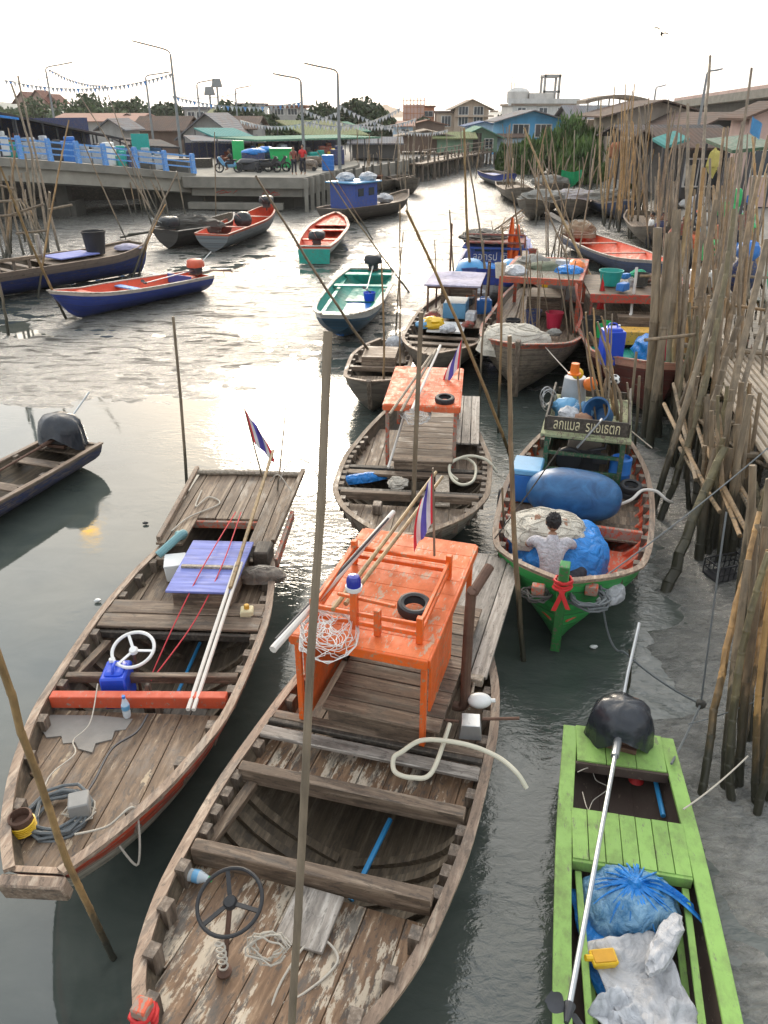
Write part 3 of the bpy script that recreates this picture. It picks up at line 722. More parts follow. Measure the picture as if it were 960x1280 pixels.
def tyre(loc, r, w, label, rx=0, rz=0, grp=None, parent=None):
    n = 26; mb = MB(); prof = [(r * .62, -w * .42), (r * .8, -w / 2), (r * .95, -w * .42), (r, -w * .2), (r, w * .2), (r * .95, w * .42), (r * .8, w / 2), (r * .62, w * .42), (r * .66, w * .3), (r * .85, 0), (r * .66, -w * .3), (r * .62, -w * .42)]
    vs_ = []
    for i in range(n):
        a = 2 * math.pi * i / n
        for q, z in prof[:-1]: vs_.append((q * math.cos(a), q * math.sin(a), z))
    m = len(prof) - 1
    mb.add(vs_, [(i * m + j, i * m + (j + 1) % m, ((i + 1) % n) * m + (j + 1) % m, ((i + 1) % n) * m + j) for i in range(n) for j in range(m)])
    o = obj('tyre', mb, 'black', parent); o.location = loc; o.rotation_euler = (rx, 0, rz)
    if not parent: tag(o, label, 'tyre', grp)
    return o
def jerrycan(loc, h, w, d, mat, label, rz=0, capm='whitep', grp=None, body=None):
    o = thing('jerrycan', label, 'jerrycan', loc, rz, grp)
    obj('can_body', MB().box((0, 0, h * .46), (w, d, h * .92)).box((0, 0, h * .95), (w * .8, d * .8, h * .08), tap=.8), mat, o, .02)
    obj('handle', MB().tube(curve_pts([(-w * .3, 0, h * .97), (-w * .22, 0, h * 1.08), (w * .1, 0, h * 1.08), (w * .18, 0, h * .97)], 5), .014, 7), mat, o)
    obj('cap', MB().lathe([(.03, 0), (.03, .035), (.024, .04)], (w * .3, d * .2, h * .97), 12), capm, o)
    return o
def bottle(loc, h, r, label, capm='bluep', axis=None, body='clear'):
    o = thing('water_bottle', label, 'bottle', loc, 0)
    if axis: o.rotation_mode = 'QUATERNION'; o.rotation_quaternion = Vector((0, 0, 1)).rotation_difference(Vector(axis).normalized())
    obj('bottle_body', MB().lathe([(r * .8, 0), (r, .02), (r, h * .3), (r * .93, h * .33), (r, h * .36), (r, h * .6), (r * .5, h * .85), (r * .4, h * .9)], n=14), body, o)
    obj('bottle_label', MB().lathe([(r * 1.01, h * .38), (r * 1.02, h * .58)], n=14), 'cool', o)
    obj('cap', MB().lathe([(r * .45, h * .9), (r * .45, h), (r * .4, h)], n=12), capm, o)
    return o
def netheap(name, loc, rad, mat, label, cat='fishing net', seed=1, strands=14, sm='rope', amp=.14, rz=0, sth=.006, base=None, p=.9, frq=2.2, mound=True):
    o = thing(name, label, cat, loc, rz)
    mb = MB().blob((0, 0, 0), rad, amp, frq, 40, 24, -.15, seed=seed, p=p)
    if mound: obj('net_mound' if 'net' in name else 'heap', mb, mat, o)
    if strands:
        rg = random.Random(seed); s_ = MB()
        for k in range(strands):
            a, el = rg.uniform(0, 6.28), rg.uniform(.15, 1.4); pts = []
            da, de = rg.uniform(-1, 1) * .25, rg.uniform(-1, 1) * .16
            for i in range(16):
                dd = Vector((math.cos(el) * math.cos(a), math.cos(el) * math.sin(a), math.sin(el)))
                kx = 1 + amp * mn.fractal(dd * frq + Vector((seed * 3.7, seed, 0)), 1.0, 2.0, 4)
                pts.append(Vector((math.copysign(abs(dd.x)**p, dd.x) * rad[0] * kx, math.copysign(abs(dd.y)**p, dd.y) * rad[1] * kx, dd.z**p * rad[2] * kx)) * 1.015)
                da += rg.uniform(-.22, .22); de += rg.uniform(-.12, .12); a += max(-.4, min(.4, da)); el = min(1.5, max(.1, el + max(-.2, min(.2, de))))
            s_.tube(pts, sth, 4)
        obj('net_cord', s_, sm, o, smooth=3)
    return o
def hP(s, px, py, z): return s.M.inverted() @ G(px, py, z)
Hull.P = hP
ZS = ((0, 1.02), (.16, .88), (.3, .79), (.5, .73), (1, .75))
def wring(hull, name, pts, r, mat, label=None, cat=None, n=7, cv=8, world=False):
    mb = MB().tube(curve_pts(pts, cv), r, n)
    if label: return tag(obj(name, mb, mat), label, cat or name.replace('_', ' '))
    return obj(name, mb, mat, hull.o)
def world_tube(hull, name, pts, r, mat, label, cat=None, cv=8, n=7):
    P = [hull.W(*p) for p in pts]; b = P[0].copy()
    o = obj(name, MB().tube(curve_pts([q - b for q in P], cv), r, n), mat, loc=b); return tag(o, label, cat or name.replace('_', ' '))

M['wnet'] = plain('white net line', (.75, .72, .68), .7)
# ---------------------------------------------------------------- A: wooden boat on the left with the blue hatch board
A = Hull((-2.36, 3.55), (-1.98, 10.49), ((0, .19), (.05, .40), (.16, .70), (.28, .88), (.46, .93), (.6, .84), (.7, .7), (.85, .5), (1, .3)), ZS, zk=((0, .42), (.12, .08), (.22, -.03), (.82, -.03), (1, .2)), rb=.35,
         name='wooden_fishing_boat', label='weathered wooden boat with violet blue hatch board and coiled rope on its bow', group='old wooden fishing boats moored in the foreground')
hA = hullmat('worn grey planks with red stripe', (.52, .46, .37), [(.72, .93, (.55, .07, .025))], chip=.12, under=(.38, .32, .25), planks=6, dirt=.45)
A.build(hA, 'hold', 'rail', nt=40, cap=(.075, .035))
obj('bow_board', MB().box((A.X(0) - .045, 0, .93), (.09, .46, .2), ry=-.25), 'rail', A.o, .015)
A.deck(.015, .28, -.11, 'deckA', pw=.24, jit=.003)
M['redbeam'] = paint('red beam paint', (.62, .09, .035), .5, .07, (.3, .22, .17), dirt=.2)
pt_ = MB(); pr_ = [(-1.62, .82), (-1.60, .35), (-1.63, .02), (-1.78, .03), (-1.80, .12), (-1.92, .1), (-1.98, .22), (-2.1, .2), (-2.06, .34), (-1.98, .4), (-2.0, .5), (-1.9, .56), (-1.93, .68), (-1.84, .76)]
n_ = len(pr_); pt_.add([(x, y, A.zs(A.T(x)) - .1135) for x, y in pr_[::-1]] + [(x, y, A.zs(A.T(x)) - .101) for x, y in pr_[::-1]], [tuple(range(n_ - 1, -1, -1)), tuple(range(n_, 2 * n_))] + [(i, (i + 1) % n_, n_ + (i + 1) % n_, n_ + i) for i in range(n_)])
ov = obj('cement_patch', pt_, plain('grey cement patch', (.26, .24, .215), .85, 0, .15, .3, 9), A.o); ov['label'] = 'grey cement patch on the peeling deck'
A.beam(.288, -.0, .1, .13, 'redbeam', .012, label='red painted cross beam')
A.beam(.34, -.02, .07, .09, 'wy', .012); 
A.ribs([.09, .17, .24], u0=1.0, stub='wz'); A.ribs([.315, .36, .40, .44, .50, .545, .60, .65], u0=.08)
A.deck(.28, .36, 0, 'dark', z=.3, pw=.2, name='floor_board'); A.deck(.36, .46, 0, 'hold', z=.09, pw=.25, name='floor_board', jit=.01)
obj('brace', MB().bar((A.X(.335), .78, .72), (A.X(.44), .72, .62), .08, .07), 'wx', A.o, .006)
for tt, ww in ((.473, .24), (.511, .24)):
    A.beam(tt, .01, ww, .035, 'wy', .0, name='cross_plank')
A.beam(.452, -.06, .05, .08, 'dark')
A.deck(.53, .69, -.12, 'wx', pw=.22)
A.beam(.66, -.02, .08, .1, 'wy'); A.beam(.785, .03, .05, .1, 'redor', label='red trim board at the platform edge')
A.deck(.66, .79, -.28, 'dark', pw=.2, name='well_floor', across=True)
# stern platform
pf = MB(); rg = random.Random(4); y = -.74
while y < .72:
    w_ = rg.uniform(.15, .24); t0 = .69 if (y > .36 or y < -.5) else .79
    x0, x1 = A.X(t0), A.X(1.0) + rg.uniform(-.03, .03); yb = min(.74, y + w_)
    pf.box(((x0 + x1) / 2, (y + yb) / 2, .825 + rg.uniform(-.006, .006)), (x1 - x0, yb - y - .008, .03)); y += w_
obj('stern_platform', pf, 'wx', A.o, .004)
obj('platform_rail', MB().tube([(A.X(.985), .78, .88), (A.X(.99), 0, .875), (A.X(.985), -.80, .88)], .04, 8), 'palez', A.o)
for sg in (1, -1): obj('side_rail', MB().bar((A.X(.7), .72 * sg, .86), (A.X(1.0), .79 * sg, .9), .06, .07), 'rail' if sg > 0 else 'wx', A.o, .008)
obj('side_stripe', MB().bar((A.X(.66), -.80, .72), (A.X(.84), -.80, .74), .05, .13), 'redor', A.o, .006, 'red painted side board')
steering(A, -.98, .2, .98, .2, .62, 'whitep', -.35, 3, rt=.017)
# blue hatch board on a raised coaming
hb = obj('hatch_board', MB().box((.62, -.16, .965), (1.12, .74, .03)), 'violet', A.o, .005)
obj('hatch_cleat', MB().box((.55, -.16, .995), (.05, .66, .03)), 'palez', A.o, .004)
obj('hatch_coaming', MB().box((.62, -.16, .82), (1.02, .64, .26)), 'wy', A.o, .008)
jerrycan(A.W(-1.17, .32, .52), .40, .30, .24, 'jerry', 'bright blue plastic jerrycan standing by the red cross beam', A.rz + .1)
bottle(A.W(-1.62, .07, .72), .24, .036, 'small clear water bottle with blue cap standing beside red cross beam')
# rope coil, weight and tied pot on the bow deck
cp = A.P(75, 1020, .84)
o = obj('rope_coil', coil((0, 0, 0), .25, 9, .013, .007, seed=3, jit=.02), 'ropeg', loc=A.W(cp.x, cp.y, .835)); tag(o, 'coiled grey blue rope on the peeling bow deck of the left boat', 'rope')
c2 = A.P(98, 1005, .84); world_tube(A, 'mooring_rope', [(cp.x + .1, cp.y - .1, .86), (cp.x + .35, cp.y - .12, .83), (-2.1, .02, .8), (-1.85, -.1, .76), (-1.62, -.12, .75)], .011, 'dsteel', 'dark cable running from the rope coil to red cross beam', 'rope')
o = thing('net_weight', 'small grey block wrapped with white cord on the bow deck', 'weight', A.W(-2.82, -.02, .83), .3)
obj('block', MB().box((0, 0, .1), (.15, .16, .15)), plain('grey block', (.3, .29, .27), .7), o, .01); obj('cord', coil((0, 0, .01), .12, 4, .006, .012, seed=8, jit=.03), 'rope', o)
o = thing('tied_pot', 'small brown pot bound with yellow cord at bow corner of left boat', 'pot', A.W(-3.02, .33, .86))
obj('pot', MB().lathe([(.06, 0), (.085, .05), (.085, .16), (.07, .17), (.065, .1), (.001, .1)], n=16), 'rust', o)
obj('cord', MB().tube([(.09 * math.cos(a), .09 * math.sin(a), .02 + a * .0028) for a in [k * .4 for k in range(80)]], .008, 5), 'yelp', o)
world_tube(A, 'tie_rope', [(-3.1, -.1, .95), (-3.0, -.3, .93), (-2.85, -.46, .96), (-3.05, -.5, .6), (-3.0, -.35, .75)], .009, 'rope', 'pale tie rope hanging round the bow post of left boat', 'rope')
wring(A, 'deck_cord', [(-2.9, .28, .88), (-2.5, .38, .86), (-2.2, .3, .82), (-2.0, .4, .78), (-1.8, .33, .8), (-1.4, .4, .9)], .006, 'rope')
wring(A, 'control_cord', [(-1.05, .12, .55), (-.4, .02, .8), (.5, -.1, 1.03), (1.9, -.15, 1.0)], .007, 'ropr'); wring(A, 'control_cord', [(-1.15, 0, .75), (-.3, -.2, .85), (.6, -.3, 1.02), (1.9, -.22, 1.0)], .007, 'ropr')
world_tube(A, 'blue_pipe', [(-.72, -.06, .22), (.0, -.12, .34)], .018, 'pvcb', 'thin blue pipe lying in open hold of left boat', 'pipe')
for k, (y0, y1) in enumerate(((-.55, -.44), (-.50, -.38))):
    world_tube(A, 'white_pole', [(-1.62, y0, .83), (.6, (y0 + y1) / 2 - .02, 1.03)], .02, 'pvc', 'white pole lying from red cross beam past the blue board, %s of a pair' % ('outer' if k == 0 else 'inner'), 'pole', 2)
world_tube(A, 'bamboo_pole', [(.1, -.50, 1.02), (3.2, -.42, 1.32)], .022, 'bamo', 'orange bamboo pole lying over the stern platform of left boat', 'pole', 2)
fl = A.P(335, 600, .85)
flag(A.W(fl.x - .1, fl.y, .6), PY(304, 506, 10.1), 'thai striped flag hanging limp on dark pole at stern of left boat', (.30, .5), (1, .1), .8, polemat='dark')
pole(A.W(2.9, -.5, .8), PY(359, 489, 10.3), .014, 'thin grey stick standing on stern platform beside the hanging flag', 'bamg', sink=0)
o = thing('white_box', 'small white plastic tub beside violet blue hatch board', 'box', A.W(.93, .38, .62), .2)
obj('tub', MB().box((0, 0, .1), (.22, .26, .2), tap=1.1), 'whitep', o, .01); obj('lid', MB().box((0, 0, .215), (.25, .3, .03)), 'whitep', o, .006)
o = thing('plastic_can', 'cut yellowish plastic can on side deck of left boat', 'can', A.W(.02, -.68, .62), .1)
obj('can_body', MB().lathe([(.09, 0), (.1, .02), (.1, .17), (.085, .19)], n=4, mat=Matrix.Rotation(.78, 3, 'Z')), M['letter'], o, .01); obj('spout', MB().lathe([(.03, .19), (.03, .23), (.02, .24)], n=10), 'yel', o)
o = thing('pipe_elbow', 'teal grey plastic pipe elbow lying on rim near the blue board', 'pipe', A.W(1.28, .38, .86), .4)
obj('pipe', MB().tube(curve_pts([(0, .35, -.04), (.02, .1, .06), (0, .0, .14), (-.32, -.12, -.02)], 5), .05, 10), plain('teal grey pipe', (.18, .36, .38), .5), o)
obj('engine_box', MB().box((1.12, -.65, .83), (.3, .2, .24)), 'dark', A.o, .02)
netheap('cloth_bundle', A.W(.75, -.68, .75), (.3, .13, .13), film('brown rag', (.2, .17, .14), .8), 'brown rag bundle wedged along side rail of left boat', 'rags', 5, 5, 'rope')
tag(obj('rope_loop', MB().tube(curve_pts([(0, 0, 0), (.2, .2, .3), (.5, .1, .25), (.6, -.2, .0), (.3, -.25, -.05), (.05, -.1, .2), (-.1, .0, .05)], 8), .008, 5), 'rope', loc=A.W(2.95, -.5, .9)), 'loose wire loop at stern platform corner of left boat', 'wire')
wring(A, 'deck_rope', [(1.6, .62, .86), (2.0, .5, .86), (2.4, .2, .86), (2.6, .4, .86), (2.3, .5, .86), (2.8, .55, .86)], .01, 'rope')
obj('gear_box', MB().box((-1.15, .02, .43), (.2, .12, .24)).box((-1.2, .02, .6), (.05, .05, .3)), 'wz', A.o, .008)

# ---------------------------------------------------------------- B: big wooden boat in the centre with orange roof
B = Hull((-.99, 2.19), (.95, 8.4), ((0, .22), (.05, .55), (.1, .75), (.2, .93), (.36, 1.02), (.5, 1.0), (.6, .92), (.75, .62), (.9, .3), (1, .12)), ((0, 1.06), (.1, .95), (.2, .86), (.35, .78), (.55, .73), (1, .76)),
         zk=((0, .4), (.12, .05), (.2, -.03), (.82, -.03), (1, .2)), name='wooden_fishing_boat', label='large weathered wooden boat with orange roof and black steering wheel', group='old wooden fishing boats moored in the foreground')
hB = hullmat('weathered tan planks', (.50, .43, .35), (), chip=.1, under=(.34, .28, .22), planks=7, dirt=.4)
B.build(hB, 'hold', 'rail', nt=44, cap=(.08, .035))
B.deck(.01, .232, -.11, 'deckB', pw=.26, jit=.004)
B.beam(.238, .0, .1, .17, 'wy', .018); B.beam(.366, .0, .1, .15, 'wy', .012)
B.deck(.372, .45, -.1, 'deckB', pw=.2, seed=5)
B.deck(.24, .37, 0, 'hold', z=.1, pw=.3, jit=.015, name='floor_board', seed=8)
B.ribs([.055, .10, .15, .20], u0=1.0, stubh=.05); B.ribs([.26, .29, .32, .35], u0=.06, w=.075); B.ribs([.41, .46], u0=1.0)
obj('brace', MB().bar((B.X(.245), .86, .72), (B.X(.352), .80, .72), .09, .06), 'wx', B.o, .006)
B.beam(.437, .035, .13, .04, 'paley', .01, name='cross_plank'); B.beam(.458, .04, .05, .05, 'dark', .01); B.beam(.475, .02, .1, .04, 'wy', .01)
B.deck(.47, .64, -.14, 'wx', pw=.2, seed=3)
B.ribs([.51, .56, .61, .66, .71], u0=1.0)
# raised engine house with planked top
hx0, hx1 = -.14, 1.75
obj('engine_house', MB().box(((hx0 + hx1) / 2, -.03, .76), (hx1 - hx0, .98, .3)), 'wy', B.o, .01)
pl = MB(); x = hx0 - .03
while x < hx1: pl.box((x + .085, -.03, .93 + rnd(-.004, .004)), (.165, 1.06, .03)); x += .175
obj('house_top', pl, 'wy', B.o, .005)
obj('step_board', MB().box((hx0 - .08, -.1, .66), (.08, .42, .06)), 'dark', B.o, .01)
# roof: corners measured on the photo at the roof's real height
ZR = 1.75
rc = [B.P(*p, ZR) for p in ((361, 800), (541, 815), (597, 672), (447, 666))]
x0, x1 = (rc[0].x + rc[1].x) / 2, (rc[2].x + rc[3].x) / 2; y0, y1 = (rc[1].y + rc[2].y) / 2, (rc[0].y + rc[3].y) / 2
roof = bpy.data.objects.new('roof', None); COL.objects.link(roof); roof.parent = B.o
rp = MB(); n = 8
for k in range(n): rp.box((x0 + (x1 - x0) * (k + .5) / n, (y0 + y1) / 2, ZR - .022), ((x1 - x0) / n - .003, y1 - y0, .022))
obj('roof_board', rp, 'or_y', roof, .003)
re = MB()
for a, b in (((x0, y0), (x1, y0)), ((x0, y1), (x1, y1)), ((x0, y0), (x0, y1)), ((x1, y0), (x1, y1))): re.bar((*a, ZR - .06), (*b, ZR - .06), .045, .09)
obj('roof_edge', re, 'or', roof, .006)
qs = [B.P(*p, ZR + .16) for p in ((393, 762), (530, 780), (564, 691), (432, 697))]
qx0, qx1 = (qs[0].x + qs[1].x) / 2, (qs[2].x + qs[3].x) / 2; qy0, qy1 = (qs[1].y + qs[2].y) / 2, (qs[0].y + qs[3].y) / 2
rr_ = MB()
for zq in (ZR + .08, ZR + .17):
    for a, b in (((qx0, qy0), (qx1, qy0)), ((qx0, qy1), (qx1, qy1)), ((qx0, qy0), (qx0, qy1)), ((qx1, qy0), (qx1, qy1))): rr_.bar((*a, zq), (*b, zq), .03, .04)
for a in ((qx0, qy0), (qx0, qy1), (qx1, qy0), (qx1, qy1), (qx0, (qy0 + qy1) / 2 - .1)): rr_.box((*a, ZR + .12), (.055, .055, .25))
obj('roof_rail', rr_, 'or', roof, .005)
lp = MB().box((qx0 - .0, qy1 - .36, ZR + .22), (.06, .06, .4)).bar((qx0 + .05, qy1 - .2, ZR + .3), (qx0 - .02, qy1 - .72, ZR + .32), .03, .03)
obj('lamp_post', lp, 'or', roof, .005)
obj('signal_lamp', MB().lathe([(.05, 0), (.06, .01), (.06, .08), (.045, .11), (.001, .12)], (qx0, qy1 - .36, ZR + .42), 16).lathe([(.065, -.02), (.07, .0), (.07, .02)], (qx0, qy1 - .36, ZR + .42), 16, mi=1), ['amber', 'whitep'], roof)
for (yy_, xx_) in ((y0 + .04, x0 + .05), (y1 - .04, x0 + .05), (y0 + .04, x1 - .05), (y1 - .04, x1 - .05)):
    obj('roof_post', MB().box((xx_, yy_, (ZR + .74) / 2), (.05, .05, ZR - .16 - .68)), 'or', B.o, .005)
for yy_, xa, xb in ((y0 + .05, x0 + .3, x0 + 1.1), (y1 - .08, x0 + .08, x0 + 1.25)):
    obj('side_panel', MB().box(((xa + xb) / 2, yy_, 1.22), (xb - xa, .025, .86)), 'or', B.o, .004)
# stern platform
pf = MB(); rg = random.Random(14); y = -.80
while y < .74:
    w_ = rg.uniform(.16, .24); yb = min(.76, y + w_); xa, xb = B.X(.62) + (0 if y < 0 else .3), B.X(.97) + rg.uniform(-.05, .05)
    pf.box(((xa + xb) / 2, (y + yb) / 2, .825 + rg.uniform(-.005, .005)), (xb - xa, yb - y - .01, .03)); y += w_
obj('stern_platform', pf, 'pale', B.o, .004)
steering(B, -2.28, .28, 1.2, .205, .36, 'black', -.3, 3, lean=(-.22, -.04), rt=.013)
# exhaust stack with elbow
e0 = B.P(580, 880, .8); et = B.M.inverted() @ PY(575, 742, B.W(*e0).y)
obj('exhaust_pipe', MB().tube(curve_pts([(e0.x, e0.y + .1, .76), (e0.x, e0.y, .8), (e0.x, e0.y, 1.2), (e0.x + .02, e0.y, et.z - .05), (e0.x + .04, e0.y - .02, et.z), (e0.x + .28, e0.y - .1, et.z + .12)], 5), .045, 10), 'rust', B.o)
tag(obj('plastic_buoy', MB().blob((0, 0, 0), (.11, .075, .07), .02, 1, 18, 12).tube([(.1, 0, 0), (.14, 0, 0)], .02, 8), 'whitep', loc=B.W(.4, -.8, .88)), 'small white plastic buoy on side deck behind orange roof', 'buoy')
o = thing('wooden_mallet', 'wooden mallet lying on side deck next to the white buoy', 'mallet', B.W(.6, -.72, .8), B.rz)
obj('handle', MB().tube([(-.25, 0, 0), (.1, .03, .02)], .014, 7), 'palez', o); obj('mallet_head', MB().box((.14, .03, .02), (.09, .16, .08)), 'palez', o, .008)
o = thing('metal_funnel', 'grey metal sheet box lying beside exhaust pipe', 'metal box', B.W(.1, -.78, .78), B.rz + .2)
obj('box_body', MB().box((0, 0, .06), (.2, .2, .14), tap=.8), 'steel', o, .004); obj('box_handle', MB().tube([(.0, .1, .1), (0, .3, .11)], .012, 6), 'rust', o); obj('bar', MB().tube([(.05, -.1, .1), (.06, -.42, .13)], .014, 6), 'rust', o)
hp = [B.P(*p) for p in ((545, 930, .86), (492, 950, .84), (500, 970, .86), (540, 965, .88), (562, 905, .9), (575, 880, .86))]
hq = [B.P(*p) for p in ((502, 940, .9), (530, 925, .95), (580, 930, .96), (620, 945, .9), (645, 965, .86), (658, 985, .75))]
world_tube(B, 'water_hose', [hp[4], hp[3], B.P(515, 972, .86), B.P(494, 965, .85), B.P(492, 948, .87)] + hq, .02, 'hose', 'cream water hose looping off starboard side of central boat', 'hose', 8, 9)
world_tube(B, 'blue_pipe', [(-1.42, -.2, .28), (-.72, -.3, .42)], .022, 'pvcb', 'bright blue pipe propped in open hold of central boat', 'pipe')
bottle(B.W(-1.94, .86, .82), .22, .045, 'clear bottle with green cap lying beside hold beam of central boat', 'greenp', axis=(1, -.25, .02))
rb = B.P(178, 1262, 1.08)
obj('bow_bitt', MB().box((rb.x, rb.y, .98), (.1, .1, .3)), 'redor', B.o, .01); obj('ribbon', coil((rb.x, rb.y, .95), .075, 4, .014, .03, seed=2, jit=.006), 'rrib', B.o)
wring(B, 'deck_rope', [(-2.62, -.05, .82), (-2.5, -.25, .82), (-2.2, -.4, .8), (-2.1, -.2, .8), (-2.45, -.12, .83), (-2.8, -.15, .84), (-2.95, -.1, .86)], .008, 'rope')
o = obj('rope_hank', coil((0, 0, 0), .13, 6, .006, .012, seed=6, jit=.035, ov=.35), 'rope', loc=B.W(-2.32, .02, .95)); o.rotation_euler = (R(50), 0, 0); tag(o, 'small hank of white cord hanging from black steering wheel', 'rope')
obj('hatch_cover', MB().box((-1.98, -.12, .80), (.42, .34, .03)), 'pale', B.o, .005)
wring(B, 'column_cord', [(-2.5 + .02 * math.cos(k * 1.3), .24 + .03 * math.sin(k * 1.3), .86 + k * .012) for k in range(24)], .007, 'rope', n=5, cv=3)
tyre(B.W(*(B.P(518, 758, ZR + .06))), .15, .1, 'black tyre lying on orange roof of central boat', rx=.12, rz=.3)
o = netheap('cast_net', B.W(*(B.P(410, 795, ZR + .03))), (.24, .34, .1), 'netp', 'wispy white net draped over front edge of orange roof', 'fishing net', 3, 60, M['wnet'], .25, sth=.0028, mound=False)
for k, (a, b, r_, m_, lb) in enumerate((((341, 812, 1.80), (492, 640, 2.0), .033, 'pvc', 'long white pipe lying over front left corner of orange roof'), ((345, 800, 1.82), (485, 648, 2.02), .018, 'dsteel', 'thin grey rod lying against the long white pipe'),
        ((416, 762, 1.93), (545, 590, 2.1), .022, 'bamo', 'bamboo pole over orange roof with green taped end, left of a pair'), ((432, 755, 1.93), (553, 596, 2.1), .022, 'bamo', 'bamboo pole over orange roof, right of a pair'))):
    A_, B_ = G(*a), G(*b); o = obj('bamboo_pole' if m_ == 'bamo' else 'long_pipe', MB().tube([(0, 0, 0), (B_ - A_) * .5 + Vector((0, 0, -.01)), B_ - A_], [r_, r_ * .9, r_ * .75], 8), m_, loc=A_); tag(o, lb, 'pole' if m_ == 'bamo' else 'pipe')
fb_ = G(543, 695, 1.78); flag(fb_, PY(541, 585, fb_.y + .1), 'thai striped flag on thin pole at far edge of orange roof', (.26, .5), (-1, 0), .9)

# ---------------------------------------------------------------- C: second wooden boat with orange red roof
Cb = Hull((.2, 8.37), (1.04, 15.7), ((0, .3), (.05, .6), (.12, .9), (.22, 1.1), (.36, 1.14), (.5, 1.02), (.62, .85), (.8, .5), (1, .15)), ((0, .98), (.12, .88), (.25, .8), (.5, .73), (1, .75)), zk=((0, .3), (.12, .02), (.82, -.03), (1, .2)),
          name='wooden_fishing_boat', label='weathered wooden boat with faded orange roof, directly beyond the large central boat', group='old wooden fishing boats moored in the foreground')
hC = hullmat('grey brown planks', (.34, .29, .23), (), chip=.14, under=(.22, .18, .14), planks=7, dirt=.5)
Cb.build(hC, 'hold', 'rail', nt=36, cap=(.075, .03), capmat='wx')
Cb.deck(.01, .17, -.12, 'wx', pw=.24, seed=21); Cb.beam(.178, 0, .08, .12, 'wy'); Cb.beam(.192, .03, .1, .03, 'dark', name='cross_plank'); Cb.deck(.18, .3, 0, 'wx', z=.22, pw=.28, name='floor_board'); Cb.beam(.305, -.03, .14, .05, 'wy', name='cross_plank'); Cb.beam(.335, -.03, .1, .05, 'dark', name='cross_plank')
Cb.deck(.31, .6, -.12, 'wx', pw=.2, seed=9); Cb.ribs([.04, .08, .12, .155], u0=1.0); Cb.ribs([.2, .23, .26, .29, .32, .35, .38, .41, .44, .47, .5], u0=.4)
cx0, cx1 = Cb.P(527, 577, .9).x, Cb.P(527, 520, .9).x + .7
obj('engine_house', MB().box(((cx0 + cx1) / 2, -.1, .74), (cx1 - cx0, .86, .3)), 'wy', Cb.o, .01)
pl = MB(); x = cx0 - .04
while x < cx1: pl.box((x + .12, -.1, .91), (.23, .92, .03)); x += .24
obj('house_top', pl, 'wy', Cb.o, .006)
ZC = 1.72; rc = [Cb.P(*p, ZC) for p in ((479, 503), (572, 509), (580, 460), (497, 457))]
x0, x1 = (rc[0].x + rc[1].x) / 2, (rc[2].x + rc[3].x) / 2; y0, y1 = (rc[1].y + rc[2].y) / 2, (rc[0].y + rc[3].y) / 2
M['or_c'] = paint('sun faded orange red paint', (.80, .15, .045), .5, .1, (.5, .32, .22), dirt=.25)
rf = MB()
for k in range(6): rf.box((x0 + (x1 - x0) * (k + .5) / 6, (y0 + y1) / 2, ZC - .02), ((x1 - x0) / 6 - .004, y1 - y0, .03))
for a, b in (((x0, y0), (x1, y0)), ((x0, y1), (x1, y1)), ((x0, y0), (x0, y1)), ((x1, y0), (x1, y1))): rf.bar((*a, ZC - .06), (*b, ZC - .06), .045, .09)
obj('roof', rf, 'or_c', Cb.o, .005)
for a in ((x0 + .05, y0 + .05), (x0 + .05, y1 - .05), (x1 - .1, y0 + .05), (x1 - .1, y1 - .05)): obj('roof_post', MB().box((*a, 1.18), (.055, .055, .96)), 'redor', Cb.o, .005)
pf = MB(); y = -.96
while y < -.5: pf.box(((Cb.X(.46) + Cb.X(.78)) / 2, y + .075, .82 + rnd(-.005, .005)), (Cb.L * .32, .14, .03)); y += .15
obj('side_platform', pf, 'pale', Cb.o, .004)
tyre(Cb.W(*(Cb.P(556, 499, ZC + .04))), .15, .09, 'small black tyre lying on the faded orange roof', rx=.1)
netheap('cast_net', Cb.W(*(Cb.P(520, 520, 1.5))), (.2, .42, .16), 'netp', 'white net bundle hung at front edge of faded orange roof', 'fishing net', 8, 60, M['wnet'], .3, sth=.004, mound=False)
hz = [Cb.P(*p) for p in ((572, 600, .8), (562, 590, .84), (566, 576, .86), (582, 573, .84), (594, 582, .8), (592, 600, .78), (578, 606, .8), (565, 598, .82), (563, 580, .88), (585, 570, .9), (608, 575, .84), (621, 590, .7))]
world_tube(Cb, 'water_hose', hz, .022, 'hose', 'cream hose ring hooked over right side rim of boat with faded roof', 'hose')
bp = [Cb.P(*p) for p in ((441, 575, .86), (452, 598, .7), (461, 617, .55))]
o = netheap('blue_cloth', Cb.W(bp[1].x, bp[1].y, .68), (.42, .1, .1), 'tarpb', 'long blue tarp roll along left inside of boat with faded roof', 'tarp', 4, 0, rz=.3)
o = netheap('rope_bundle', Cb.W(*(Cb.P(497, 605, .8))), (.14, .14, .08), 'rope', 'knot of white rope on stub in bow of boat with faded roof', 'rope', 9, 16, 'rope', .3)
for k in range(3):
    a, b = G(521 - 6 * k + 12, 452 + 6 * k, 1.95), G(515 - 14 * k, 512 + 3 * k, 1.78)
    tag(obj('bamboo_pole', MB().tube([(0, 0, 0), a - b + Vector((.28, .8, .05))], .022, 7), 'bamg' if k else 'pvc', loc=b), ('grey bamboo pole over faded orange roof, %s' % ('nearest its tyre', 'middle of the three', 'leftmost of the three')[k]), 'pole')
fb_ = Cb.W(Cb.P(573, 475, ZC).x, Cb.P(573, 475, ZC).y, ZC); flag(fb_, PY(578, 421, fb_.y + .1), 'thai striped flag on far right corner of faded orange roof', (.34, .45), (-1, .1), .3)
obj('deck_box', MB().box((-2.75, .4, .84), (.16, .12, .14)), 'wz', Cb.o, .01)
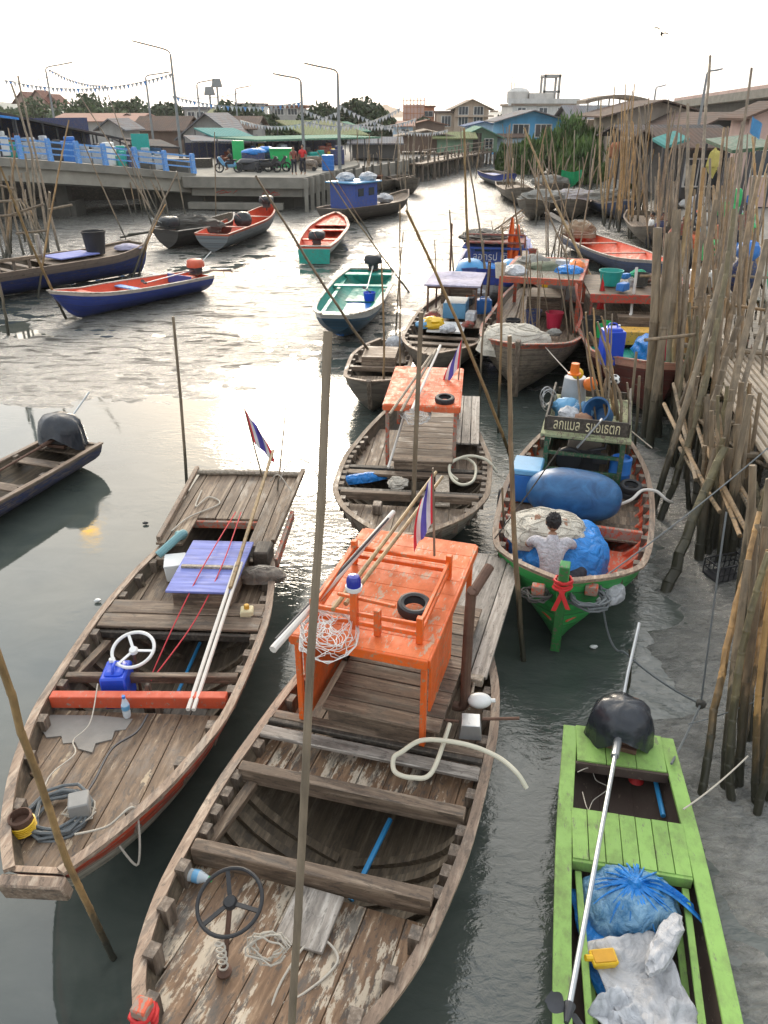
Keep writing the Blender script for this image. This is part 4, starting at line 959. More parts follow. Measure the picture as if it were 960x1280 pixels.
obj('loose_board', MB().box((Cb.P(553, 612, .8).x, Cb.P(553, 612, .8).y, .79), (1.0, .2, .03), rz=.05), 'palez', Cb.o, .005)
obj('rod', MB().tube([Cb.P(485, 585, .85), Cb.P(505, 520, 1.3)], .02, 7), 'pvc', Cb.o)

# ---------------------------------------------------------------- D: green bowed boat with the man
D = Hull((1.93, 7.08), (3.48, 12.46), ((0, .03), (.04, .3), (.1, .62), (.18, .87), (.31, .98), (.52, 1.03), (.68, .98), (.84, .82), (1, .55)), ((0, 1.1), (.1, .95), (.2, .84), (.5, .74), (1, .8)), zk=((0, .12), (.08, .0), (.2, -.03), (.82, -.03), (1, .2)), rb=.15, p=2.0,
         name='green_fishing_boat', label='green hulled fishing boat with red inside and seated man in its bow', group=None)
hD = hullmat('green hull', (.04, .36, .08), [(.965, 1.1, (.45, .32, .22))], chip=.07, under=(.17, .15, .1), planks=6, dirt=.3, rough=.5)
M['redin'] = paint('worn red floor paint', (.72, .12, .05), .6, .11, (.42, .3, .22), dirt=.25)
D.build(hD, 'redin', 'rail', nt=36, cap=(.075, .03), capmat='rail')
D.stempost(.24, .11, 'green'); obj('ribbon', coil((D.X(0) - .0, 0, 1.02), .1, 4, .017, .03, seed=12, jit=.012), 'rrib', D.o)
obj('ribbon_tail', MB().sheet(3, 6, lambda u, v: (D.X(0) - .1 - .03 * v, -.04 + .05 * u + .08 * v, 1.05 - .25 * v), .004).sheet(3, 6, lambda u, v: (D.X(0) - .1 - .04 * v, .04 - .05 * u - .1 * v, 1.05 - .2 * v), .004), 'rrib', D.o)
D.deck(.03, .345, 0, 'redin', z=.5, pw=.26, name='floor_board', jit=.006); D.beam(.355, -.04, .06, .14, 'redor'); D.deck(.36, .62, -.16, 'wx', pw=.24, across=True, seed=5)
D.deck(.62, .98, -.12, 'wx', pw=.2)
D.ribs([.12, .19, .26, .33, .39, .45, .51, .57, .63, .69, .75, .81, .87], u0=.5, mat='redin', stub='wz')
D.deck(.02, .075, -.1, 'green', pw=.2, name='bow_deck')
# cabin
c0 = D.P(678, 600, .72); cx, cyl, cyr = D.P(722, 600, .72).x, D.P(678, 600, .72).y, D.P(772, 600, .72).y; cyl, cyr = max(cyl, cyr), min(cyl, cyr); cw = cyl - cyr; cm = (cyl + cyr) / 2; CL = 1.7
cab = bpy.data.objects.new('cabin', None); COL.objects.link(cab); cab.parent = D.o; cab.location = (cx, cm, 0)
fm = MB()
for y_ in (-cw / 2, cw / 2):
    for x_ in (0, CL): fm.box((x_, y_, 1.05), (.07, .07, .74))
for z_ in (.86, 1.12): fm.box((0, 0, z_), (.05, cw, .05))
fm.box((CL / 2, cw / 2, 1.38), (CL, .05, .05)).box((CL / 2, -cw / 2, 1.38), (CL, .05, .05)).box((0, 0, 1.38), (.05, cw, .05)).box((CL, 0, 1.38), (.05, cw, .05)); obj('cabin_frame', fm, 'dgreen', cab, .006)
obj('cabin_wall', MB().box((.0, 0, .77), (.03, cw, .2)).box((CL / 2, cw / 2, .85), (CL, .03, .36)).box((CL / 2, -cw / 2, .85), (CL, .03, .36)).box((CL, 0, .95), (.03, cw, .6)), 'dgreen', cab, .004)
obj('cabin_roof', MB().box((CL / 2 - .03, 0, 1.42), (CL + .16, cw + .2, .05)), 'olive', cab, .008)
obj('engine', MB().box((.7, 0, .92), (.9, .5, .36)).lathe([(.18, 0), (.2, .02), (.2, .06)], (.18, .2, .95), 16, mat=Matrix.Rotation(R(90), 3, 'Y')).tube([(.3, .2, 1.0), (.3, -.3, 1.15), (.5, -.3, 1.2)], .03, 7).box((.2, -.25, 1.02), (.2, .2, .1)), 'dsteel', cab, .01)
obj('roof_fence', MB().box((-.02, 0, 1.58), (.03, cw + .06, .22)).box((CL, 0, 1.52), (.03, cw, .12)).box((CL / 2, cw / 2 + .05, 1.56), (CL, .03, .2)).box((CL / 2, -cw / 2 - .05, 1.56), (CL, .03, .2)), 'dark', cab, .004)
def lettering(text, w, h, mat, parent, loc, rot, ext=.003, name='lettering'):
    cu = bpy.data.curves.new(name, 'FONT'); cu.body = text; cu.size = 1; cu.extrude = ext; cu.align_x = 'CENTER'; cu.align_y = 'CENTER'
    o = bpy.data.objects.new(name, cu); COL.objects.link(o); bpy.context.view_layer.update()
    d = o.dimensions.copy(); dg = bpy.context.evaluated_depsgraph_get(); me = bpy.data.meshes.new_from_object(o.evaluated_get(dg)); bpy.data.objects.remove(o)
    me.materials.clear(); me.materials.append(M[mat])
    sx, sy = w / max(d.x, .01), h / max(d.y, .01)
    for v in me.vertices: v.co.x *= sx; v.co.y *= sy
    o = bpy.data.objects.new(name, me); COL.objects.link(o); o.parent = parent; o.location = loc; o.rotation_euler = rot
    return o
lettering('ลกแมล  รเเอเธตก', cw * .86, .13, 'letter', cab, (-.042, 0, 1.58), (R(90), 0, R(-90)))
obj('aluminium_strip', MB().bar((-.12, .1, 1.28), (-.02, -.2, 1.72), .05, .02), 'steel', cab, .004)

def onD(px, py, z): return Vector(G(px, py, z))
# blue drum like float across the deck, net piles
tb = onD(717, 618, .95); o = thing('blue_float', 'huge dull blue plastic drum lying crosswise before the green cabin', 'drum', (tb.x, tb.y, .95), D.rz + R(90) - .05)
obj('drum_body', MB().blob((0, 0, 0), (.64, .34, .34), .025, 1.3, 40, 24, seed=3, p=.86), 'drum', o)
tp = onD(702, 668, .9)
o = netheap('covered_net_pile', (tp.x - .02, tp.y - .0, .45), (.63, .68, .62), 'tarpb', 'bright blue tarp pile holding pale net, in front of the seated man', 'tarp', 7, 0, amp=.12)
q = onD(690, 655, 1.05); netheap('fishing_net', (q.x - .05, q.y + .05, .88), (.52, .42, .25), 'netc', 'pale cream fishing net heaped on top of the bright blue tarp', 'fishing net', 2, 40, 'netc', .13, sth=.006)
q = onD(700, 715, .7); netheap('fishing_net', (q.x + .06, q.y + .08, .5), (.42, .36, .22), 'netp', 'grey lilac net on the lap side of the seated man', 'fishing net', 5, 26, 'netp', .18, sth=.005)
q = onD(757, 728, .8); o = thing('white_bucket', 'white plastic bag bundle on right bow rail of green boat', 'bag', (q.x, q.y, .68))
obj('bag', MB().blob((0, 0, 0), (.24, .2, .17), .12, 2, 26, 16, seed=6), 'wsack', o)
q = onD(738, 748, .9); tag(obj('rope_coil', coil((0, 0, 0), .24, 7, .014, .012, seed=13, jit=.03), 'ropeg', loc=(q.x, q.y + .05, .83)), 'coiled grey blue rope in the bow right of the red ribbon', 'rope')
q = onD(668, 738, .9); tag(obj('rope_coil', coil((0, 0, 0), .16, 6, .011, .012, seed=14, jit=.03), 'roped', loc=(q.x + .03, q.y, .82)), 'tangle of dark rope in the bow left of the red ribbon', 'rope')
for px, lb in ((674, 'left'), (741, 'right')):
    q = onD(px, 732, 1.0); obj('bow_cleat', MB().box((*tuple(D.M.inverted() @ Vector((q.x, q.y + .03, .93))),), (.1, .14, .12)), 'redor', D.o, .01)
q = onD(660, 600, .9); o = thing('cooler_box', 'light blue cooler box with pale lid left of green cabin', 'cooler box', (q.x, q.y + .1, .6), D.rz + R(90))
obj('box_body', MB().box((0, 0, .22), (.38, .5, .44), tap=1.05), 'bluep', o, .02); obj('lid', MB().box((0, 0, .48), (.43, .56, .08), tap=.95), 'cool', o, .015)
q = onD(775, 585, .9); o = thing('blue_drum', 'upright blue drum wedged right of green cabin', 'drum', (q.x, q.y, .62)); obj('drum_body', MB().lathe([(.14, 0), (.16, .02), (.155, .2), (.165, .22), (.155, .24), (.16, .44), (.13, .46), (.12, .42), (.001, .42)], n=20), 'bluep', o)
q = onD(789, 605, .85); tyre((q.x, q.y, .80), .16, .11, 'black tyre lying on deck behind blue drum of green boat', rx=.15); q2 = onD(789, 612, .8); tyre((q.x, q.y, .70), .16, .1, 'black tyre under another tyre on the green boat')
q = onD(627, 622, .6); tyre((q.x, q.y, .55), .2, .1, 'black tyre fender hanging over left side of green boat', rx=R(90), rz=D.rz + .05)
world_tube(D, 'water_hose', [D.P(*p) for p in ((776, 630, .78), (790, 624, .85), (803, 613, .92), (820, 614, .9), (832, 624, .8), (840, 628, .7))], .022, 'pvc', 'white plastic hose bending over right rim of green boat', 'hose')
# load on the cabin roof
def onCab(x, y, z=1.45): return D.M @ Matrix.Translation((cx, cm, 0)) @ Vector((x, y, z))
o = thing('grey_bucket', 'upturned grey bucket at back left on the green cabin', 'bucket', onCab(1.35, .28)); obj('bucket_body', MB().lathe([(.2, 0), (.2, .02), (.17, .42), (.16, .43), (.001, .43)], n=24), 'grayp', o); obj('rim', MB().lathe([(.2, 0), (.215, .0), (.215, .03), (.2, .03)], n=24), 'grayp', o)
o = thing('blue_basket', 'dark blue tub lying tilted on the green cabin roof', 'tub', onCab(.45, -.16, 1.62)); o.rotation_euler = (.5, -.9, .2); obj('tub_body', MB().lathe([(.001, -.16), (.15, -.16), (.2, .16), (.215, .17), (.185, .16), (.14, -.13), (.001, -.13)], n=24), M['drum'], o)
for k, (x, y, rr3, mt, lb) in enumerate(((.35, .28, (.17, .15, .16), 'wsack', 'white plastic bag at front of the green cabin roof'), (.75, .33, (.22, .17, .16), 'cool', 'pale blue plastic bag on the left of the cabin roof'), (.6, .1, (.2, .13, .17), 'sack', 'crumpled grey blue bag in middle of the cabin roof'), (.3, .1, (.16, .1, .1), M['skin'], 'pinkish net bag behind the name board'))):
    o = thing('plastic_bag', lb, 'bag', onCab(x, y, 1.5)); obj('bag', MB().blob((0, 0, .06), rr3, .22, 2.4, 22, 14, seed=k + 20), mt, o)
def floatball(loc, r, mat, lb, spots=False):
    o = thing('float_ball', lb, 'float', loc); obj('ball', MB().blob((0, 0, 0), (r, r, r), .0, 1, 24, 16), mat, o)
    if spots:
        s_ = MB(); 
        for d in ((0, -1, .1), (.8, -.55, .3), (-.8, -.5, .35), (.45, -.7, -.6), (-.5, -.7, -.55), (0, -.4, .95), (.9, .3, .4), (-.9, .3, .3)):
            dv = Vector(d).normalized(); s_.lathe([(r * .33, 0), (r * .28, .006), (.001, .012)], tuple(dv * r * .95), 6, mat=Vector((0, 0, 1)).rotation_difference(dv).to_matrix())
        obj('patch', s_, 'black', o)
fy = onCab(.9, 0).y
floatball(PY(738, 480, fy + .3), .11, 'orp', 'round orange float ball on a pole over the cabin roof'); floatball(PY(768, 475, fy), .085, 'whitep', 'black and white football on top of a pole', True)
floatball(PY(722, 467, fy + .25), .09, 'yelp', 'yellow float behind the orange bucket float')
o = thing('orange_bucket', 'small orange bucket topping a pole over the green cabin', 'bucket', PY(718, 468, fy)); obj('bucket_body', MB().lathe([(.1, 0), (.1, .02), (.07, .03), (.06, .17), (.001, .17)], n=16), 'orp', o)
for k in range(13):
    bx, by = .55 + (k % 4) * .2, -.12 - .37 * ((k * .37) % 1); px = 729 + k * 3.2; ty = (400, 390, 415, 440, 385, 402, 430, 395, 460, 380, 410, 450, 392)[k]
    a = onCab(bx, by); b = PY(px + (k % 3 - 1) * 2, ty, a.y + .15)
    pole(a, b, .016 + .006 * (k % 3), '%s bamboo stick %s the green cabin, tip %s' % (('grey', 'orange', 'brown')[k % 3], 'upright on', ('leftmost', '2nd from left', '3rd from left', '4th from left', '5th from left', '6th from left', '7th from left', '8th from left', '9th from left', '10th from left', '11th from left', '12th from left', 'rightmost')[k]), ('bamg', 'bamo', 'bam')[k % 3], 'bamboo_stick', 'stick', 'sticks standing on the green cabin', sink=0)
pole(onCab(.3, .08), PY(722, 470, fy), .02, 'dark pole holding the small orange bucket over the cabin', 'post', sink=0); pole(onCab(.7, -.3), PY(768, 480, fy), .02, 'pole holding the football over the cabin', 'bamo', sink=0)
ppx((777, 590), (784, 478), .025, 'grey pipe standing behind right side of green cabin', z0=.5, mat='bamg', name='pipe', cat='pipe')
q = PY(686, 500, onCab(1.0, .45).y); o = thing('wire_trap', 'round wire trap standing at left of the cabin roof', 'fish trap', q)
obj('trap_frame', MB().tube([(.12 * math.cos(a), 0, .18 * math.sin(a)) for a in [k * .314 for k in range(20)]], .008, 5, close=True).tube([(.1 * math.cos(a), .2, .15 * math.sin(a)) for a in [k * .314 for k in range(20)]], .008, 5, close=True), 'steel', o)
obj('trap_mesh', MB().tube([((.12 - .02 * (k % 2)) * math.cos(k * 1.9), .2 * (k % 2), (.18 - .03 * (k % 2)) * math.sin(k * 1.9)) for k in range(30)], .003, 4), 'steel', o)
world_tube(D, 'mooring_rope', [D.M.inverted() @ p for p in sag(D.W(D.X(.05), -.4, .95), G(780, 815, .25), .25, 6) + sag(G(780, 815, .25), G(876, 880, .15), .05, 5)[1:]], .012, 'ropeg', 'slack mooring rope from bow of green boat over the mud', 'rope', 3)
pole(G(775, 860, .0), PY(787, 812, G(775, 860, 0).y + .1), .02, 'short white pipe stuck in the mud behind lime green skiff', 'bamg', 'pipe', 'pipe')

# ---------------------------------------------------------------- E: lime green skiff
E_ = Hull((1.22, .6), (2.16, 5.44), ((0, .35), (.2, .5), (.45, .58), (.7, .56), (1, .48)), ((0, .62), (.4, .5), (1, .5)), zk=((0, .2), (.2, .0), (1, .02)), rb=.2, rs=.0, p=4, fl=.12,
          name='lime_green_skiff', label='lime green skiff with blue sacks and long propeller shaft, nearest on the right')
hE = hullmat('lime hull', (.21, .43, .06), (), chip=.05, planks=3, dirt=.25, rough=.45, seam=.4)
M['darkin'] = paint('dark brown inner boards', (.07, .045, .035), .7, .05, dirt=.5)
E_.build(hE, 'darkin', 'lime', nt=24, nu=8, cap=None)
for sg in (1, -1):   # broad side decks
    mb = MB(); n = 20; vs_ = []
    for i in range(n + 1):
        t = i / n; q = E_.S(t, 1); wi = .115
        for yy_, zz_ in ((q.y + .01, q.z - .02), (q.y + .01, q.z + .012), (q.y - wi, q.z + .012), (q.y - wi, q.z - .02)): vs_.append((q.x, yy_ * sg, zz_))
    fs = [(i * 4 + j, (i + 1) * 4 + j, (i + 1) * 4 + (j + 1) % 4, i * 4 + (j + 1) % 4) for i in range(n) for j in range(4)] + [(0, 1, 2, 3), (n * 4 + 3, n * 4 + 2, n * 4 + 1, n * 4)]
    mb.add(vs_, fs if sg > 0 else [f[::-1] for f in fs]); obj('side_deck', mb, 'lime', E_.o, .004)
def planks(t0, t1, name, n=7, z=.505, ins=.11, mt='lime'):
    mb = MB(); wi = E_.hw((t0 + t1) / 2) - ins; xm = (E_.X(t0) + E_.X(t1)) / 2
    for k in range(n): w_ = 2 * wi / n; mb.box((xm, -wi + w_ * (k + .5), z + rnd(-.003, .003)), (E_.X(t1) - E_.X(t0), w_ - .006, .028))
    obj(name, mb, mt, E_.o, .003)
planks(.91, 1.0, 'stern_deck', 3, .512); planks(.70, .80, 'middle_deck', 7)
obj('deck_edge', MB().box((E_.X(.698), 0, .46), (.03, .88, .1)), 'lime', E_.o, .004); obj('stern_edge', MB().box((E_.X(.908), 0, .46), (.03, .8, .1)), 'darkin', E_.o, .004)
E_.deck(.1, .99, 0, 'darkin', z=.15, pw=.22, name='floor_board')
for sg in (1, -1):
    for dy_, dz_ in ((.17, -.07), (.22, -.2)): obj('inner_rail', MB().bar((E_.X(.1), (E_.hw(.1) - dy_ + .02) * sg, .5 + dz_), (E_.X(.69), (E_.hw(.69) - dy_) * sg, .5 + dz_), .05, .025), 'lime', E_.o, .004)
q = hP(E_, 769, 900, .52); mm = E_.M @ Matrix.Translation((E_.X(.985), -.0, .53)); pr_ = hP(E_, 712, 1255, .75)
ea = math.atan2(pr_.y - 0, pr_.x - E_.X(.985)) - math.pi
motor(mm, 'gloss', 'drape', 'longtail motor under glossy black cover on stern of lime green skiff', shaft=(pr_.xy - Vector((E_.X(.985), 0))).length - .15, tilt=.02, rz=ea, r=.25, shaftmat='steel', col='rust')
def onE(px, py, z): v = G(px, py, z); return v
q = onE(790, 1118, .45); o = netheap('blue_sack', (q.x, q.y, .3), (.36, .31, .26), 'sack', 'plump blue mesh sack tied in a knot on lime skiff', 'sack', 11, 0, amp=.12, rz=.2, p=.85)
kn = MB().blob((0, .0, .27), (.05, .05, .05), .25, 3, 14, 10)
for k in range(34):
    a = k * .185 + .12 * math.sin(k * 5); L_ = .2 + .05 * ((k * 7) % 3); pk_ = []
    for j in range(8): rr3 = .02 + L_ * j / 7; xx_, yy3 = rr3 * math.cos(a + .1 * j / 7), rr3 * math.sin(a + .1 * j / 7); pk_.append((xx_, yy3, .272 * math.sqrt(max(.02, 1 - (xx_ / .40)**2 - (yy3 / .345)**2))**.95))
    kn.tube(pk_, [.016 - .0018 * j for j in range(8)], 5)
kn.sheet(10, 6, lambda u, v: (.05 + .36 * u, -.02 - .22 * u * u + (v - .5) * (.03 + .14 * u), .275 - .16 * u * u + .02 * math.sin(v * 14)), .004)
obj('knot', kn, 'tarpb', o)
def cloth(name, px, py, z, w, l, rz, mat, lb, cat, seed, amp=.07, th=.012, curl=.0):
    q = G(px, py, z); o = thing(name, lb, cat, q, rz)
    def fn(u, v):
        x, y = (u - .5) * w, (v - .5) * l; e = mn.fractal(Vector((x * 3 + seed, y * 3, 0)), 1, 2, 4); ed = .06 * mn.noise(Vector((u * 5 + seed, v * 5, 3)))
        return (x * (1 + ed) + .05 * mn.noise(Vector((y * 4, seed, 0))), y * (1 + ed) + .05 * mn.noise(Vector((x * 4, seed, 9))), amp * e + curl * ((2 * u - 1)**4) + amp * .8 * abs(math.sin((x * 5 + y * 3) + 2 * e)))
    obj('fabric', MB().sheet(26, 30, fn, th), mat, o, smooth=3); return o
cloth('white_sheet', 810, 1250, .42, .52, .85, .15, 'wsheet', 'dirty white sheet spread over blue cloth in lime green skiff', 'sheet', 4, .06)
cloth('blue_mesh_cloth', 780, 1190, .32, .56, 1.0, .05, 'tarpb', 'blue mesh cloth lying beneath the yellow bailer', 'cloth', 9, .05)
q = onE(830, 1182, .5); o = thing('rolled_sheet', 'rolled grey white cloth lying across top of the white sheet', 'cloth', (q.x, q.y, .52), .9)
obj('roll', MB().blob((0, 0, 0), (.26, .075, .06), .2, 3, 24, 14, seed=2, p=.8), 'wsheet', o)
cloth('white_sheet', 775, 1278, .45, .25, .3, .6, 'wsack', 'crumpled pale cloth by the propeller of lime green skiff', 'cloth', 14, .1)
q = onE(755, 1195, .5); o = thing('yellow_bailer', 'orange yellow plastic water bailer on blue cloth', 'bailer', (q.x, q.y, .43), .1)
obj('scoop', MB().box((0, 0, .035), (.15, .1, .07), tap=1.25), 'yelp', o, .012); obj('hollow_shade', MB().box((0, 0, .073), (.15, .09, .008)), plain('shaded bailer inside', (.6, .3, .01), .5), o, .003); obj('handle', MB().tube([(-.08, 0, .06), (-.13, 0, .07)], .022, 8), 'yelp', o)  # flat darker plate on top: the scoop's inner shade as colour
world_tube(E_, 'blue_pipe', [hP(E_, 818, 970, .3), hP(E_, 829, 1020, .3)], .022, 'pvcb', 'short blue pipe in stern well of lime green skiff', 'pipe')
tag(obj('red_funnel', MB().lathe([(.07, 0), (.012, .08), (.01, .12)], n=14), 'rrib', loc=G(795, 975, .2)), 'small faded red funnel in stern well of lime skiff', 'funnel')
world_tube(E_, 'thin_cord', [hP(E_, *p) for p in ((722, 965, .5), (738, 960, .45), (745, 975, .3), (760, 985, .3), (742, 1000, .3), (735, 1012, .48), (728, 990, .45))], .004, 'rope', 'thin white cord curled in stern well of lime skiff', 'cord')
# ================================================================ skiffs and boats farther off
ZF = ((0, .62), (.4, .48), (1, .5))
def simple(bow, stern, hw, zs, mat, label, inn='hold', capm='rail', zk=((0, .25), (.15, .0), (1, .02)), name='fishing_boat', thw=(.3, .55, .8), thm='wy', decks=(), ribs=(), rb=.25, rs=.05, p=2.8, cap=(.08, .03), z=None, group=None, nt=22, fl=.25, floor='dark', transom=None):
    h = Hull(bow, stern, hw, zs, zk=zk, rb=rb, rs=rs, p=p, fl=fl, name=name, label=label, cat='boat', group=group)
    h.build(mat, inn, capm if isinstance(capm, str) else 'rail', nt=nt, nu=6, cap=cap, capmat=capm)
    if floor: h.deck(.12, .92, 0, floor, z=.12, pw=.3, name='floor_board')
    for t0, t1, dz, m in decks: h.deck(t0, t1, dz, m, pw=.22)
    for t in thw: h.beam(t, -.05, .22, .035, thm, name='thwart')
    if ribs: h.ribs(ribs, u0=.5, mat=inn if inn != 'hold' else 'dark', stub='wz')
    return h
HB = hullmat('dark blue planks', (.035, .05, .17), (), .06, planks=5, dirt=.3, rough=.5)
HBW = hullmat('blue hull pale top', (.03, .055, .26), [(.88, 1.1, (.6, .5, .42))], .05, planks=4, dirt=.3, rough=.45)
HT = hullmat('navy hull white top', (.03, .10, .17), [(.78, 1.1, (.6, .6, .56))], .04, planks=3, dirt=.35, rough=.45)
HG = hullmat('grey brown hull', (.17, .145, .115), (), .12, planks=7, dirt=.6)
HGR = hullmat('grey hull red rim', (.16, .18, .19), [(.9, 1.1, (.5, .1, .05))], .08, planks=4, dirt=.5)
HK = hullmat('pale brown hull', (.25, .2, .145), [(.93, 1.1, (.45, .1, .05))], .14, planks=10, dirt=.65, seam=1.0)
HL = hullmat('white blue bow', (.5, .5, .5), [(.6, 1.1, (.04, .08, .4))], .08, planks=5, dirt=.4)
HM = hullmat('maroon hull', (.14, .035, .025), [(.88, 1.1, (.55, .28, .2))], .08, planks=6, dirt=.4)
HN = hullmat('blue grey hull', (.08, .11, .2), [(.9, 1.1, (.5, .45, .42))], .06, planks=4, dirt=.4)
M['orin'] = paint('bright orange red inside', (.75, .09, .03), .5, .06, dirt=.2)
M['capw'] = paint('off white rim', (.62, .56, .48), .55, .12, dirt=.3)
# F: skiff at the left edge
ZT = ((0, .5), (1, .46))
F_ = simple((-6.9, 8.2), (-5.42, 12.72), ((0, .3), (.3, .5), (.7, .56), (1, .54)), ZT, hullmat('worn navy skiff planks', (.03, .04, .11), [(.9, 1.1, (.2, .16, .12))], .14, planks=4, dirt=.6), 'old wooden skiff with dark blue side and black covered motor at the left edge', decks=((.9, 1.0, -.03, 'wx'),), thw=(.35, .6, .80), ribs=(.3, .4, .5, .6, .7, .8), inn='hold', capm='rail', p=3.5, fl=.15)
motor(F_.M @ Matrix.Translation((F_.X(.93), 0, .52)), 'gloss', 'drape', 'longtail motor under black cover on stern of left edge skiff', shaft=3.3, tilt=.0, rz=.05, r=.34, shaftmat='rust')
tag(obj('cup', MB().lathe([(.07, 0), (.09, .02), (.1, .08), (.09, .08), (.001, .03)], n=14), 'whitep', loc=F_.W(.1, .1, .16)), 'small white bowl on floor of left edge skiff', 'bowl')
# G: teal boat
G_ = Hull((-1.25, 20.2), (-.45, 28.2), ((0, .42), (.1, .72), (.35, .95), (.7, .98), (1, .80)), ((0, .92), (.3, .72), (1, .66)), zk=((0, .35), (.16, .0), (1, .02)), rb=.5, rs=0, p=3.6, fl=.2, name='teal_skiff', label='white rimmed teal boat with black hooded motor, middle of the creek')
G_.build(HT, 'teal', 'capw', nt=26, nu=8, cap=(.12, .04), capmat='capw')
G_.deck(.015, .13, -.05, 'teal', pw=.3, name='bow_deck'); G_.deck(.1, .6, 0, 'bluep', z=.2, pw=.3, name='floor_board'); G_.deck(.6, .95, 0, 'teal', z=.24, pw=.3, name='floor_board')
G_.beam(.66, -.06, .3, .05, 'teal', name='thwart'); G_.beam(.9, -.03, .4, .05, 'teal', name='thwart'); G_.transom(1.0, 'capw', .08)
for sg in (1, -1): obj('inner_rail', MB().bar((G_.X(.14), .66 * sg, .55), (G_.X(.9), .8 * sg, .5), .12, .04), 'teal', G_.o, .005)
motor(G_.M @ Matrix.Translation((G_.X(.97), -.1, .68)), 'motor', 'cap', 'motor with black hood on stern of teal boat', shaft=3.6, tilt=-.02, rz=.06, r=.38, shaftmat='pvc')
o = thing('blue_basket', 'small blue basket on floor of teal boat', 'basket', G_.W(.9, -.3, .25)); obj('basket_body', MB().lathe([(.16, 0), (.2, .26), (.18, .26), (.14, .03), (.001, .03)], n=16), 'jerry', o)
# H: small boat, green transom, orange inside
H_ = Hull((-2.45, 42.3), (-2.85, 33.0), ((0, .06), (.15, .62), (.45, .95), (.8, .86), (1, .68)), ((0, 1.0), (.3, .8), (1, .72)), zk=((0, .3), (.16, .0), (1, .04)), rb=.4, rs=0, p=3.2, name='orange_skiff', label='white sided boat with orange inside and green transom facing the camera')
HH = hullmat('white hull orange top', (.55, .55, .5), [(.88, 1.1, (.6, .1, .05))], .05, planks=3, dirt=.3)
H_.build(HH, 'orin', 'redor', nt=22, nu=7, cap=(.14, .05), capmat='redor')
obj('transom_panel', MB().prism([(-.62, .04), (.62, .04), (.66, .62), (-.66, .62)], 0, .03), 'teal', H_.o, .004); H_.o.children[-1].rotation_euler = (R(90), 0, R(90)); H_.o.children[-1].location = (H_.X(1) + .012, 0, 0)
H_.deck(.03, .3, -.06, 'orin', pw=.3); H_.deck(.3, .96, 0, 'orin', z=.2, pw=.3, name='floor_board'); H_.beam(.45, -.08, .4, .05, 'orin', name='thwart'); H_.transom(1.0, 'capw', .08); H_.beam(.75, -.08, .4, .05, 'orin', name='thwart')
motor(H_.M @ Matrix.Translation((H_.X(.93), .05, .7)), 'motor', 'cap', 'motor with black hood on boat with green transom', shaft=0, r=.42)
# I: small old wooden boat
I_ = simple((-.3, 14.8), (.1, 18.9), ((0, .05), (.1, .4), (.3, .66), (.6, .7), (.85, .5), (1, .2)), ((0, .85), (.3, .62), (1, .62)), HG, 'small grey wooden boat with blunt bow beside the boat with lilac canopy', decks=((.04, .35, -.1, 'wx'), (.6, .9, -.1, 'wx')), thw=(), ribs=(.15, .25, .35, .45, .55, .65, .75, .85))
I_.beam(.4, .0, .1, .1, 'wy'); obj('hatch', MB().box((I_.X(.55), 0, .72), (.9, .75, .22)), 'wy', I_.o, .01); I_.stempost(.05)
o = thing('plastic_bag', 'pale plastic bag at the stern of the small grey boat', 'bag', I_.W(1.5, -.2, .55)); obj('bag', MB().blob((0, 0, .12), (.22, .16, .18), .25, 2, 20, 12, seed=5), 'wsack', o)
# J: boat with lilac canopy
J_ = simple((.95, 16.2), (2.6, 24.6), ((0, .08), (.1, .55), (.3, .98), (.55, 1.0), (.85, .7), (1, .3)), ((0, 1.0), (.3, .75), (1, .75)), HG, 'dark wooden boat carrying a faded lilac canopy and white deck board', decks=((.03, .2, -.1, 'wx'), (.45, .95, -.08, 'wx')), thw=(.22, .3), ribs=(.1, .15, .2, .25, .3, .35, .4, .45, .5, .55, .6))
def frame(h, t0, t1, yw, z0, z1, mat, roofm=None, name='canopy', rail=True, th=.04, sagv=0.0, over=.1, ym=0.0, pt=.05):
    x0, x1 = h.X(t0), h.X(t1)
    for x in (x0, x1):
        for y in (-yw, yw): obj('canopy_post', MB().bar((x, y + ym, z0), (x, y + ym, z1), pt, pt), mat, h.o)
    fr = MB()
    for y in (-yw, yw): fr.bar((x0, y + ym, z1), (x1, y + ym, z1), pt, pt * 1.4)
    for x in (x0, x1): fr.bar((x, -yw + ym, z1 - .005), (x, yw + ym, z1 - .005), pt, pt * 1.6)
    obj('canopy_frame', fr, mat, h.o)
    if roofm: obj('canopy_roof', MB().sheet(14, 10, lambda u, v: (x0 - over + (x1 - x0 + 2 * over) * u, ym + (v - .5) * 2 * (yw + over), z1 + .06 + sagv * math.sin(u * 9) * math.sin(v * 3.14)), th), roofm, h.o)
M['lil'] = film('faded lilac canvas', (.36, .34, .46), .7, .4, 3)
frame(J_, .48, .68, .62, .7, 1.62, 'rust', 'lil', sagv=.03)
obj('deck_board', MB().box((J_.X(.38), 0, .80), (1.0, .9, .04)), 'whitep', J_.o); obj('engine_box', MB().box((J_.X(.56), -.05, .95), (.9, .6, .4)), 'cool', J_.o, .02); obj('stern_box', MB().box((J_.X(.78), .1, .95), (.9, .9, .45)), 'wy', J_.o, .02)
jerrycan(J_.W(J_.X(.62), -.75, .72), .4, .4, .3, 'bluep', 'blue container on right side of the boat with lilac canopy'); obj('flag_post', MB().tube([(J_.X(.72), .3, .7), (J_.X(.72), .3, 2.9)], .03, 7), 'rust', J_.o)
obj('exhaust_pipe', MB().tube([(J_.X(.68), -.8, .7), (J_.X(.68), -.8, 2.0)], .045, 8), 'rust', J_.o)
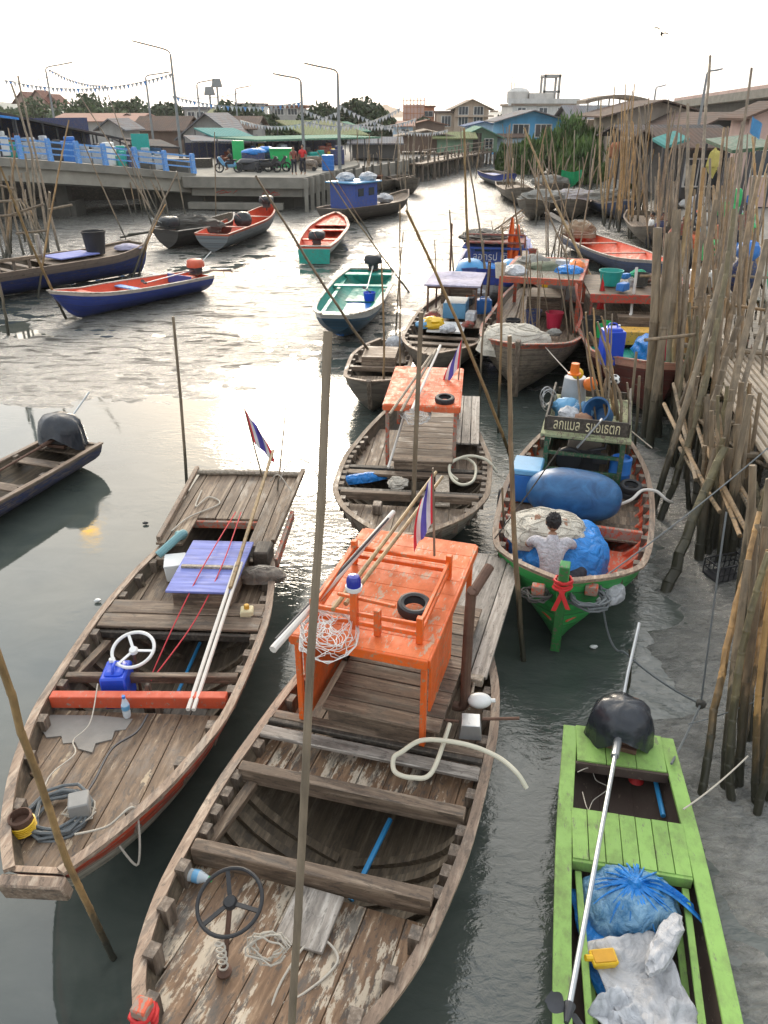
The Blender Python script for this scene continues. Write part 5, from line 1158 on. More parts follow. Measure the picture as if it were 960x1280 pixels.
# K: large boat with net heap on bow and red frame
K_ = simple((2.75, 15.7), (5.9, 26.6), ((0, .1), (.06, .62), (.16, 1.08), (.35, 1.3), (.6, 1.3), (.85, 1.0), (1, .6)), ((0, 1.35), (.15, 1.05), (.4, .85), (1, .95)), HK, 'large pale plank boat with cream net on its bow and red framed canopy', decks=((.02, .3, -.12, 'wx'), (.3, .97, -.14, 'wx')), thw=(), ribs=(.06, .1, .14, .19, .24, .3, .36, .42, .5), zk=((0, .2), (.12, .0), (.9, -.03), (1, .2)), capm='redor', nt=30)
M['redk'] = paint('strong red brown paint', (.5, .075, .03), .5, .14, dirt=.3); M['olivek'] = paint('faded grey green boards', (.22, .25, .2), .7, .2, dirt=.5)
K_.stempost(.1, .1, 'wz')
frame(K_, .33, .6, .95, .75, 1.95, 'redk', 'olivek', over=-.03, pt=.09)
q = K_.W(K_.X(.12), .25, .92); netheap('fishing_net', q, (.8, .66, .5), 'netc', 'cream net heap covering the bow of the large plank boat', 'fishing net', 12, 20, 'netc', .12, sth=.01)
obj('engine_box', MB().box((K_.X(.52), 0, 1.0), (1.2, .9, .5)), 'wy', K_.o, .02); obj('shade_cloth', MB().box((K_.X(.6) + .05, -.4, 1.35), (.03, .9, 1.0)), 'wsheet', K_.o)
def bucket(loc, r, h, mat, lb, nm='bucket', cat='bucket', name2='bucket_body'):
    o = thing(nm, lb, cat, loc); obj(name2, MB().lathe([(r * .75, 0), (r, h), (r * 1.06, h), (r * 1.06, h - .03), (r, h - .03), (r * .95, h - .02), (r * .72, .03), (.001, .03)], n=20), mat, o); return o
bucket(K_.W(K_.X(.36), .12, .75), .2, .42, 'navy', 'dark blue bucket beneath red framed canopy'); bucket(K_.W(K_.X(.36), -.4, .75), .22, .4, M['redp'], 'red bucket beneath red framed canopy')
for k, (x, y, rr3, mt, lb) in enumerate(((.38, .7, (.3, .4, .18), 'wsack', 'white sack pile on left of the canopy roof'), (.42, -.6, (.35, .3, .16), 'tarpb', 'blue cloth on the right of the canopy roof'), (.46, 0, (.5, .45, .14), 'netgr' , 'dull green net on the middle of canopy roof'), (.52, .4, (.4, .4, .2), 'netg', 'grey net bundle at back of the canopy roof'), (.5, -.7, (.25, .3, .15), 'orp', 'orange life vest pile on canopy roof'))):
    o = thing('gear_bundle', lb, 'bundle', K_.W(K_.X(x), y, 2.02)); obj('bundle', MB().blob((0, 0, 0), rr3, .25, 2.2, 22, 12, -.2, seed=40 + k), mt if mt != 'netgr' else net('olive net', (.14, .16, .1)), o)
bucket(K_.W(K_.X(.34), 1.0, 1.95), .14, .35, 'netc', 'pale cloth bag hanging at left canopy corner', 'hanging_bag', 'bag', 'bag')
o = thing('orange_cloth', 'faded pink orange cloth strips hanging at right canopy post', 'cloth', K_.W(K_.X(.3), -.98, .9)); obj('fabric', MB().sheet(6, 14, lambda u, v: (.1 * math.sin(v * 5), .25 * (u - .5), 1.1 * v), .02), M['skin'] if 0 else plain('salmon cloth', (.6, .2, .15), .8), o)
flag(K_.W(K_.X(.32), -1.35, .9), K_.W(K_.X(.32), -1.45, 2.2), 'plain red flag on short pole at right of the red framed canopy', (.3, 1.0), (1, 0), .9, 'rrib')
ppx((742, 400), (752, 345), .045, 'dark upright pole at right rear post of red framed canopy', z0=.7, mat='post', name='mooring_post', cat='post')
# L: blue boat with orange flags, beyond K
L_ = simple((3.0, 23.5), (5.2, 35.0), ((0, .3), (.1, .8), (.3, 1.15), (.6, 1.2), (1, .8)), ((0, 1.5), (.2, 1.1), (1, .95)), HL, 'blue and white fishing boat with orange flags and blue drums aboard', decks=((.02, .95, -.16, 'wx'),), thw=(), zk=((0, .3), (.12, .0), (1, .05)), capm='blue', nt=24, inn='blue')
cab = bpy.data.objects.new('cabin', None); COL.objects.link(cab); cab.parent = L_.o; cab.location = (L_.X(.32), -.05, 0)
obj('cabin_wall', MB().box((.9, 0, 1.2), (1.8, 1.7, .65)), 'blue', cab, .01); obj('cabin_roof', MB().box((.85, 0, 1.56), (2.3, 2.2, .07)), 'blue', cab, .01); obj('window', MB().box((-.012, .45, 1.46), (.02, .5, .1)).box((-.012, -.4, 1.46), (.02, .5, .1)), 'glass', cab)
lettering('ลอกรป เถิดธ', 1.5, .26, 'letw', cab, (-.02, 0, 1.24), (R(90), 0, R(-90)))
obj('roof_rack', MB().box((.2, 0, 1.75), (1.2, 1.9, .05)).bar((-.3, -.95, 1.6), (-.3, -.95, 2.0), .05, .05).bar((-.3, .95, 1.6), (-.3, .95, 2.0), .05, .05).bar((-.3, -.95, 2.0), (-.3, .95, 2.0), .05, .05), 'dred', cab)
for k, (x, y, r3, mt, lb) in enumerate(((.18, .6, (.5, .6, .5), 'drum', 'pale blue drum at left on the blue and white boat'), (.2, -.65, (.5, .6, .48), 'drum', 'pale blue drum at right on the blue and white boat'), (.23, .1, (.4, .4, .3), 'tarpb', 'blue tarp bundle between the two pale blue drums'))):
    o = thing('blue_float', lb, 'drum', L_.W(L_.X(x) - .3, y, .98)); obj('drum_body', MB().blob((0, 0, 0), r3, .05, 1.5, 26, 16, seed=k + 60, p=.9), plain('light blue plastic', (.07, .32, .62), .4) if k < 2 else mt, o)
o = netheap('gear_bundle', L_.W(L_.X(.38), .4, 1.72), (.8, .8, .3), 'netd', 'brown net pile on cabin roof of blue boat', 'fishing net', 31, 14, 'rope', .2, sth=.01)
rg = random.Random(5); sk_ = []
for k in range(16):
    a = L_.W(L_.X(.4) + rg.uniform(-.3, .3), -.1 - k * .05, 2.0); b = PY(653 + rg.uniform(-3, 3) + k * .3, 262 + k * 3.0, a.y + .4); sk_.append((b.x / b.y, pole(a, b, .018, 'brown stick leaning to the peak above the orange flags', 'bamo' if k % 2 else 'bam', 'bamboo_stick', 'stick', 'sticks stacked on blue boat roof', sink=0)))
ranked(sk_)
for k, (px, py, hh_) in enumerate(((641, 272, 1.5), (648, 280, 1.1), (645, 300, 1.1))):
    a = PY(px, py, L_.W(L_.X(.30), 0, 0).y - .1); o = thing('orange_flag', 'limp orange flag above blue cabin, %s of the three' % ('leftmost', 'rightmost', 'lowest')[k], 'flag', a)
    obj('flag_cloth', MB().sheet(5, 16, lambda u, v: ((u - .5) * (.08 + .14 * math.sin(v * 3)), .09 * math.sin(u * 7), -hh_ * v), .012), 'forange', o)
pole(L_.W(L_.X(.38), .1, 2.0), PY(652, 262, L_.W(L_.X(.38), 0, 0).y), .03, 'dark mast behind the orange flags', 'post', sink=0)
motor(Matrix.Translation(G(686, 350, 1.0)) @ Matrix.Rotation(1.3, 4, 'Z'), 'black', 'tub', 'bare black longtail motor right of the blue cabin', shaft=0, r=.42)
# L2: dark boat between K and L on the right
simple((6.3, 20.0), (4.9, 29.5), ((0, .06), (.12, .6), (.35, .95), (.8, .95), (1, .6)), ((0, 1.2), (.25, .85), (1, .8)), HG, 'dark wooden boat with red deck showing between blue boat and large plank boat', decks=((.03, .95, -.12, 'redor'),), thw=(), capm='redor')
# M: maroon boat by the post bundle
M_ = simple((5.35, 14.6), (6.6, 24.5), ((0, .3), (.06, .75), (.2, 1.15), (.5, 1.2), (.8, 1.0), (1, .6)), ((0, 1.3), (.2, 1.0), (1, .9)), HM, 'maroon boat loaded with teal basket, blue drum and orange hatch beside the post bundle', decks=((.02, .3, -.2, 'teal'), (.3, .95, -.15, 'wx')), thw=(), capm='redor', zk=((0, .1), (.12, .0), (1, .05)))
frame(M_, .38, .62, .95, .8, 1.75, 'dred', 'wy', over=.06)
obj('cabin_wall', MB().box((M_.X(.5), 0, 1.08), (2.0, 1.7, .6)), 'wx', M_.o, .01)
obj('hatch', MB().box((M_.X(.3), -.1, 1.05), (.5, 1.1, .3)), 'yel', M_.o, .01); obj('hatch_side', MB().box((M_.X(.36), -.1, 1.2), (.3, .9, .35)), 'wy', M_.o, .01)
obj('roof_edge_board', MB().box((M_.X(.38) - .06, 0, 1.72), (.04, 2.0, .2)), 'red', M_.o, .01)
q = PY(764, 435, 15.6); jerrycan((q.x, q.y, 1.0), .75, .42, .42, 'jerry', 'tall bright blue jerrycan on bow of maroon boat', 0)
q = PY(825, 445, 16.2); o = jerrycan((q.x, q.y, .9), .55, .32, .3, M['redp'], 'red plastic can with pink cap on maroon boat beside posts', 0)
o = thing('blue_tarp', 'shiny blue tarp bundle on deck of maroon boat', 'tarp', M_.W(M_.X(.2), -.15, 1.0)); obj('tarp_bundle', MB().blob((0, 0, 0), (.35, .5, .3), .2, 2, 24, 14, seed=71), 'tarpb', o)
bucket(M_.W(M_.X(.47), .45, 1.85), .28, .35, 'tealp', 'teal laundry basket on top of maroon boat roof', 'teal_basket', 'basket', 'basket_body')
bucket(M_.W(M_.X(.3), .72, 1.0), .18, .35, M['greenp'], 'green tub beside orange hatch of maroon boat'); bucket(M_.W(M_.X(.32), .95, 1.0), .22, .4, 'black', 'black bucket at left rail of maroon boat')
o = thing('white_hook', 'white curved pipe hanging over maroon boat roof', 'pipe', M_.W(M_.X(.4), .0, 2.1)); obj('pipe', MB().tube(curve_pts([(0, 0, .3), (0, -.05, 0), (-.02, -.1, -.5), (-.05, -.25, -.75), (-.1, -.35, -.7)], 5), .035, 8), 'pvc', o)
q = PY(790, 372, 19.5); netheap('line_bundle', q, (.3, .3, .45), 'netp', 'pale hanging line bundle above maroon boat roof', 'line', 61, 20, 'rope', .3, sth=.01)
cloth('white_cover', 660, 350, .9, .9, .9, .2, 'wsheet', 'pale cover board lying by the bow of the blue boat', 'cover', 21, .05)
o = simple((7.4, 16.2), (8.1, 23.5), ((0, .4), (.3, .9), (1, .7)), ((0, 1.0), (1, .9)), hullmat('green red hull', (.05, .25, .1), [(.8, 1.1, (.6, .12, .06))], .05, planks=4), 'green and red boat half hidden behind the bundle of posts', decks=((.03, .95, -.12, 'teal'),), thw=(), capm='redor')
o.part('crate', MB().box((-.6, 0, 1.25), (1.0, .9, .6)), 'wy', bev=.02); o.part('roof', MB().box((.6, 0, 1.7), (1.5, 1.5, .06)), 'dred'); q = PY(844, 345, 19.8)
obj('cooler', MB().box((-.2, -.1, 1.95), (.5, .5, .35)), 'whitep', o.o, .02)
obj('canopy_post', MB().bar((.1, .6, .8), (.1, .6, 1.7), .06, .06), 'dred', o.o); obj('canopy_post', MB().bar((.1, -.6, .8), (.1, -.6, 1.7), .06, .06), 'dred', o.o); obj('canopy_post', MB().bar((1.1, -.6, .8), (1.1, -.6, 1.7), .06, .06), 'dred', o.o)
# N: blue skiff with red inside, right of the creek
N_ = simple((9.6, 27.5), (8.6, 37.0), ((0, .3), (.15, .8), (.5, 1.05), (1, .75)), ((0, 1.05), (.3, .8), (1, .7)), HN, 'blue grey skiff with red inside near right bank poles', inn='orin', floor='orin', thw=(.4, .7), thm='redor', capm='capw')
netheap('fishing_net', N_.W(N_.X(.93), 0, .75), (.7, .6, .55), net('brown net', (.3, .2, .12)), 'brown net heap on the stern of blue grey skiff', 'fishing net', 33, 14, 'rope', .2, sth=.012)
obj('rudder_board', MB().bar((N_.X(1.0), 0, .9), (N_.X(1.0) + 2.6, .5, 1.3), .4, .04), 'dark', N_.o)
# O: big blue boat on the left, P: red and blue skiff before it
O_ = simple((-15.5, 23.8), (-9.45, 31.3), ((0, .3), (.12, .9), (.35, 1.25), (.7, 1.25), (.9, .95), (1, .5)), ((0, 1.15), (.3, .95), (.8, .95), (1, 1.15)), hullmat('blue hull brown top', (.025, .045, .2), [(.72, 1.1, (.2, .15, .12))], .08, planks=7, dirt=.35), 'big dark blue hulled boat at the left with wooden decks and tyre fender', decks=((.58, .97, -.05, 'wx'), (.08, .32, -.12, 'wx')), thw=(.42, .5), ribs=(.28, .32, .36, .4, .44, .48, .52), nt=30, capm='rail')
obj('side_rail', MB().bar((O_.X(.16), -1.0, 1.35), (O_.X(.52), -1.2, 1.3), .08, .1), 'wx', O_.o); 
for k in range(6): obj('rail_stub', MB().bar((O_.X(.2 + k * .055), -1.1, .95), (O_.X(.2 + k * .055), -1.1, 1.32), .1, .06), 'wz', O_.o)
obj('hatch_board', MB().box((O_.X(.7), .0, 1.02), (1.6, 1.2, .04), rz=.05), 'violet', O_.o, .006)
bucket(O_.W(O_.X(.8), -.1, .95), .42, .8, 'black', 'black drum standing on stern deck of big blue boat', 'black_drum', 'drum', 'drum_body')
for x, y in ((.62, .7), (.42, 1.15), (.36, -.6)): obj('deck_post', MB().bar((O_.X(x), y, .7), (O_.X(x), y, 1.75), .14, .14), 'palez', O_.o, .01)
tyre(O_.W(O_.X(.62), 1.28, .6), .28, .14, 'tyre fender hanging on blue hull of the left boat', rx=R(90), rz=O_.rz)
o = thing('engine_cloth', 'faded blue cloth at far stern of big blue boat', 'cloth', O_.W(O_.X(.92), -.4, 1.05)); obj('fabric', MB().blob((0, 0, 0), (.5, .4, .14), .2, 2, 18, 10, -.2, seed=9), M['lil'], o)
P_ = simple((-9.75, 23.0), (-6.35, 27.6), ((0, .08), (.15, .5), (.5, .85), (1, .72)), ((0, .95), (.3, .72), (1, .62)), HBW, 'blue skiff with bright orange red inside and orange motor at the left', inn='orin', floor='orin', thw=(.22,), thm='orin', capm='capw', rb=.5)
P_.beam(.5, -.1, .25, .05, 'bblue', name='thwart', label='pale blue thwart'); P_.deck(.85, .98, -.08, 'orin', pw=.3); P_.beam(.84, -.08, .06, .3, 'blue', name='bulkhead')
M['orcap'] = plain('orange engine hood', (.6, .11, .05), .5)
motor(P_.M @ Matrix.Translation((P_.X(.97), 0, .62)), 'orcap', 'cap', 'motor with faded orange hood on blue and red skiff', shaft=2.4, tilt=.0, rz=.2, r=.33)
# Q, R: boats beside the quay
Q_ = simple((-7.4, 40.5), (-9.9, 37.0), ((0, .1), (.2, .8), (.5, 1.1), (1, .9)), ((0, 1.2), (.3, .9), (1, .85)), hullmat('black brown hull', (.05, .045, .04), (), .05, planks=5), 'dark low boat heaped with black nets under the bridge end', thw=(), capm='capw', rb=.5)
netheap('fishing_net', Q_.W(.6, -.1, .7), (1.5, .8, .6), 'netd', 'black brown net heap filling the dark low boat', 'fishing net', 41, 12, 'roped', .22, sth=.015)
motor(Q_.M @ Matrix.Translation((Q_.X(.95), .1, .8)), 'motor', 'cap', 'motor with black hood on the dark low boat', shaft=0, r=.5)
R_ = simple((-5.95, 44.0), (-7.6, 36.0), ((0, .06), (.15, .6), (.5, 1.0), (1, .8)), ((0, 1.25), (.3, .95), (1, .8)), HGR, 'grey skiff with orange red inside moored beyond the dark low boat', inn='orin', floor='orin', thw=(.3, .7), thm='redor', capm='redor', rb=.5)
motor(R_.M @ Matrix.Translation((R_.X(.55), .1, .75)), 'motor', 'bag', 'dark engine heap in middle of grey and red skiff', shaft=0, r=.36)
motor(R_.M @ Matrix.Translation((R_.X(.1), 0, 1.15)), 'motor', 'cap', 'black hooded motor at far end of grey and red skiff', shaft=0, r=.45)
# S: boat with the small blue cabin
S_ = simple((1.45, 52.0), (-3.0, 45.5), ((0, .1), (.15, .8), (.5, 1.25), (1, .9)), ((0, 1.3), (.25, .85), (1, .85)), hullmat('dark brown hull', (.10, .08, .065), (), .1, planks=6), 'dark wooden boat with small blue cabin beside the quay corner', decks=((.04, .95, -.1, 'wx'),), thw=(), rb=.6)
cab = bpy.data.objects.new('cabin', None); COL.objects.link(cab); cab.parent = S_.o; cab.location = (S_.X(.62), 0, 0)
obj('cabin_wall', MB().box((.7, 0, 1.4), (2.2, 1.7, 1.3)), 'blue', cab, .01); obj('cabin_roof', MB().box((.7, 0, 2.1), (2.6, 2.1, .08)), 'cool', cab, .02); obj('door', MB().box((-.41, .3, 1.3), (.03, .6, .95)), 'whitep', cab); obj('window', MB().box((-.41, -.45, 1.6), (.03, .5, .35)).box((1.2, .86, 1.6), (.5, .03, .4)).box((.2, .86, 1.6), (.5, .03, .4)), 'glass', cab)
for k, (x, y, mt, lb) in enumerate(((.62, .5, 'wsack', 'white bags on the roof of the small blue cabin'), (.75, -.3, 'wsack', 'white floats heap at back of the small blue cabin roof'), (.35, .2, 'wsheet', 'white bag on foredeck by the small blue cabin'))):
    o = thing('plastic_bag', lb, 'bag', S_.W(S_.X(x), y, 2.2 if k < 2 else .9)); obj('bag', MB().blob((0, 0, .1), (.5, .45, .28), .3, 2.5, 18, 12, seed=80 + k), mt, o)
# small boats far up the creek
far = [((455, 232), (512, 222), .8, HG, 'dark empty boat under the stilt houses up the creek', 'wx'), ((520, 232), (488, 222), .85, HG, 'grey boat moored at foot of the stilt house row', 'wx'), ((476, 228), (446, 224), .8, HM, 'small red boat behind the blue cabin boat', 'orin'),
       ((660, 262), (690, 248), 1.1, HG, 'round bowed brown boat before the mangroves, left of a pair', 'wx'), ((716, 262), (716, 245), 1.1, HG, 'round bowed dark boat with pink bundle before mangroves', 'wx'), ((640, 226), (606, 216), 1.0, HL, 'small blue boat farthest up the creek', 'blue'),
       ((785, 262), (738, 246), 1.2, HN, 'long dark boat beneath bamboo poles of right bank', 'wx'), ((655, 246), (625, 226), 1.1, HG, 'dark boat hidden behind poles near mangrove bush', 'wx'), ((700, 240), (680, 226), 1.1, HG, 'low dark boat in the pole thicket by the mangroves', 'wx'), ((830, 300), (800, 262), 1.3, HG, 'dark boat under the jetty poles on the right bank', 'wx')]
for k, (b, s_, w_, hm, lb, dm) in enumerate(far):
    z_ = .7; a, e = G(*b, z_), G(*s_, z_)
    if (e - a).length > 9.5: e = a + (e - a).normalized() * 9.5
    if (e - a).length < 5: e = a + (e - a).normalized() * 5
    h = simple(a, e, ((0, .2), (.2, w_ * .85), (.6, w_), (1, w_ * .7)), ((0, 1.25), (.3, .9), (1, .9)), hm, lb, decks=((.1, .9, -.15, dm),), thw=(), nt=14, capm='rail', rb=.5, floor=None)
    if k in (3, 4, 6, 8):
        netheap('gear_bundle', h.W(.3, 0, .85), (1.4, .7, .55), 'netg' if k != 4 else 'netp', ('grey net heap', 'pink grey bundle', '', 'dark gear heap', '', 'brown gear heap')[k - 3] + ' on the boat before the mangroves' if k < 6 else 'gear heap on %s' % ('long dark boat at right bank' if k == 6 else 'low dark boat in the thicket'), 'net', 90 + k, 8, 'rope', .3, sth=.02)
tag(obj('floating_board', MB().box((0, 0, .05), (2.0, 1.1, .06)), 'netd', loc=G(684, 273, .03)), 'flat black board lying in the shallow creek before the mangroves', 'board')
# green net hung before the mangroves
a, b = G(703, 236, 2.0), G(727, 236, 2.0); a = PY(702, 212, 62); b = PY(728, 212, 62)
o = thing('green_net', 'bright green net slung between poles before the mangroves', 'net', a); obj('fabric', MB().sheet(10, 6, lambda u, v: ((b - a).x * u, .1 * math.sin(u * 9), -.5 * v - .5 * math.sin(u * math.pi) * v - .15 * math.sin(u * math.pi)), .02), 'netgr', o)

_rc = random.Random(55); gk_ = []
for k in range(26):   # small gear heaped on roofs and decks of the packed boats
    h, t0, t1, yw, zz = _rc.choice([(M_, .38, .62, .8, 1.86), (K_, .36, .6, .8, 2.04), (M_, .1, .3, .8, .95), (J_, .68, .9, .5, .8), (K_, .62, .9, .8, .85), (L_, .5, .85, .8, .95), (J_, .3, .46, .6, .85), (K_, .22, .3, .7, .95)])
    t_ = _rc.uniform(t0, t1); w_ = _rc.uniform(.1, .24); mt, cn = _rc.choice([('bluep', 'blue'), ('wsack', 'white'), ('orp', 'orange'), ('netgr', 'green'), ('dred', 'dark red'), ('netg', 'grey'), ('black', 'black'), ('netd', 'brown'), ('yelp', 'yellow'), ('tarpb', 'bright blue'), ('cool', 'pale blue')])
    p_ = h.W(h.X(t_), _rc.uniform(-yw, yw), zz); kind = _rc.random(); mb = MB()
    if kind < .5: mb.blob((0, 0, w_ * .4), (w_ * 1.3, w_, w_ * .7), .28, 2.4, 18, 12, -.6, seed=k)
    elif kind < .75: mb.lathe([(w_ * .7, 0), (w_ * .9, w_ * 1.5), (w_ * .97, w_ * 1.5), (w_ * .97, w_ * 1.4), (w_ * .65, .03), (.001, .03)], n=16)
    else: mb.box((0, 0, w_ * .5), (w_ * 1.8, w_ * 1.2, w_), rz=_rc.uniform(0, 3), tap=.92)
    gk_.append((p_.x / p_.y, tag(obj('gear_heap' if kind < .5 else 'tub' if kind < .75 else 'gear_box', mb, mt, loc=p_, bev=0 if kind < .75 else .02), '%s %s among the gear on the packed boats' % (cn, 'bag' if kind < .5 else 'tub' if kind < .75 else 'box'), 'gear', 'gear piled on the packed boats')))
ranked(gk_)
# ================================================================ mooring poles standing in the creek
ppx((234, 628), (217, 396), .026, 'dark thin pole standing behind the far left corner of left wooden boat', mat='post', name='mooring_pole')
pole((-2.0, 3.62, 0), PY(-8, 800, 2.35), .026, 'brown bamboo pole leaning across bow of the left wooden boat', 'bamo', k=1)
# big grey bamboo in the very foreground
_b1, _t1 = PY(367, 1280, 1.62), PY(412, 415, 1.78); _d1 = (_t1 - _b1).normalized(); pole(_b1 - _d1 * (_b1.z / _d1.z), _t1, .0185, 'tall grey bamboo pole standing in front of the orange roof', 'bamg', k=2)
ppx((514, 690), (526, 390), .036, 'tall brown post standing in front of the faded orange roof', mat='post', name='mooring_post', cat='post', dy=.0)
ppx((656, 826), (636, 420), .035, 'tall reddish brown bamboo between central boat and green boat', mat='bam', k=0)
ppx((634, 720), (628, 610), .018, 'thin dark stick between grey platform and green boat', mat='post', name='mooring_pole')
ppx((500, 520), (500, 255), .022, 'thin straight pole standing right of small grey boat', mat='bam')
ppx((495, 425), (504, 290), .025, 'thin pole beside bow of the teal boat', mat='bam'); ppx((478, 520), (477, 330), .028, 'brown pole standing in front of the teal boat', mat='bam')
ppx((647, 600), (508, 262), .03, 'long brown bamboo leaning left over boat with lilac canopy', dy=-1.8, mat='bamo', k=3)
ppx((660, 660), (580, 410), .0, None) if 0 else None
ppx((622, 540), (628, 285), .03, 'greyish pole upright before the large plank boat', mat='bam'); ppx((600, 510), (612, 330), .028, 'thin pole right of the lilac canopy boat', mat='bamg')
ppx((512, 365), (412, 225), .035, 'brown pole leaning over the stern of teal boat', dy=-.6, mat='bam'); ppx((485, 470), (320, 220), .035, 'long pole leaning left across the teal boat', dy=-3, mat='bam', k=4)
ppx((570, 372), (562, 262), .03, 'thin dark pole left of blue and white boat', mat='post', name='mooring_pole'); ppx((592, 380), (580, 160), .05, 'tall yellowish pole rising before far stilt houses', mat='bamo', dy=-2)
ppx((612, 385), (582, 180), .04, 'tall pole leaning at left bow of blue boat', mat='bam', dy=1); ppx((607, 392), (603, 300), .04, 'stout short pole beside the blue bow', mat='post', name='mooring_post', cat='post')
ppx((510, 262), (511, 170), .05, 'pole standing off the quay corner', mat='bam'); ppx((466, 300), (397, 190), .03, 'thin pole leaning by the blue cabin boat', mat='bam', dy=-2)
ppx((545, 350), (543, 300), .02, 'short mast pole at canopy boat', mat='post', z0=.8, name='mast', cat='pole')
for (f, t, m, lb) in (((243, 1000), (0, 0), '', ''),)[:0]: pass
# left side
for f, t, r_, m, dy, lb in (((165, 400), (88, 88), .05, 'bam', 1.0, 'x'),)[:0]: pass
LEFTP = [((83, 398), (0, 208), .045, 'bamo', -2.5, 'long orange brown bamboo leaning over both left boats'), ((48, 372), (86, 150), .04, 'bamo', 1.5, 'orange bamboo leaning right over the big blue boat'), ((165, 350), (222, 215), .045, 'bam', 2, 'brown bamboo leaning right from stern of blue red skiff'), ((175, 345), (207, 255), .04, 'bamo', 1.0, 'short orange bamboo beside the leaning brown bamboo'),
  ((18, 335), (-20, 175), .07, 'bamg', 1, 'thick grey pole at far left under the bridge'), ((60, 318), (14, 105), .07, 'bamg', 3, 'tall grey pole leaning left before blue railing'), ((52, 310), (10, 160), .05, 'bam', 1, 'brown pole close to the tall grey pole'), ((78, 330), (22, 95), .06, 'bamg', 3, 'tallest pole at left before the blue railing'), ((12, 325), (-6, 180), .06, 'bamg', 0, 'grey pole in the left bundle'),
  ((158, 300), (105, 180), .035, 'post', 1, 'thin dark pole before the bridge pier'), ((202, 285), (100, 120), .045, 'bamg', 2, 'long pole crossing the blue railing'), ((195, 278), (135, 118), .045, 'bamg', 2, 'pole leaning left in the middle bundle'), ((200, 272), (150, 160), .04, 'bamg', 2, 'shorter pole in the middle bundle'), ((232, 275), (222, 218), .05, 'bam', .5, 'short pole by the bridge end'), ((55, 330), (62, 240), .06, 'post', 0, 'dark post under the bridge'), ((10, 420), (-14, 300), .05, 'bamg', 0, 'pole at the left edge beyond the big blue boat'), ((270, 285), (268, 165), .035, 'bam', 0, 'thin pole beside the dark low boat')]
for f, t, r_, m, dy, lb in LEFTP: ppx(f, t, r_, lb, dy, mat=m, name='mooring_pole')
rg = random.Random(77)
def cluster(n, fx, fy, top, spread, lean, r_, mats, label, group, name='bamboo_pole', dyr=(0, 2), z0=0.0, xj=None):
    made = []
    for k in range(n):
        x, y = rg.uniform(*fx), rg.uniform(*fy); a = G(x, y, z0); tx, ty = x + lean + rg.gauss(0, spread), rg.uniform(*top)
        b = PY(tx, ty, a.y + rg.uniform(*dyr)); made.append((tx, pole(a, b, r_ * rg.uniform(.7, 1.25), label, rg.choice(mats), name, 'pole', group)))
    ranked(made)
cluster(16, (0, 60), (295, 335), (185, 250), 10, -18, .06, ('bamg', 'bam', 'post'), 'weathered pole in the leaning rack of poles under the bridge at far left', 'rack poles under the bridge at far left')
cluster(12, (165, 215), (262, 285), (200, 235), 6, -18, .045, ('bamg', 'bam'), 'thin stick in the leaning sheaf before the bridge middle', 'sheaf of sticks before the bridge')
# rungs tied over the left rack
for k, (p, q) in enumerate((((0, 252), (25, 250)), ((0, 232), (18, 236)), ((15, 268), (55, 255)), ((20, 292), (60, 288)), ((0, 270), (30, 268)), ((60, 262), (90, 256)), ((160, 293), (215, 288)), ((150, 297), (200, 287)))):
    tag(obj('tied_rung', MB().tube([(0, 0, 0), PY(*q, 33 if k < 6 else 40) - PY(*p, 33 if k < 6 else 40)], .05, 6), 'bamg', loc=PY(*p, 33 if k < 6 else 40)), 'cross pole number %d from the sky down the left rack of poles' % (k + 1) if 0 else ('topmost cross pole tied on the far left rack', 'second cross pole tied on the far left rack', 'cross pole tied low right on the left rack', 'lowest cross pole tied on the left rack', 'cross pole tied low at the frame edge of the rack', 'slanting cross pole right of the left rack', 'pale bamboo lying on the mud by bridge, upper one', 'pale bamboo lying on the mud by bridge, lower one')[k], 'pole', 'tied cross poles at left' if k < 6 else 'bamboos lying by the bridge')
# far poles
cluster(26, (430, 520), (222, 250), (150, 205), 4, 0, .05, ('bam', 'bamg'), 'thin pole standing along the quay wall', 'poles along the quay wall')
cluster(14, (520, 600), (212, 226), (160, 200), 3, 0, .06, ('bam', 'bamg'), 'far pole standing before the stilt house row', 'poles before the stilt houses')
cluster(46, (625, 745), (222, 256), (150, 205), 7, 0, .055, ('bam', 'bamg', 'bam'), 'thin bamboo pole in the thicket before the mangroves', 'poles before the mangroves')
cluster(5, (660, 690), (225, 300), (190, 240), 8, 5, .05, ('bam',), 'tall slanting pole in front of the mangroves', 'slanting poles before mangroves')
for f, t, r_, m, dy, lb in (((655, 398), (640, 240), .035, 'bam', -1, 'pole leaning left in front of orange flags'), ((765, 395), (655, 160), .05, 'bamo', 3, 'long orange pole leaning left over creek toward mangroves'), ((738, 380), (660, 200), .04, 'bam', 2, 'brown pole leaning left beside the long orange pole'), ((718, 345), (745, 180), .035, 'bam', 2, 'pole leaning right beyond the red framed canopy'), ((695, 350), (712, 230), .03, 'bam', 0, 'thin upright pole beyond red framed canopy'), ((700, 352), (735, 190), .03, 'bam', 1, 'thin pole leaning right above red framed canopy'),
    ((730, 350), (690, 215), .035, 'bam', 1, 'pole crossing others over the creek'), ((810, 325), (795, 180), .04, 'bam', 1, 'pole before the blue grey skiff'), ((862, 600), (836, 430), .03, 'bamg', 0, 'x')):
    if lb != 'x': ppx(f, t, r_, lb, dy, mat=m)
cluster(26, (752, 785), (262, 290), (105, 190), 7, 9, .055, ('bamo', 'bamo', 'bam'), 'orange brown pole in the tall bundle right of mangroves', 'tall orange bundle', dyr=(0, 3))
cluster(18, (786, 812), (268, 300), (120, 200), 7, 4, .055, ('bamo', 'bam', 'bamg'), 'pole in the bundle beside the tall orange bundle', 'bundle beside the orange one', dyr=(0, 2))
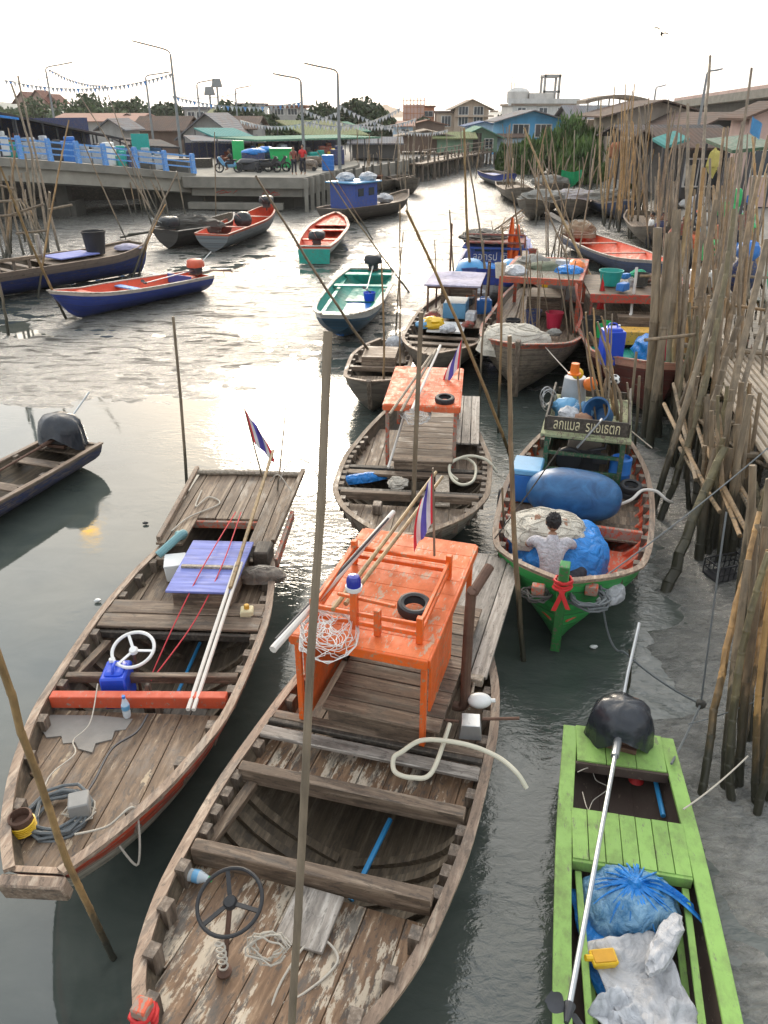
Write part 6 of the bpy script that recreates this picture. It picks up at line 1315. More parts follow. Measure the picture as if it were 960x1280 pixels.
cluster(20, (812, 846), (295, 350), (110, 230), 8, 10, .05, ('bam', 'bamg'), 'thin pole in the thicket on right bank before the market', 'right bank thicket', dyr=(0, 3))
# ---------------------------------------------------------------- right bank: bundle of heavy posts and the bamboo jetty
POSTS = [((806, 545), (824, 285), .095, 'post', 0, 'tall stout timber post, leftmost of the big bundle'), ((822, 545), (838, 292), .095, 'post', .3, 'tall stout timber post, right in the big bundle'), ((812, 560), (842, 290), .085, 'post', .6, 'tall stout post at back of the big bundle'), ((832, 520), (845, 262), .10, 'post', .5, 'slim tall timber post behind the big bundle'),
  ((842, 530), (872, 180), .055, 'bamo', 1.0, 'bright orange bamboo beside the big post bundle'), ((846, 520), (880, 210), .06, 'bamo', 1.2, 'second orange bamboo beside big post bundle'), ((850, 540), (895, 250), .07, 'post', 1, 'dark leaning pole behind orange bamboos'),
  ((865, 560), (940, 85), .04, 'bamg', 3.4, 'very tall grey pole rising over the roofs at right'), ((815, 640), (905, 330), .055, 'post', 1.2, 'dark slanting post with white rope ties'), ((822, 650), (918, 262), .06, 'bamt', 1.5, 'long green brown bamboo leaning over jetty edge'), ((870, 640), (925, 395), .075, 'bamg', .8, 'sawn grey post leaning at the jetty mat'),
  ((835, 742), (905, 560), .085, 'bamt', 1.1, 'thick slanting bamboo brace at the foot of the jetty'), ((874, 700), (895, 560), .07, 'post', .5, 'dark post under jetty beside the slanting brace'), ((890, 690), (912, 560), .075, 'post', .4, 'dark wet post under jetty edge'), ((880, 670), (960, 300), .06, 'post', 1.8, 'long dark pole leaning over the jetty mat'),
  ((879, 992), (950, 640), .042, 'bamo', 1.5, 'orange brown bamboo leaning at bottom right'), ((906, 990), (935, 700), .042, 'post', .9, 'wet dark post behind the leaning orange bamboo'), ((920, 1002), (960, 690), .045, 'bamt', .7, 'wet greenish post at bottom right'), ((938, 1018), (968, 760), .042, 'bamo', .3, 'brown bamboo closest to the right edge'), ((925, 985), (948, 740), .045, 'post', .5, 'second dark wet post at bottom right'), ((948, 1000), (975, 780), .045, 'post', .3, 'third dark wet post at the right edge'), ((915, 990), (975, 600), .04, 'bamo', 1.5, 'tall brown bamboo near right edge over the mud'),
  ((845, 585), (890, 420), .05, 'bamg', .4, 'thin grey pole crossing jetty bracing'), ((858, 600), (880, 470), .05, 'post', .3, 'short dark post in jetty bracing'), ((838, 560), (850, 300), .045, 'bamg', .8, 'thin pole behind orange bamboos'), ((880, 585), (960, 170), .055, 'bam', 3, 'brown pole leaning right over market roofs'), ((905, 610), (985, 330), .06, 'bamg', 2, 'grey pole leaning beyond the jetty mat'),
  ((850, 500), (860, 130), .05, 'bamg', 3, 'tall thin pole behind the big post bundle'), ((870, 520), (888, 70), .05, 'bamg', 5, 'tallest thin dark pole at the right, above the road deck'), ((857, 500), (905, 160), .05, 'bam', 3, 'slanting tall pole over motorbikes'), ((790, 575), (800, 470), .03, 'post', 0, 'thin dark stick beside stern of the green boat'), ((782, 560), (796, 440), .03, 'post', 0, 'second thin dark stick beside green boat')]
for f, t, r_, m, dy, lb in POSTS:
    ppx(f, t, r_, lb, dy, mat=m, name='mooring_post' if m == 'post' else 'bamboo_pole', cat='post' if m == 'post' else 'pole')
cluster(34, (858, 935), (590, 710), (470, 560), 9, 15, .05, ('post', 'bamt', 'post', 'bam'), 'wet dark pile under the bamboo jetty', 'piles under the bamboo jetty', 'jetty_pile', (.1, .6))
cluster(24, (842, 912), (480, 610), (330, 430), 9, 18, .045, ('post', 'bam', 'bamt'), 'dark leaning pile along edge of the bamboo walkway', 'piles along walkway edge', 'jetty_pile', (.2, .9))
cluster(22, (920, 970), (660, 880), (560, 680), 7, 12, .045, ('post', 'post', 'bamt'), 'dark wet pile below the near end of jetty', 'piles at near end of jetty', 'jetty_pile', (.1, .5))
cluster(30, (845, 905), (400, 500), (170, 320), 14, 24, .04, ('bam', 'bam', 'post'), 'grey brown pole in the crowd of poles by walkway', 'poles crowding the walkway', dyr=(1, 3))
cluster(22, (880, 955), (370, 470), (150, 300), 16, 22, .04, ('bamg', 'bam', 'bamo'), 'tall pole standing between walkway and market street', 'poles between walkway and street', dyr=(1, 3))
cluster(16, (925, 965), (900, 1010), (640, 780), 7, 22, .03, ('post', 'post', 'bam', 'bamo'), 'slender wet pole in the clump at the right edge over foreground mud', 'clump of poles at lower right', dyr=(.1, .7))
cluster(14, (640, 760), (385, 440), (290, 350), 14, 4, .02, ('bam', 'bamg'), 'thin mast stick rising among the packed boats', 'mast sticks among the packed boats', 'bamboo_stick', (-.3, .5), z0=.9)
cluster(10, (610, 700), (320, 350), (225, 290), 10, 2, .03, ('bam', 'bamg'), 'thin pole rising around the blue and white boat', 'poles around the blue and white boat', 'bamboo_pole', (-.5, .5), z0=.3)
cluster(16, (895, 965), (430, 560), (230, 400), 14, 18, .04, ('bam', 'post', 'bamg'), 'slanting pole crossing in front of the bamboo walkway', 'poles in front of the walkway', dyr=(.3, 2))
# bracing (light horizontal bamboos)
BR = [((848, 455), (880, 560)), ((856, 480), (930, 600)), ((870, 470), (900, 540)), ((884, 560), (925, 670)), ((900, 560), (960, 680)), ((850, 560), (900, 640)), ((842, 480), (870, 600)), ((866, 520), (960, 585)),((838, 440), (862, 560), 'x'), ((830, 505), (888, 620)), ((846, 470), (950, 650)), ((860, 500), (905, 560)), ((905, 610), (955, 700)), ((880, 545), (945, 640))]
xb_ = []
for k, pr in enumerate(BR):
    a, b = G(*pr[0], 1.1 - .1 * k % .3), G(*pr[1], 1.0); xb_.append((pr[0][0], tag(obj('cross_bamboo', MB().tube([(0, 0, 0), (b - a) * .5 + Vector((0, 0, -.02)), b - a], [.035, .033, .03], 7), 'bam', loc=a), 'light bamboo cross piece tied along the jetty piles', 'bamboo', 'cross bamboos along the jetty')))
ranked(xb_)
# walkway deck: runs from bottom right towards the market
JT = thing('bamboo_jetty', 'bamboo and plank walkway on piles along the right bank', 'jetty', (6, 12, 0))
ZJ = 1.6; JO = Vector((6, 12, 0))
def edge(py):  # left edge of the walkway in the photo
    return np.interp(py, [300, 330, 420, 440, 520, 640, 720], [893, 884, 868, 862, 905, 962, 1000])
rows = [G(edge(py), py, ZJ) - JO for py in (310, 345, 380, 410, 425)]
slat = MB(); rg = random.Random(9)
P0, P1 = G(868, 428, ZJ) - JO, G(900, 300, ZJ) - JO; d = (P1 - P0); Lw = d.length; d.normalize(); nrm = Vector((d.y, -d.x, 0))
for k in range(int(Lw / .11)):   # slats along the way, split in bays
    pass
W_ = 3.4
for bay in range(12):
    s0 = bay * Lw / 12; s1 = s0 + Lw / 12
    kind = bay % 3
    if kind == 1:
        y = 0
        while y < W_:
            w_ = rg.uniform(.12, .3); c = P0 + d * (s0 + s1) / 2 + nrm * (y + w_ / 2); slat.box((c.x, c.y, ZJ - .02 + rg.uniform(-.01, .012)), ((s1 - s0) * 1.02, w_ - .02, .03), rz=math.atan2(d.y, d.x) + rg.uniform(-.03, .03)); y += w_
    else:
        y = 0
        while y < W_:
            c0_ = P0 + d * s0 + nrm * y; c1_ = P0 + d * (s1 + .1) + nrm * (y + rg.uniform(-.12, .12))
            slat.bar((c0_.x, c0_.y, ZJ - .01 + rg.uniform(-.01, .01)), (c1_.x, c1_.y, ZJ - .01), .055, .02); y += rg.uniform(.08, .14)
M['slat'] = wood('bleached bamboo slats', (.34, .28, .21), (.52, .45, .36), 'x', stain=.3, vary=.7, bmp=.2)
obj('walkway_slats', slat, 'slat', JT)
bm = MB()
for bay in range(13):
    s0 = bay * Lw / 12; a = P0 + d * s0 - nrm * .3; b = P0 + d * s0 + nrm * (W_ + .3); bm.tube([(a.x, a.y, ZJ - .07), (b.x, b.y, ZJ - .07)], .05, 7)
for q_ in (.1, 1.6, 3.2):
    a = P0 + nrm * q_ - d * .2; b = P1 + nrm * q_; bm.tube([(a.x, a.y, ZJ - .16), (b.x, b.y, ZJ - .16)], .06, 7)
obj('cross_beams', bm, 'bamg', JT)
pl_ = MB()
for k in range(24):
    s0 = rg.uniform(0, Lw); c = P0 + d * s0 + nrm * rg.uniform(0, W_); pl_.box((c.x, c.y, ZJ + .02), (rg.uniform(.8, 1.8), rg.uniform(.12, .22), .025), rz=rg.choice([math.atan2(d.y, d.x), math.atan2(d.y, d.x) + 1.5]) + rg.uniform(-.2, .2))
obj('loose_plank', pl_, 'pale', JT)
# near mat of long bamboos laid lengthwise, on a darker frame
bb = MB(); Q0, Q1 = G(872, 440, 1.35), G(985, 610, 1.35); dq = (Q1 - Q0).normalized(); nq = Vector((-dq.y, dq.x, 0)); nq = nq if nq.x > 0 else -nq
for k in range(13):
    a = Q0 + nq * k * .115 + dq * rg.uniform(-.4, .2) - JO; b = Q1 + nq * k * .115 + dq * rg.uniform(0, .4) - JO; n = 9; pts = []; rr_ = []
    for i in range(n + 1):
        for dz, kk in ((-.004, 1), (0, 1.15), (.004, 1)):
            pts.append(Vector(a).lerp(b, min(1, max(0, i / n + dz))) + Vector((0, 0, rg.uniform(-.001, .001) + 1.35 - a.z))); rr_.append(.05 * kk)
    bb.tube(pts, rr_, 8)
M['bamm'] = plain('bleached bamboo mat', (.42, .34, .25), .6, 0, .35, .3, 3)
obj('bamboo_mat', bb, 'bamm', JT)
cb = MB()
for k in range(6):
    c = Q0.lerp(Q1, k / 5) - JO; cb.tube([(c.x - nq.x * .3, c.y - nq.y * .3, 1.26), (c.x + nq.x * 1.9, c.y + nq.y * 1.9, 1.26)], .055, 7)
obj('mat_beam', cb, 'post', JT)
obj('side_plank', MB().bar(tuple(Q0 - JO + nq * 1.8 + Vector((0, 0, .08))), tuple(Q1 - JO + nq * 1.8 + Vector((0, 0, .08))), .9, .04), 'pale', JT)
rl_ = []
for k, (f, t) in enumerate((((905, 380), (960, 388)), ((915, 345), (962, 347)), ((860, 385), (905, 382)), ((800, 345), (862, 344)), ((806, 425), (870, 418)))):
    a, b = G(*f, 2.3), G(*t, 2.3); rl_.append((f[0], tag(obj('cross_bamboo', MB().tube([(0, 0, 0), b - a], .03, 7), 'bam', loc=a), 'thin bamboo rail tied between walkway poles', 'bamboo', 'thin rails by the walkway')))
ranked(rl_)
# hanging ropes at the right
def rope(a, b, s_, r_, mat, lb): a, b = Vector(a), Vector(b); tag(obj('mooring_rope', MB().tube([q - a for q in sag(a, b, s_)], r_, 6), mat, loc=a), lb, 'rope')
rope(G(876, 880, .25), PY(908, 640, 6.8), .02, .01, 'ropeg', 'rope rising from mud knot to jetty'); rope(G(876, 880, .25), E_.W(2.1, -.42, .55), .03, .011, 'ropeg', 'rope from mud knot to lime skiff stern')
rope(E_.W(1.6, -.45, .55), G(935, 945, .7), .04, .007, 'rope', 'thin pale rope from lime skiff to right posts'); rope(D.W(D.X(.06), -.38, .98), G(960, 560, 1.6), .05, .009, 'ropeg', 'long rope from green boat to the jetty'); rope(G(860, 905, .5), G(960, 870, .9), .03, .006, 'ropeg', 'thin rope between right posts')
rope(D.W(-1.7, .9, .9), G(700, 560, 2.3), .02, .008, 'roped', 'dark rope rising along left side of green boat'); rope(K_.W(K_.X(.05), -.5, 1.2), G(815, 560, 1.0), .08, .01, 'rope', 'pale rope between plank boat and post bundle')
tag(obj('rope_knot', MB().blob((0, 0, 0), (.05, .05, .05), .3, 3, 12, 8), 'roped', loc=G(876, 880, .25)), 'dark knot joining the ropes over the mud', 'knot')
o = thing('green_net', 'green net hung on a curved bamboo hoop at right edge', 'net', G(955, 345, 2.2)); obj('fabric', MB().sheet(10, 12, lambda u, v: (1.1 * u, -.4 * v + .12 * math.sin(u * 5), .3 - .9 * v - .35 * math.sin(v * 3.14) * u), .02), 'netgr', o)
obj('hoop', MB().tube(curve_pts([(0, 0, .4), (-.05, -.2, -.1), (.1, -.45, -.6), (.5, -.6, -.95)], 6), .05, 8), 'netc', o)
o = thing('green_scoop', 'bright green plastic scoop hung on a pole in the thicket', 'scoop', PY(910, 262, 22)); obj('scoop_body', MB().blob((0, 0, 0), (.28, .1, .2), .05, 1, 14, 8, p=.6), 'greenp', o); obj('scoop_lid', MB().blob((.18, 0, .28), (.12, .09, .25), .05, 1, 12, 8, p=.6), 'greenp', o)
o = thing('yellow_bag', 'pale yellow bag hanging from a pole in the thicket', 'bag', PY(892, 203, 23)); obj('bag', MB().blob((0, 0, 0), (.17, .1, .32), .4, 2.5, 16, 12, seed=3), plain('pale yellow cloth', (.5, .42, .12), .8), o)
o = thing('red_cloth', 'orange red cloth wrapped on poles beside the post bundle', 'cloth', PY(838, 312, 20)); obj('fabric', MB().blob((0, 0, 0), (.15, .12, .55), .2, 2, 14, 12, seed=5), M['redor'], o)
o = thing('orange_bag', 'faded orange bag hung in the tall orange bundle', 'bag', PY(769, 188, 58)); obj('bag', MB().blob((0, 0, 0), (.5, .3, .5), .4, 2.5, 16, 12, seed=6), plain('faded orange cloth', (.5, .2, .1), .8), o)
o = thing('blue_cloth', 'light blue rag hung high on a pole against the road deck', 'rag', PY(941, 145, 24)); obj('fabric', MB().sheet(5, 6, lambda u, v: (.3 * u, .06 * math.sin(u * 6), -.4 * v - .2 * u + .05 * math.sin(v * 9)), .02), M['cool'], o)
o = thing('wire_crate', 'wire crate lying on mud under the jetty', 'crate', G(907, 718, .05), .3)
cr = MB()
for k in range(7): cr.bar((-.25 + k * .083, -.15, 0), (-.25 + k * .083, -.15, .22), .012, .012).bar((-.25 + k * .083, .15, 0), (-.25 + k * .083, .15, .22), .012, .012)
for z_ in (0, .11, .22): cr.bar((-.25, -.15, z_), (.25, -.15, z_), .015, .015).bar((-.25, .15, z_), (.25, .15, z_), .015, .015).bar((-.25, -.15, z_), (-.25, .15, z_), .015, .015).bar((.25, -.15, z_), (.25, .15, z_), .015, .015)
obj('crate_frame', cr, 'dsteel', o); obj('crate_floor', MB().box((0, 0, .01), (.5, .3, .012)), 'dsteel', o)
tag(obj('plastic_bottle', MB().lathe([(.03, 0), (.035, .02), (.035, .13), (.015, .17), (.015, .19)], n=10), 'whitep', loc=G(957, 885, .05)), 'small blue white bottle on mud at right edge', 'bottle')
for k, (x, y) in enumerate(((742, 810), (300, 752), (122, 752), (182, 655))): tag(obj('litter', MB().blob((0, 0, .02), (.05, .03, .02), .3, 2, 10, 6, seed=k), 'whitep' if k < 3 else 'black', loc=G(x, y, .01)), ('white scrap floating near bow of green boat', 'white scrap floating beside the left wooden boat', 'pale scrap on the open water at left', 'dark scrap on the open water at left')[k], 'litter')
# ================================================================ left: bridge with blue railing, quay, market
BR_ = [(-34, 37.5, 4.2), (-26.5, 41.5, 3.9), (-20.9, 45.4, 3.45), (-16.2, 49.6, 2.8), (-12.0, 53.6, 2.1)]
bt = thing('footbridge', 'concrete bridge with bright blue railing over the mud at left', 'bridge', (-20, 48, 0)); BO = Vector((-20, 48, 0))
mb = MB(); bmm = MB(); low = MB()
def quad_strip(m, off0, off1, z0, z1):
    vs_ = []
    for x, y, z in BR_:
        n_ = Vector((-.66, .75, 0))
        for o_, zz in ((off0, z0), (off1, z0), (off1, z1), (off0, z1)): vs_.append(Vector((x, y, z + zz)) + n_ * o_ - BO)
    k = len(BR_); m.add(vs_, [(i * 4 + j, i * 4 + (j + 1) % 4, (i + 1) * 4 + (j + 1) % 4, (i + 1) * 4 + j) for i in range(k - 1) for j in range(4)] + [(3, 2, 1, 0), tuple(k * 4 - 4 + j for j in range(4))])
quad_strip(mb, -.15, 6.4, -.42, 0.0); obj('deck', mb, 'conc', bt)
quad_strip(bmm, .1, .5, -1.15, -.43); quad_strip(bmm, 5.6, 6.0, -1.15, -.43); obj('edge_beam', bmm, plain('pale beam concrete', (.37, .34, .28), .85, 0, .3, .4, 1.1), bt)
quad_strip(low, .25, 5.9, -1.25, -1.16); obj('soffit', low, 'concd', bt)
for x, y in ((-14.8, 53.2), (-12.9, 54.6), (-22, 47.5), (-19.0, 49.5), (-27, 44)):
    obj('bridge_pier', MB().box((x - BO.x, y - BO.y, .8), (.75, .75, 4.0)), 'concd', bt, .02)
obj('shade_backing', MB().prism([(x - BO.x, y - BO.y) for x, y in ((-42, 52), (-12.5, 61), (-12.5, 62), (-42, 53.5))], -.5, 2.6), 'dark', bt)  # added dark wall, stands in for the shade under the deck
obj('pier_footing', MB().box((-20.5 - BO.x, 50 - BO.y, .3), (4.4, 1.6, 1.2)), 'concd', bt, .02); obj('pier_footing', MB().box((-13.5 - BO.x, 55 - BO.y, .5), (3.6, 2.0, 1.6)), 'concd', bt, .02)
# posts and rails
run = 0; rl = MB(); prev = None; npt = 0
P = [Vector(q) for q in BR_]; seg = []
for i in range(len(P) - 1):
    n = max(1, round((P[i + 1] - P[i]).length / 1.75))
    for k in range(n): seg.append(P[i].lerp(P[i + 1], k / n))
seg.append(P[-1])
pm_ = MB().box((0, 0, .55), (.24, .26, 1.1)).box((0, .02, 1.12), (.2, .24, .08)).box((0, -.12, .2), (.27, .18, .4), tap=.8).mesh('railing_post', 'bblue')
for i, q in enumerate(seg):
    o = bpy.data.objects.new('railing_post', pm_); COL.objects.link(o); o.parent = bt; o.location = q + Vector((-.1, .1, 0)) - BO; o.rotation_euler = (0, 0, R(41))
    if i:
        a = seg[i - 1]
        for z_, w_ in ((.98, .10), (.66, .085), (.36, .085)): obj('rail', MB().bar(a + Vector((-.1, .1, z_)) - BO, q + Vector((-.1, .1, z_)) - BO, .1, w_), 'bblue', bt)
qy = thing('concrete_quay', 'stained concrete quay platform with overhanging slab at the creek corner', 'quay', (-8, 55, 0)); QO = Vector((-8, 55, 0))
def pl(pts): return [(x - QO.x, y - QO.y) for x, y in pts]
obj('slab', MB().prism(pl([(-12.6, 52.6), (-4.9, 51.6), (-3.3, 58.6), (-2.0, 64), (-2.0, 70), (-16, 74), (-14, 56)]), 1.35, 2.0), 'conc', qy, .02)
obj('quay_wall', MB().prism(pl([(-12.2, 53.0), (-5.1, 52.0), (-3.5, 58.7), (-2.2, 64), (-4, 66), (-13, 62)]), .85, 1.36).prism(pl([(-12.4, 52.5), (-6.3, 51.7), (-6.3, 52.3), (-12.4, 53.2)]), .1, .5), 'conc', qy, .02)
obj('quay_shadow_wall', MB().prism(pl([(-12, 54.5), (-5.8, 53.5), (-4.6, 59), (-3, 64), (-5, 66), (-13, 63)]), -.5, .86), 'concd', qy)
gfm = MB()
for (x0_, z0_, x1_, z1_) in ((-7.6, 1.0, -7.3, 1.25), (-7.3, 1.25, -7.1, 1.0), (-7.1, 1.0, -6.8, 1.2), (-7.0, 1.1, -6.6, 1.08), (-10.6, 1.05, -10.1, 1.2), (-10.1, 1.2, -9.8, 1.05), (-10.4, 1.0, -9.6, 1.12), (-9.5, 1.0, -9.2, 1.22), (-6.9, .95, -6.5, .98)): gfm.bar((x0_ - QO.x, 52.97 - .1408 * (x0_ + 12.2) - .012 - QO.y, z0_), (x1_ - QO.x, 52.97 - .1408 * (x1_ + 12.2) - .012 - QO.y, z1_), .01, .05, up=(0, 0, 1))
obj('graffiti', gfm, 'red', qy)
for k in range(7): a = Vector((-4.9, 51.6)).lerp(Vector((-3.3, 58.6)), k / 6); obj('fender_pile', MB().box((a.x - QO.x + .1, a.y - QO.y, .8), (.22, .25, 2.3)), 'conc', qy, .01)
# stilted concrete wall along the bank beyond the quay
bw = thing('bank_wall', 'low concrete bank wall with piles along the left side of the creek', 'wall', (0, 70, 0)); mbw = MB()
W0, W1 = Vector((-3.0, 59.5, 0)), Vector((4.0, 80, 0)); mbw.bar(W0 + Vector((0, -70, 1.4)), W1 + Vector((0, -70, 1.4)), .3, .9); obj('wall', mbw, 'conc', bw)
for k in range(12): a = W0.lerp(W1, k / 11); obj('pile', MB().bar((a.x + .2, a.y - 70, -.3), (a.x + .2, a.y - 70, 2.0), .2, .2), 'concd', bw)
# lamp posts
M['galv'] = plain('galvanised lamp post', (.25, .26, .26), .5, .4)
def lamp(top, tip, y, z0, lb, r=.13, dy=0):
    a = PY(*top, y); b = PY(*tip, y); o = thing('street_lamp', lb, 'street lamp', (a.x, y, z0), 0)
    obj('lamp_pole', MB().tube([(0, 0, 0), (0, 0, (a.z - z0) * .6), (0, 0, a.z - z0)], [r, r * .8, r * .6], 8), 'galv', o)
    d = b - a; pts = curve_pts([(0, 0, a.z - z0 - .15), (d.x * .08, 0, a.z - z0 + d.z * .25 + .05), (d.x * .6, 0, a.z - z0 + d.z * .72), (d.x * .8, 0, a.z - z0 + d.z * .86)], 5); obj('lamp_arm', MB().tube(pts, r * .45, 6), 'galv', o)
    obj('lamp_head', MB().bar((d.x * .76, 0, a.z - z0 + d.z * .84), (d.x, 0, a.z - z0 + d.z), .26, .1), 'galv', o, .02); return o
LP = [((213, 68), (165, 51), 68, 'tallest street lamp over the bridge end, arm pointing left'), ((376, 102), (341, 92), 64, 'street lamp behind the two people on the quay'), ((422, 92), (380, 79), 60, 'street lamp at right end of the quay, arm pointing left'), ((57, 87), (90, 78), 85, 'street lamp over the pink roof, arm pointing right'),
      ((182, 97), (212, 90), 85, 'street lamp left of the grey warehouse'), ((246, 106), (269, 99), 95, 'street lamp just right of the tallest lamp'), ((294, 113), (314, 107), 105, 'smallest street lamp before the dark trees'), ((884, 92), (903, 86), 60, 'street lamp rising over the road deck at right'), ((820, 111), (833, 106), 90, 'small street lamp behind cream walled house')]
LT = {}
for t_, p_, y, lb in LP: LT[t_] = lamp(t_, p_, y, 1.3, lb)
for px, py, y, lb in ((271, 107, 150, 'slim mast with round floodlight rack'), (262, 117, 150, 'shorter mast with round lamp head')):
    a = PY(px, py, y); o = thing('light_mast', lb, 'mast', (a.x, y, 1)); obj('mast_pole', MB().tube([(0, 0, 0), (0, 0, a.z - 1)], .18, 6), 'galv', o); obj('mast_head', MB().box((0, 0, a.z - .6), (1.9, .5, 1.3), tap=.7), 'galv', o, .1)
def bunting(p0, p1, y0, y1, s_, n, lb, mats=('fw', 'bblue', 'fw', 'forange')):
    a, b = PY(*p0, y0), PY(*p1, y1); o = thing('bunting', lb, 'bunting', a); pts = [q - a for q in sag(a, b, s_, 16)]; obj('string', MB().tube(pts, .025, 4), 'galv', o)
    pn = MB()
    for k in range(n):
        f = (k + .5) / n * 16; i = int(f); q = pts[i].lerp(pts[min(16, i + 1)], f - i); w_ = .14; pn.add([q + Vector((-w_, 0, 0)), q + Vector((w_, 0, 0)), q + Vector((0, .03, -.34)), q + Vector((0, .02, -.01))], [(0, 2, 3), (3, 2, 1), (0, 3, 1)], k % len(mats))
    obj('pennants', pn, list(mats), o)
for p0, p1, y0, y1, s_, n, lb in (((5, 100), (215, 92), 70, 68, .8, 40, 'string of small pennants from left edge to the tallest lamp'), ((60, 86), (133, 107), 85, 80, .4, 20, 'short string of pennants at the left over the trees'), ((215, 120), (376, 128), 70, 64, .5, 30, 'string of pennants between the tallest lamp and the quay lamp'),
    ((376, 135), (520, 148), 64, 75, .9, 34, 'white pennants from quay lamp toward the stilt houses'), ((376, 150), (500, 135), 64, 70, .8, 30, 'second white pennant string crossing before the dark trees'), ((422, 130), (560, 162), 60, 90, .9, 34, 'pennant string over the stilt houses'), ((300, 150), (422, 140), 80, 62, .7, 28, 'pennant string behind the green market roof')):
    bunting(p0, p1, y0, y1, s_, n, lb, ('fw', 'fw', 'grayp') if p0[0] > 290 else ('grayp', 'bblue', 'fw', 'grayp'))
for k, (a, b, y) in enumerate((((62, 88), (135, 100), 84), ((0, 99), (60, 96), 84), ((215, 120), (300, 116), 80))):
    A_, B_ = PY(*a, y), PY(*b, y); tag(obj('power_line', MB().tube([q - A_ for q in sag(A_, B_, .3)], .03, 4), 'dsteel', loc=A_), 'thin overhead wire %s' % ('between two left street lamps', 'at the left edge of the sky', 'right of the tallest street lamp')[k], 'wire')

# ---------------------------------------------------------------- houses
def metalroof(name, c, rust=.25):
    t = NT(name, .88, 0); t.b.inputs['Specular IOR Level'].default_value = .12; c = dk(c, .72); co = t.co(); w = t.n('ShaderNodeTexWave', {'Vector': co, 'Scale': 1.2, 'Distortion': 0.0}, wave_type='BANDS', bands_direction='X').outputs['Fac']
    n = t.noise(t.mp(co, (.6, .25, .6)), 1.5, 6, .7); col = t.mix(t.ma('MULTIPLY', t.ramp(n, [(.45, 0.0), (.65, 1.0)]), rust * 2), c, (.18, .1, .07)); col = t.mix(t.ma('MULTIPLY', w, .25), col, dk(c, .5))
    return t.out(col, None, t.bump(w, .5, .05))
def wallm(name, c, stain=.5):
    t = NT(name, .85); co = t.co(); n = t.noise(t.mp(co, (1, 1, .35)), 1.2, 7, .7); n2 = t.noise(co, 5, 4)
    return t.out(t.mix(t.ma('MULTIPLY', t.ramp(n, [(.45, 0.0), (.7, 1.0)]), stain), t.mix(n2, dk(c, .85), dk(c, 1.08)), dk(c, .45)), None, t.bump(n2, .2, .02))
MR = {k: metalroof(k + ' roof', c, r) for k, c, r in (('grey', (.24, .25, .27), .25), ('brown', (.16, .12, .1), .3), ('pink', (.6, .36, .28), .1), ('green', (.16, .36, .26), .1), ('olive', (.26, .30, .14), .2), ('blue', (.12, .2, .36), .1), ('rust', (.28, .13, .08), .4), ('tan', (.38, .32, .25), .3), ('dark', (.09, .09, .095), .2), ('maroon', (.2, .07, .05), .1), ('teal', (.1, .36, .34), .05))}
MW = {k: wallm(k + ' wall', c) for k, c in (('cream', (.55, .46, .38)), ('white', (.6, .58, .54)), ('grey', (.36, .35, .33)), ('blue', (.09, .36, .62)), ('pale', (.42, .55, .66)), ('green', (.2, .32, .22)), ('brown', (.18, .12, .09)), ('beige', (.5, .4, .31)), ('orange', (.55, .24, .13)), ('pink', (.6, .42, .36)), ('dark', (.08, .075, .07)))}
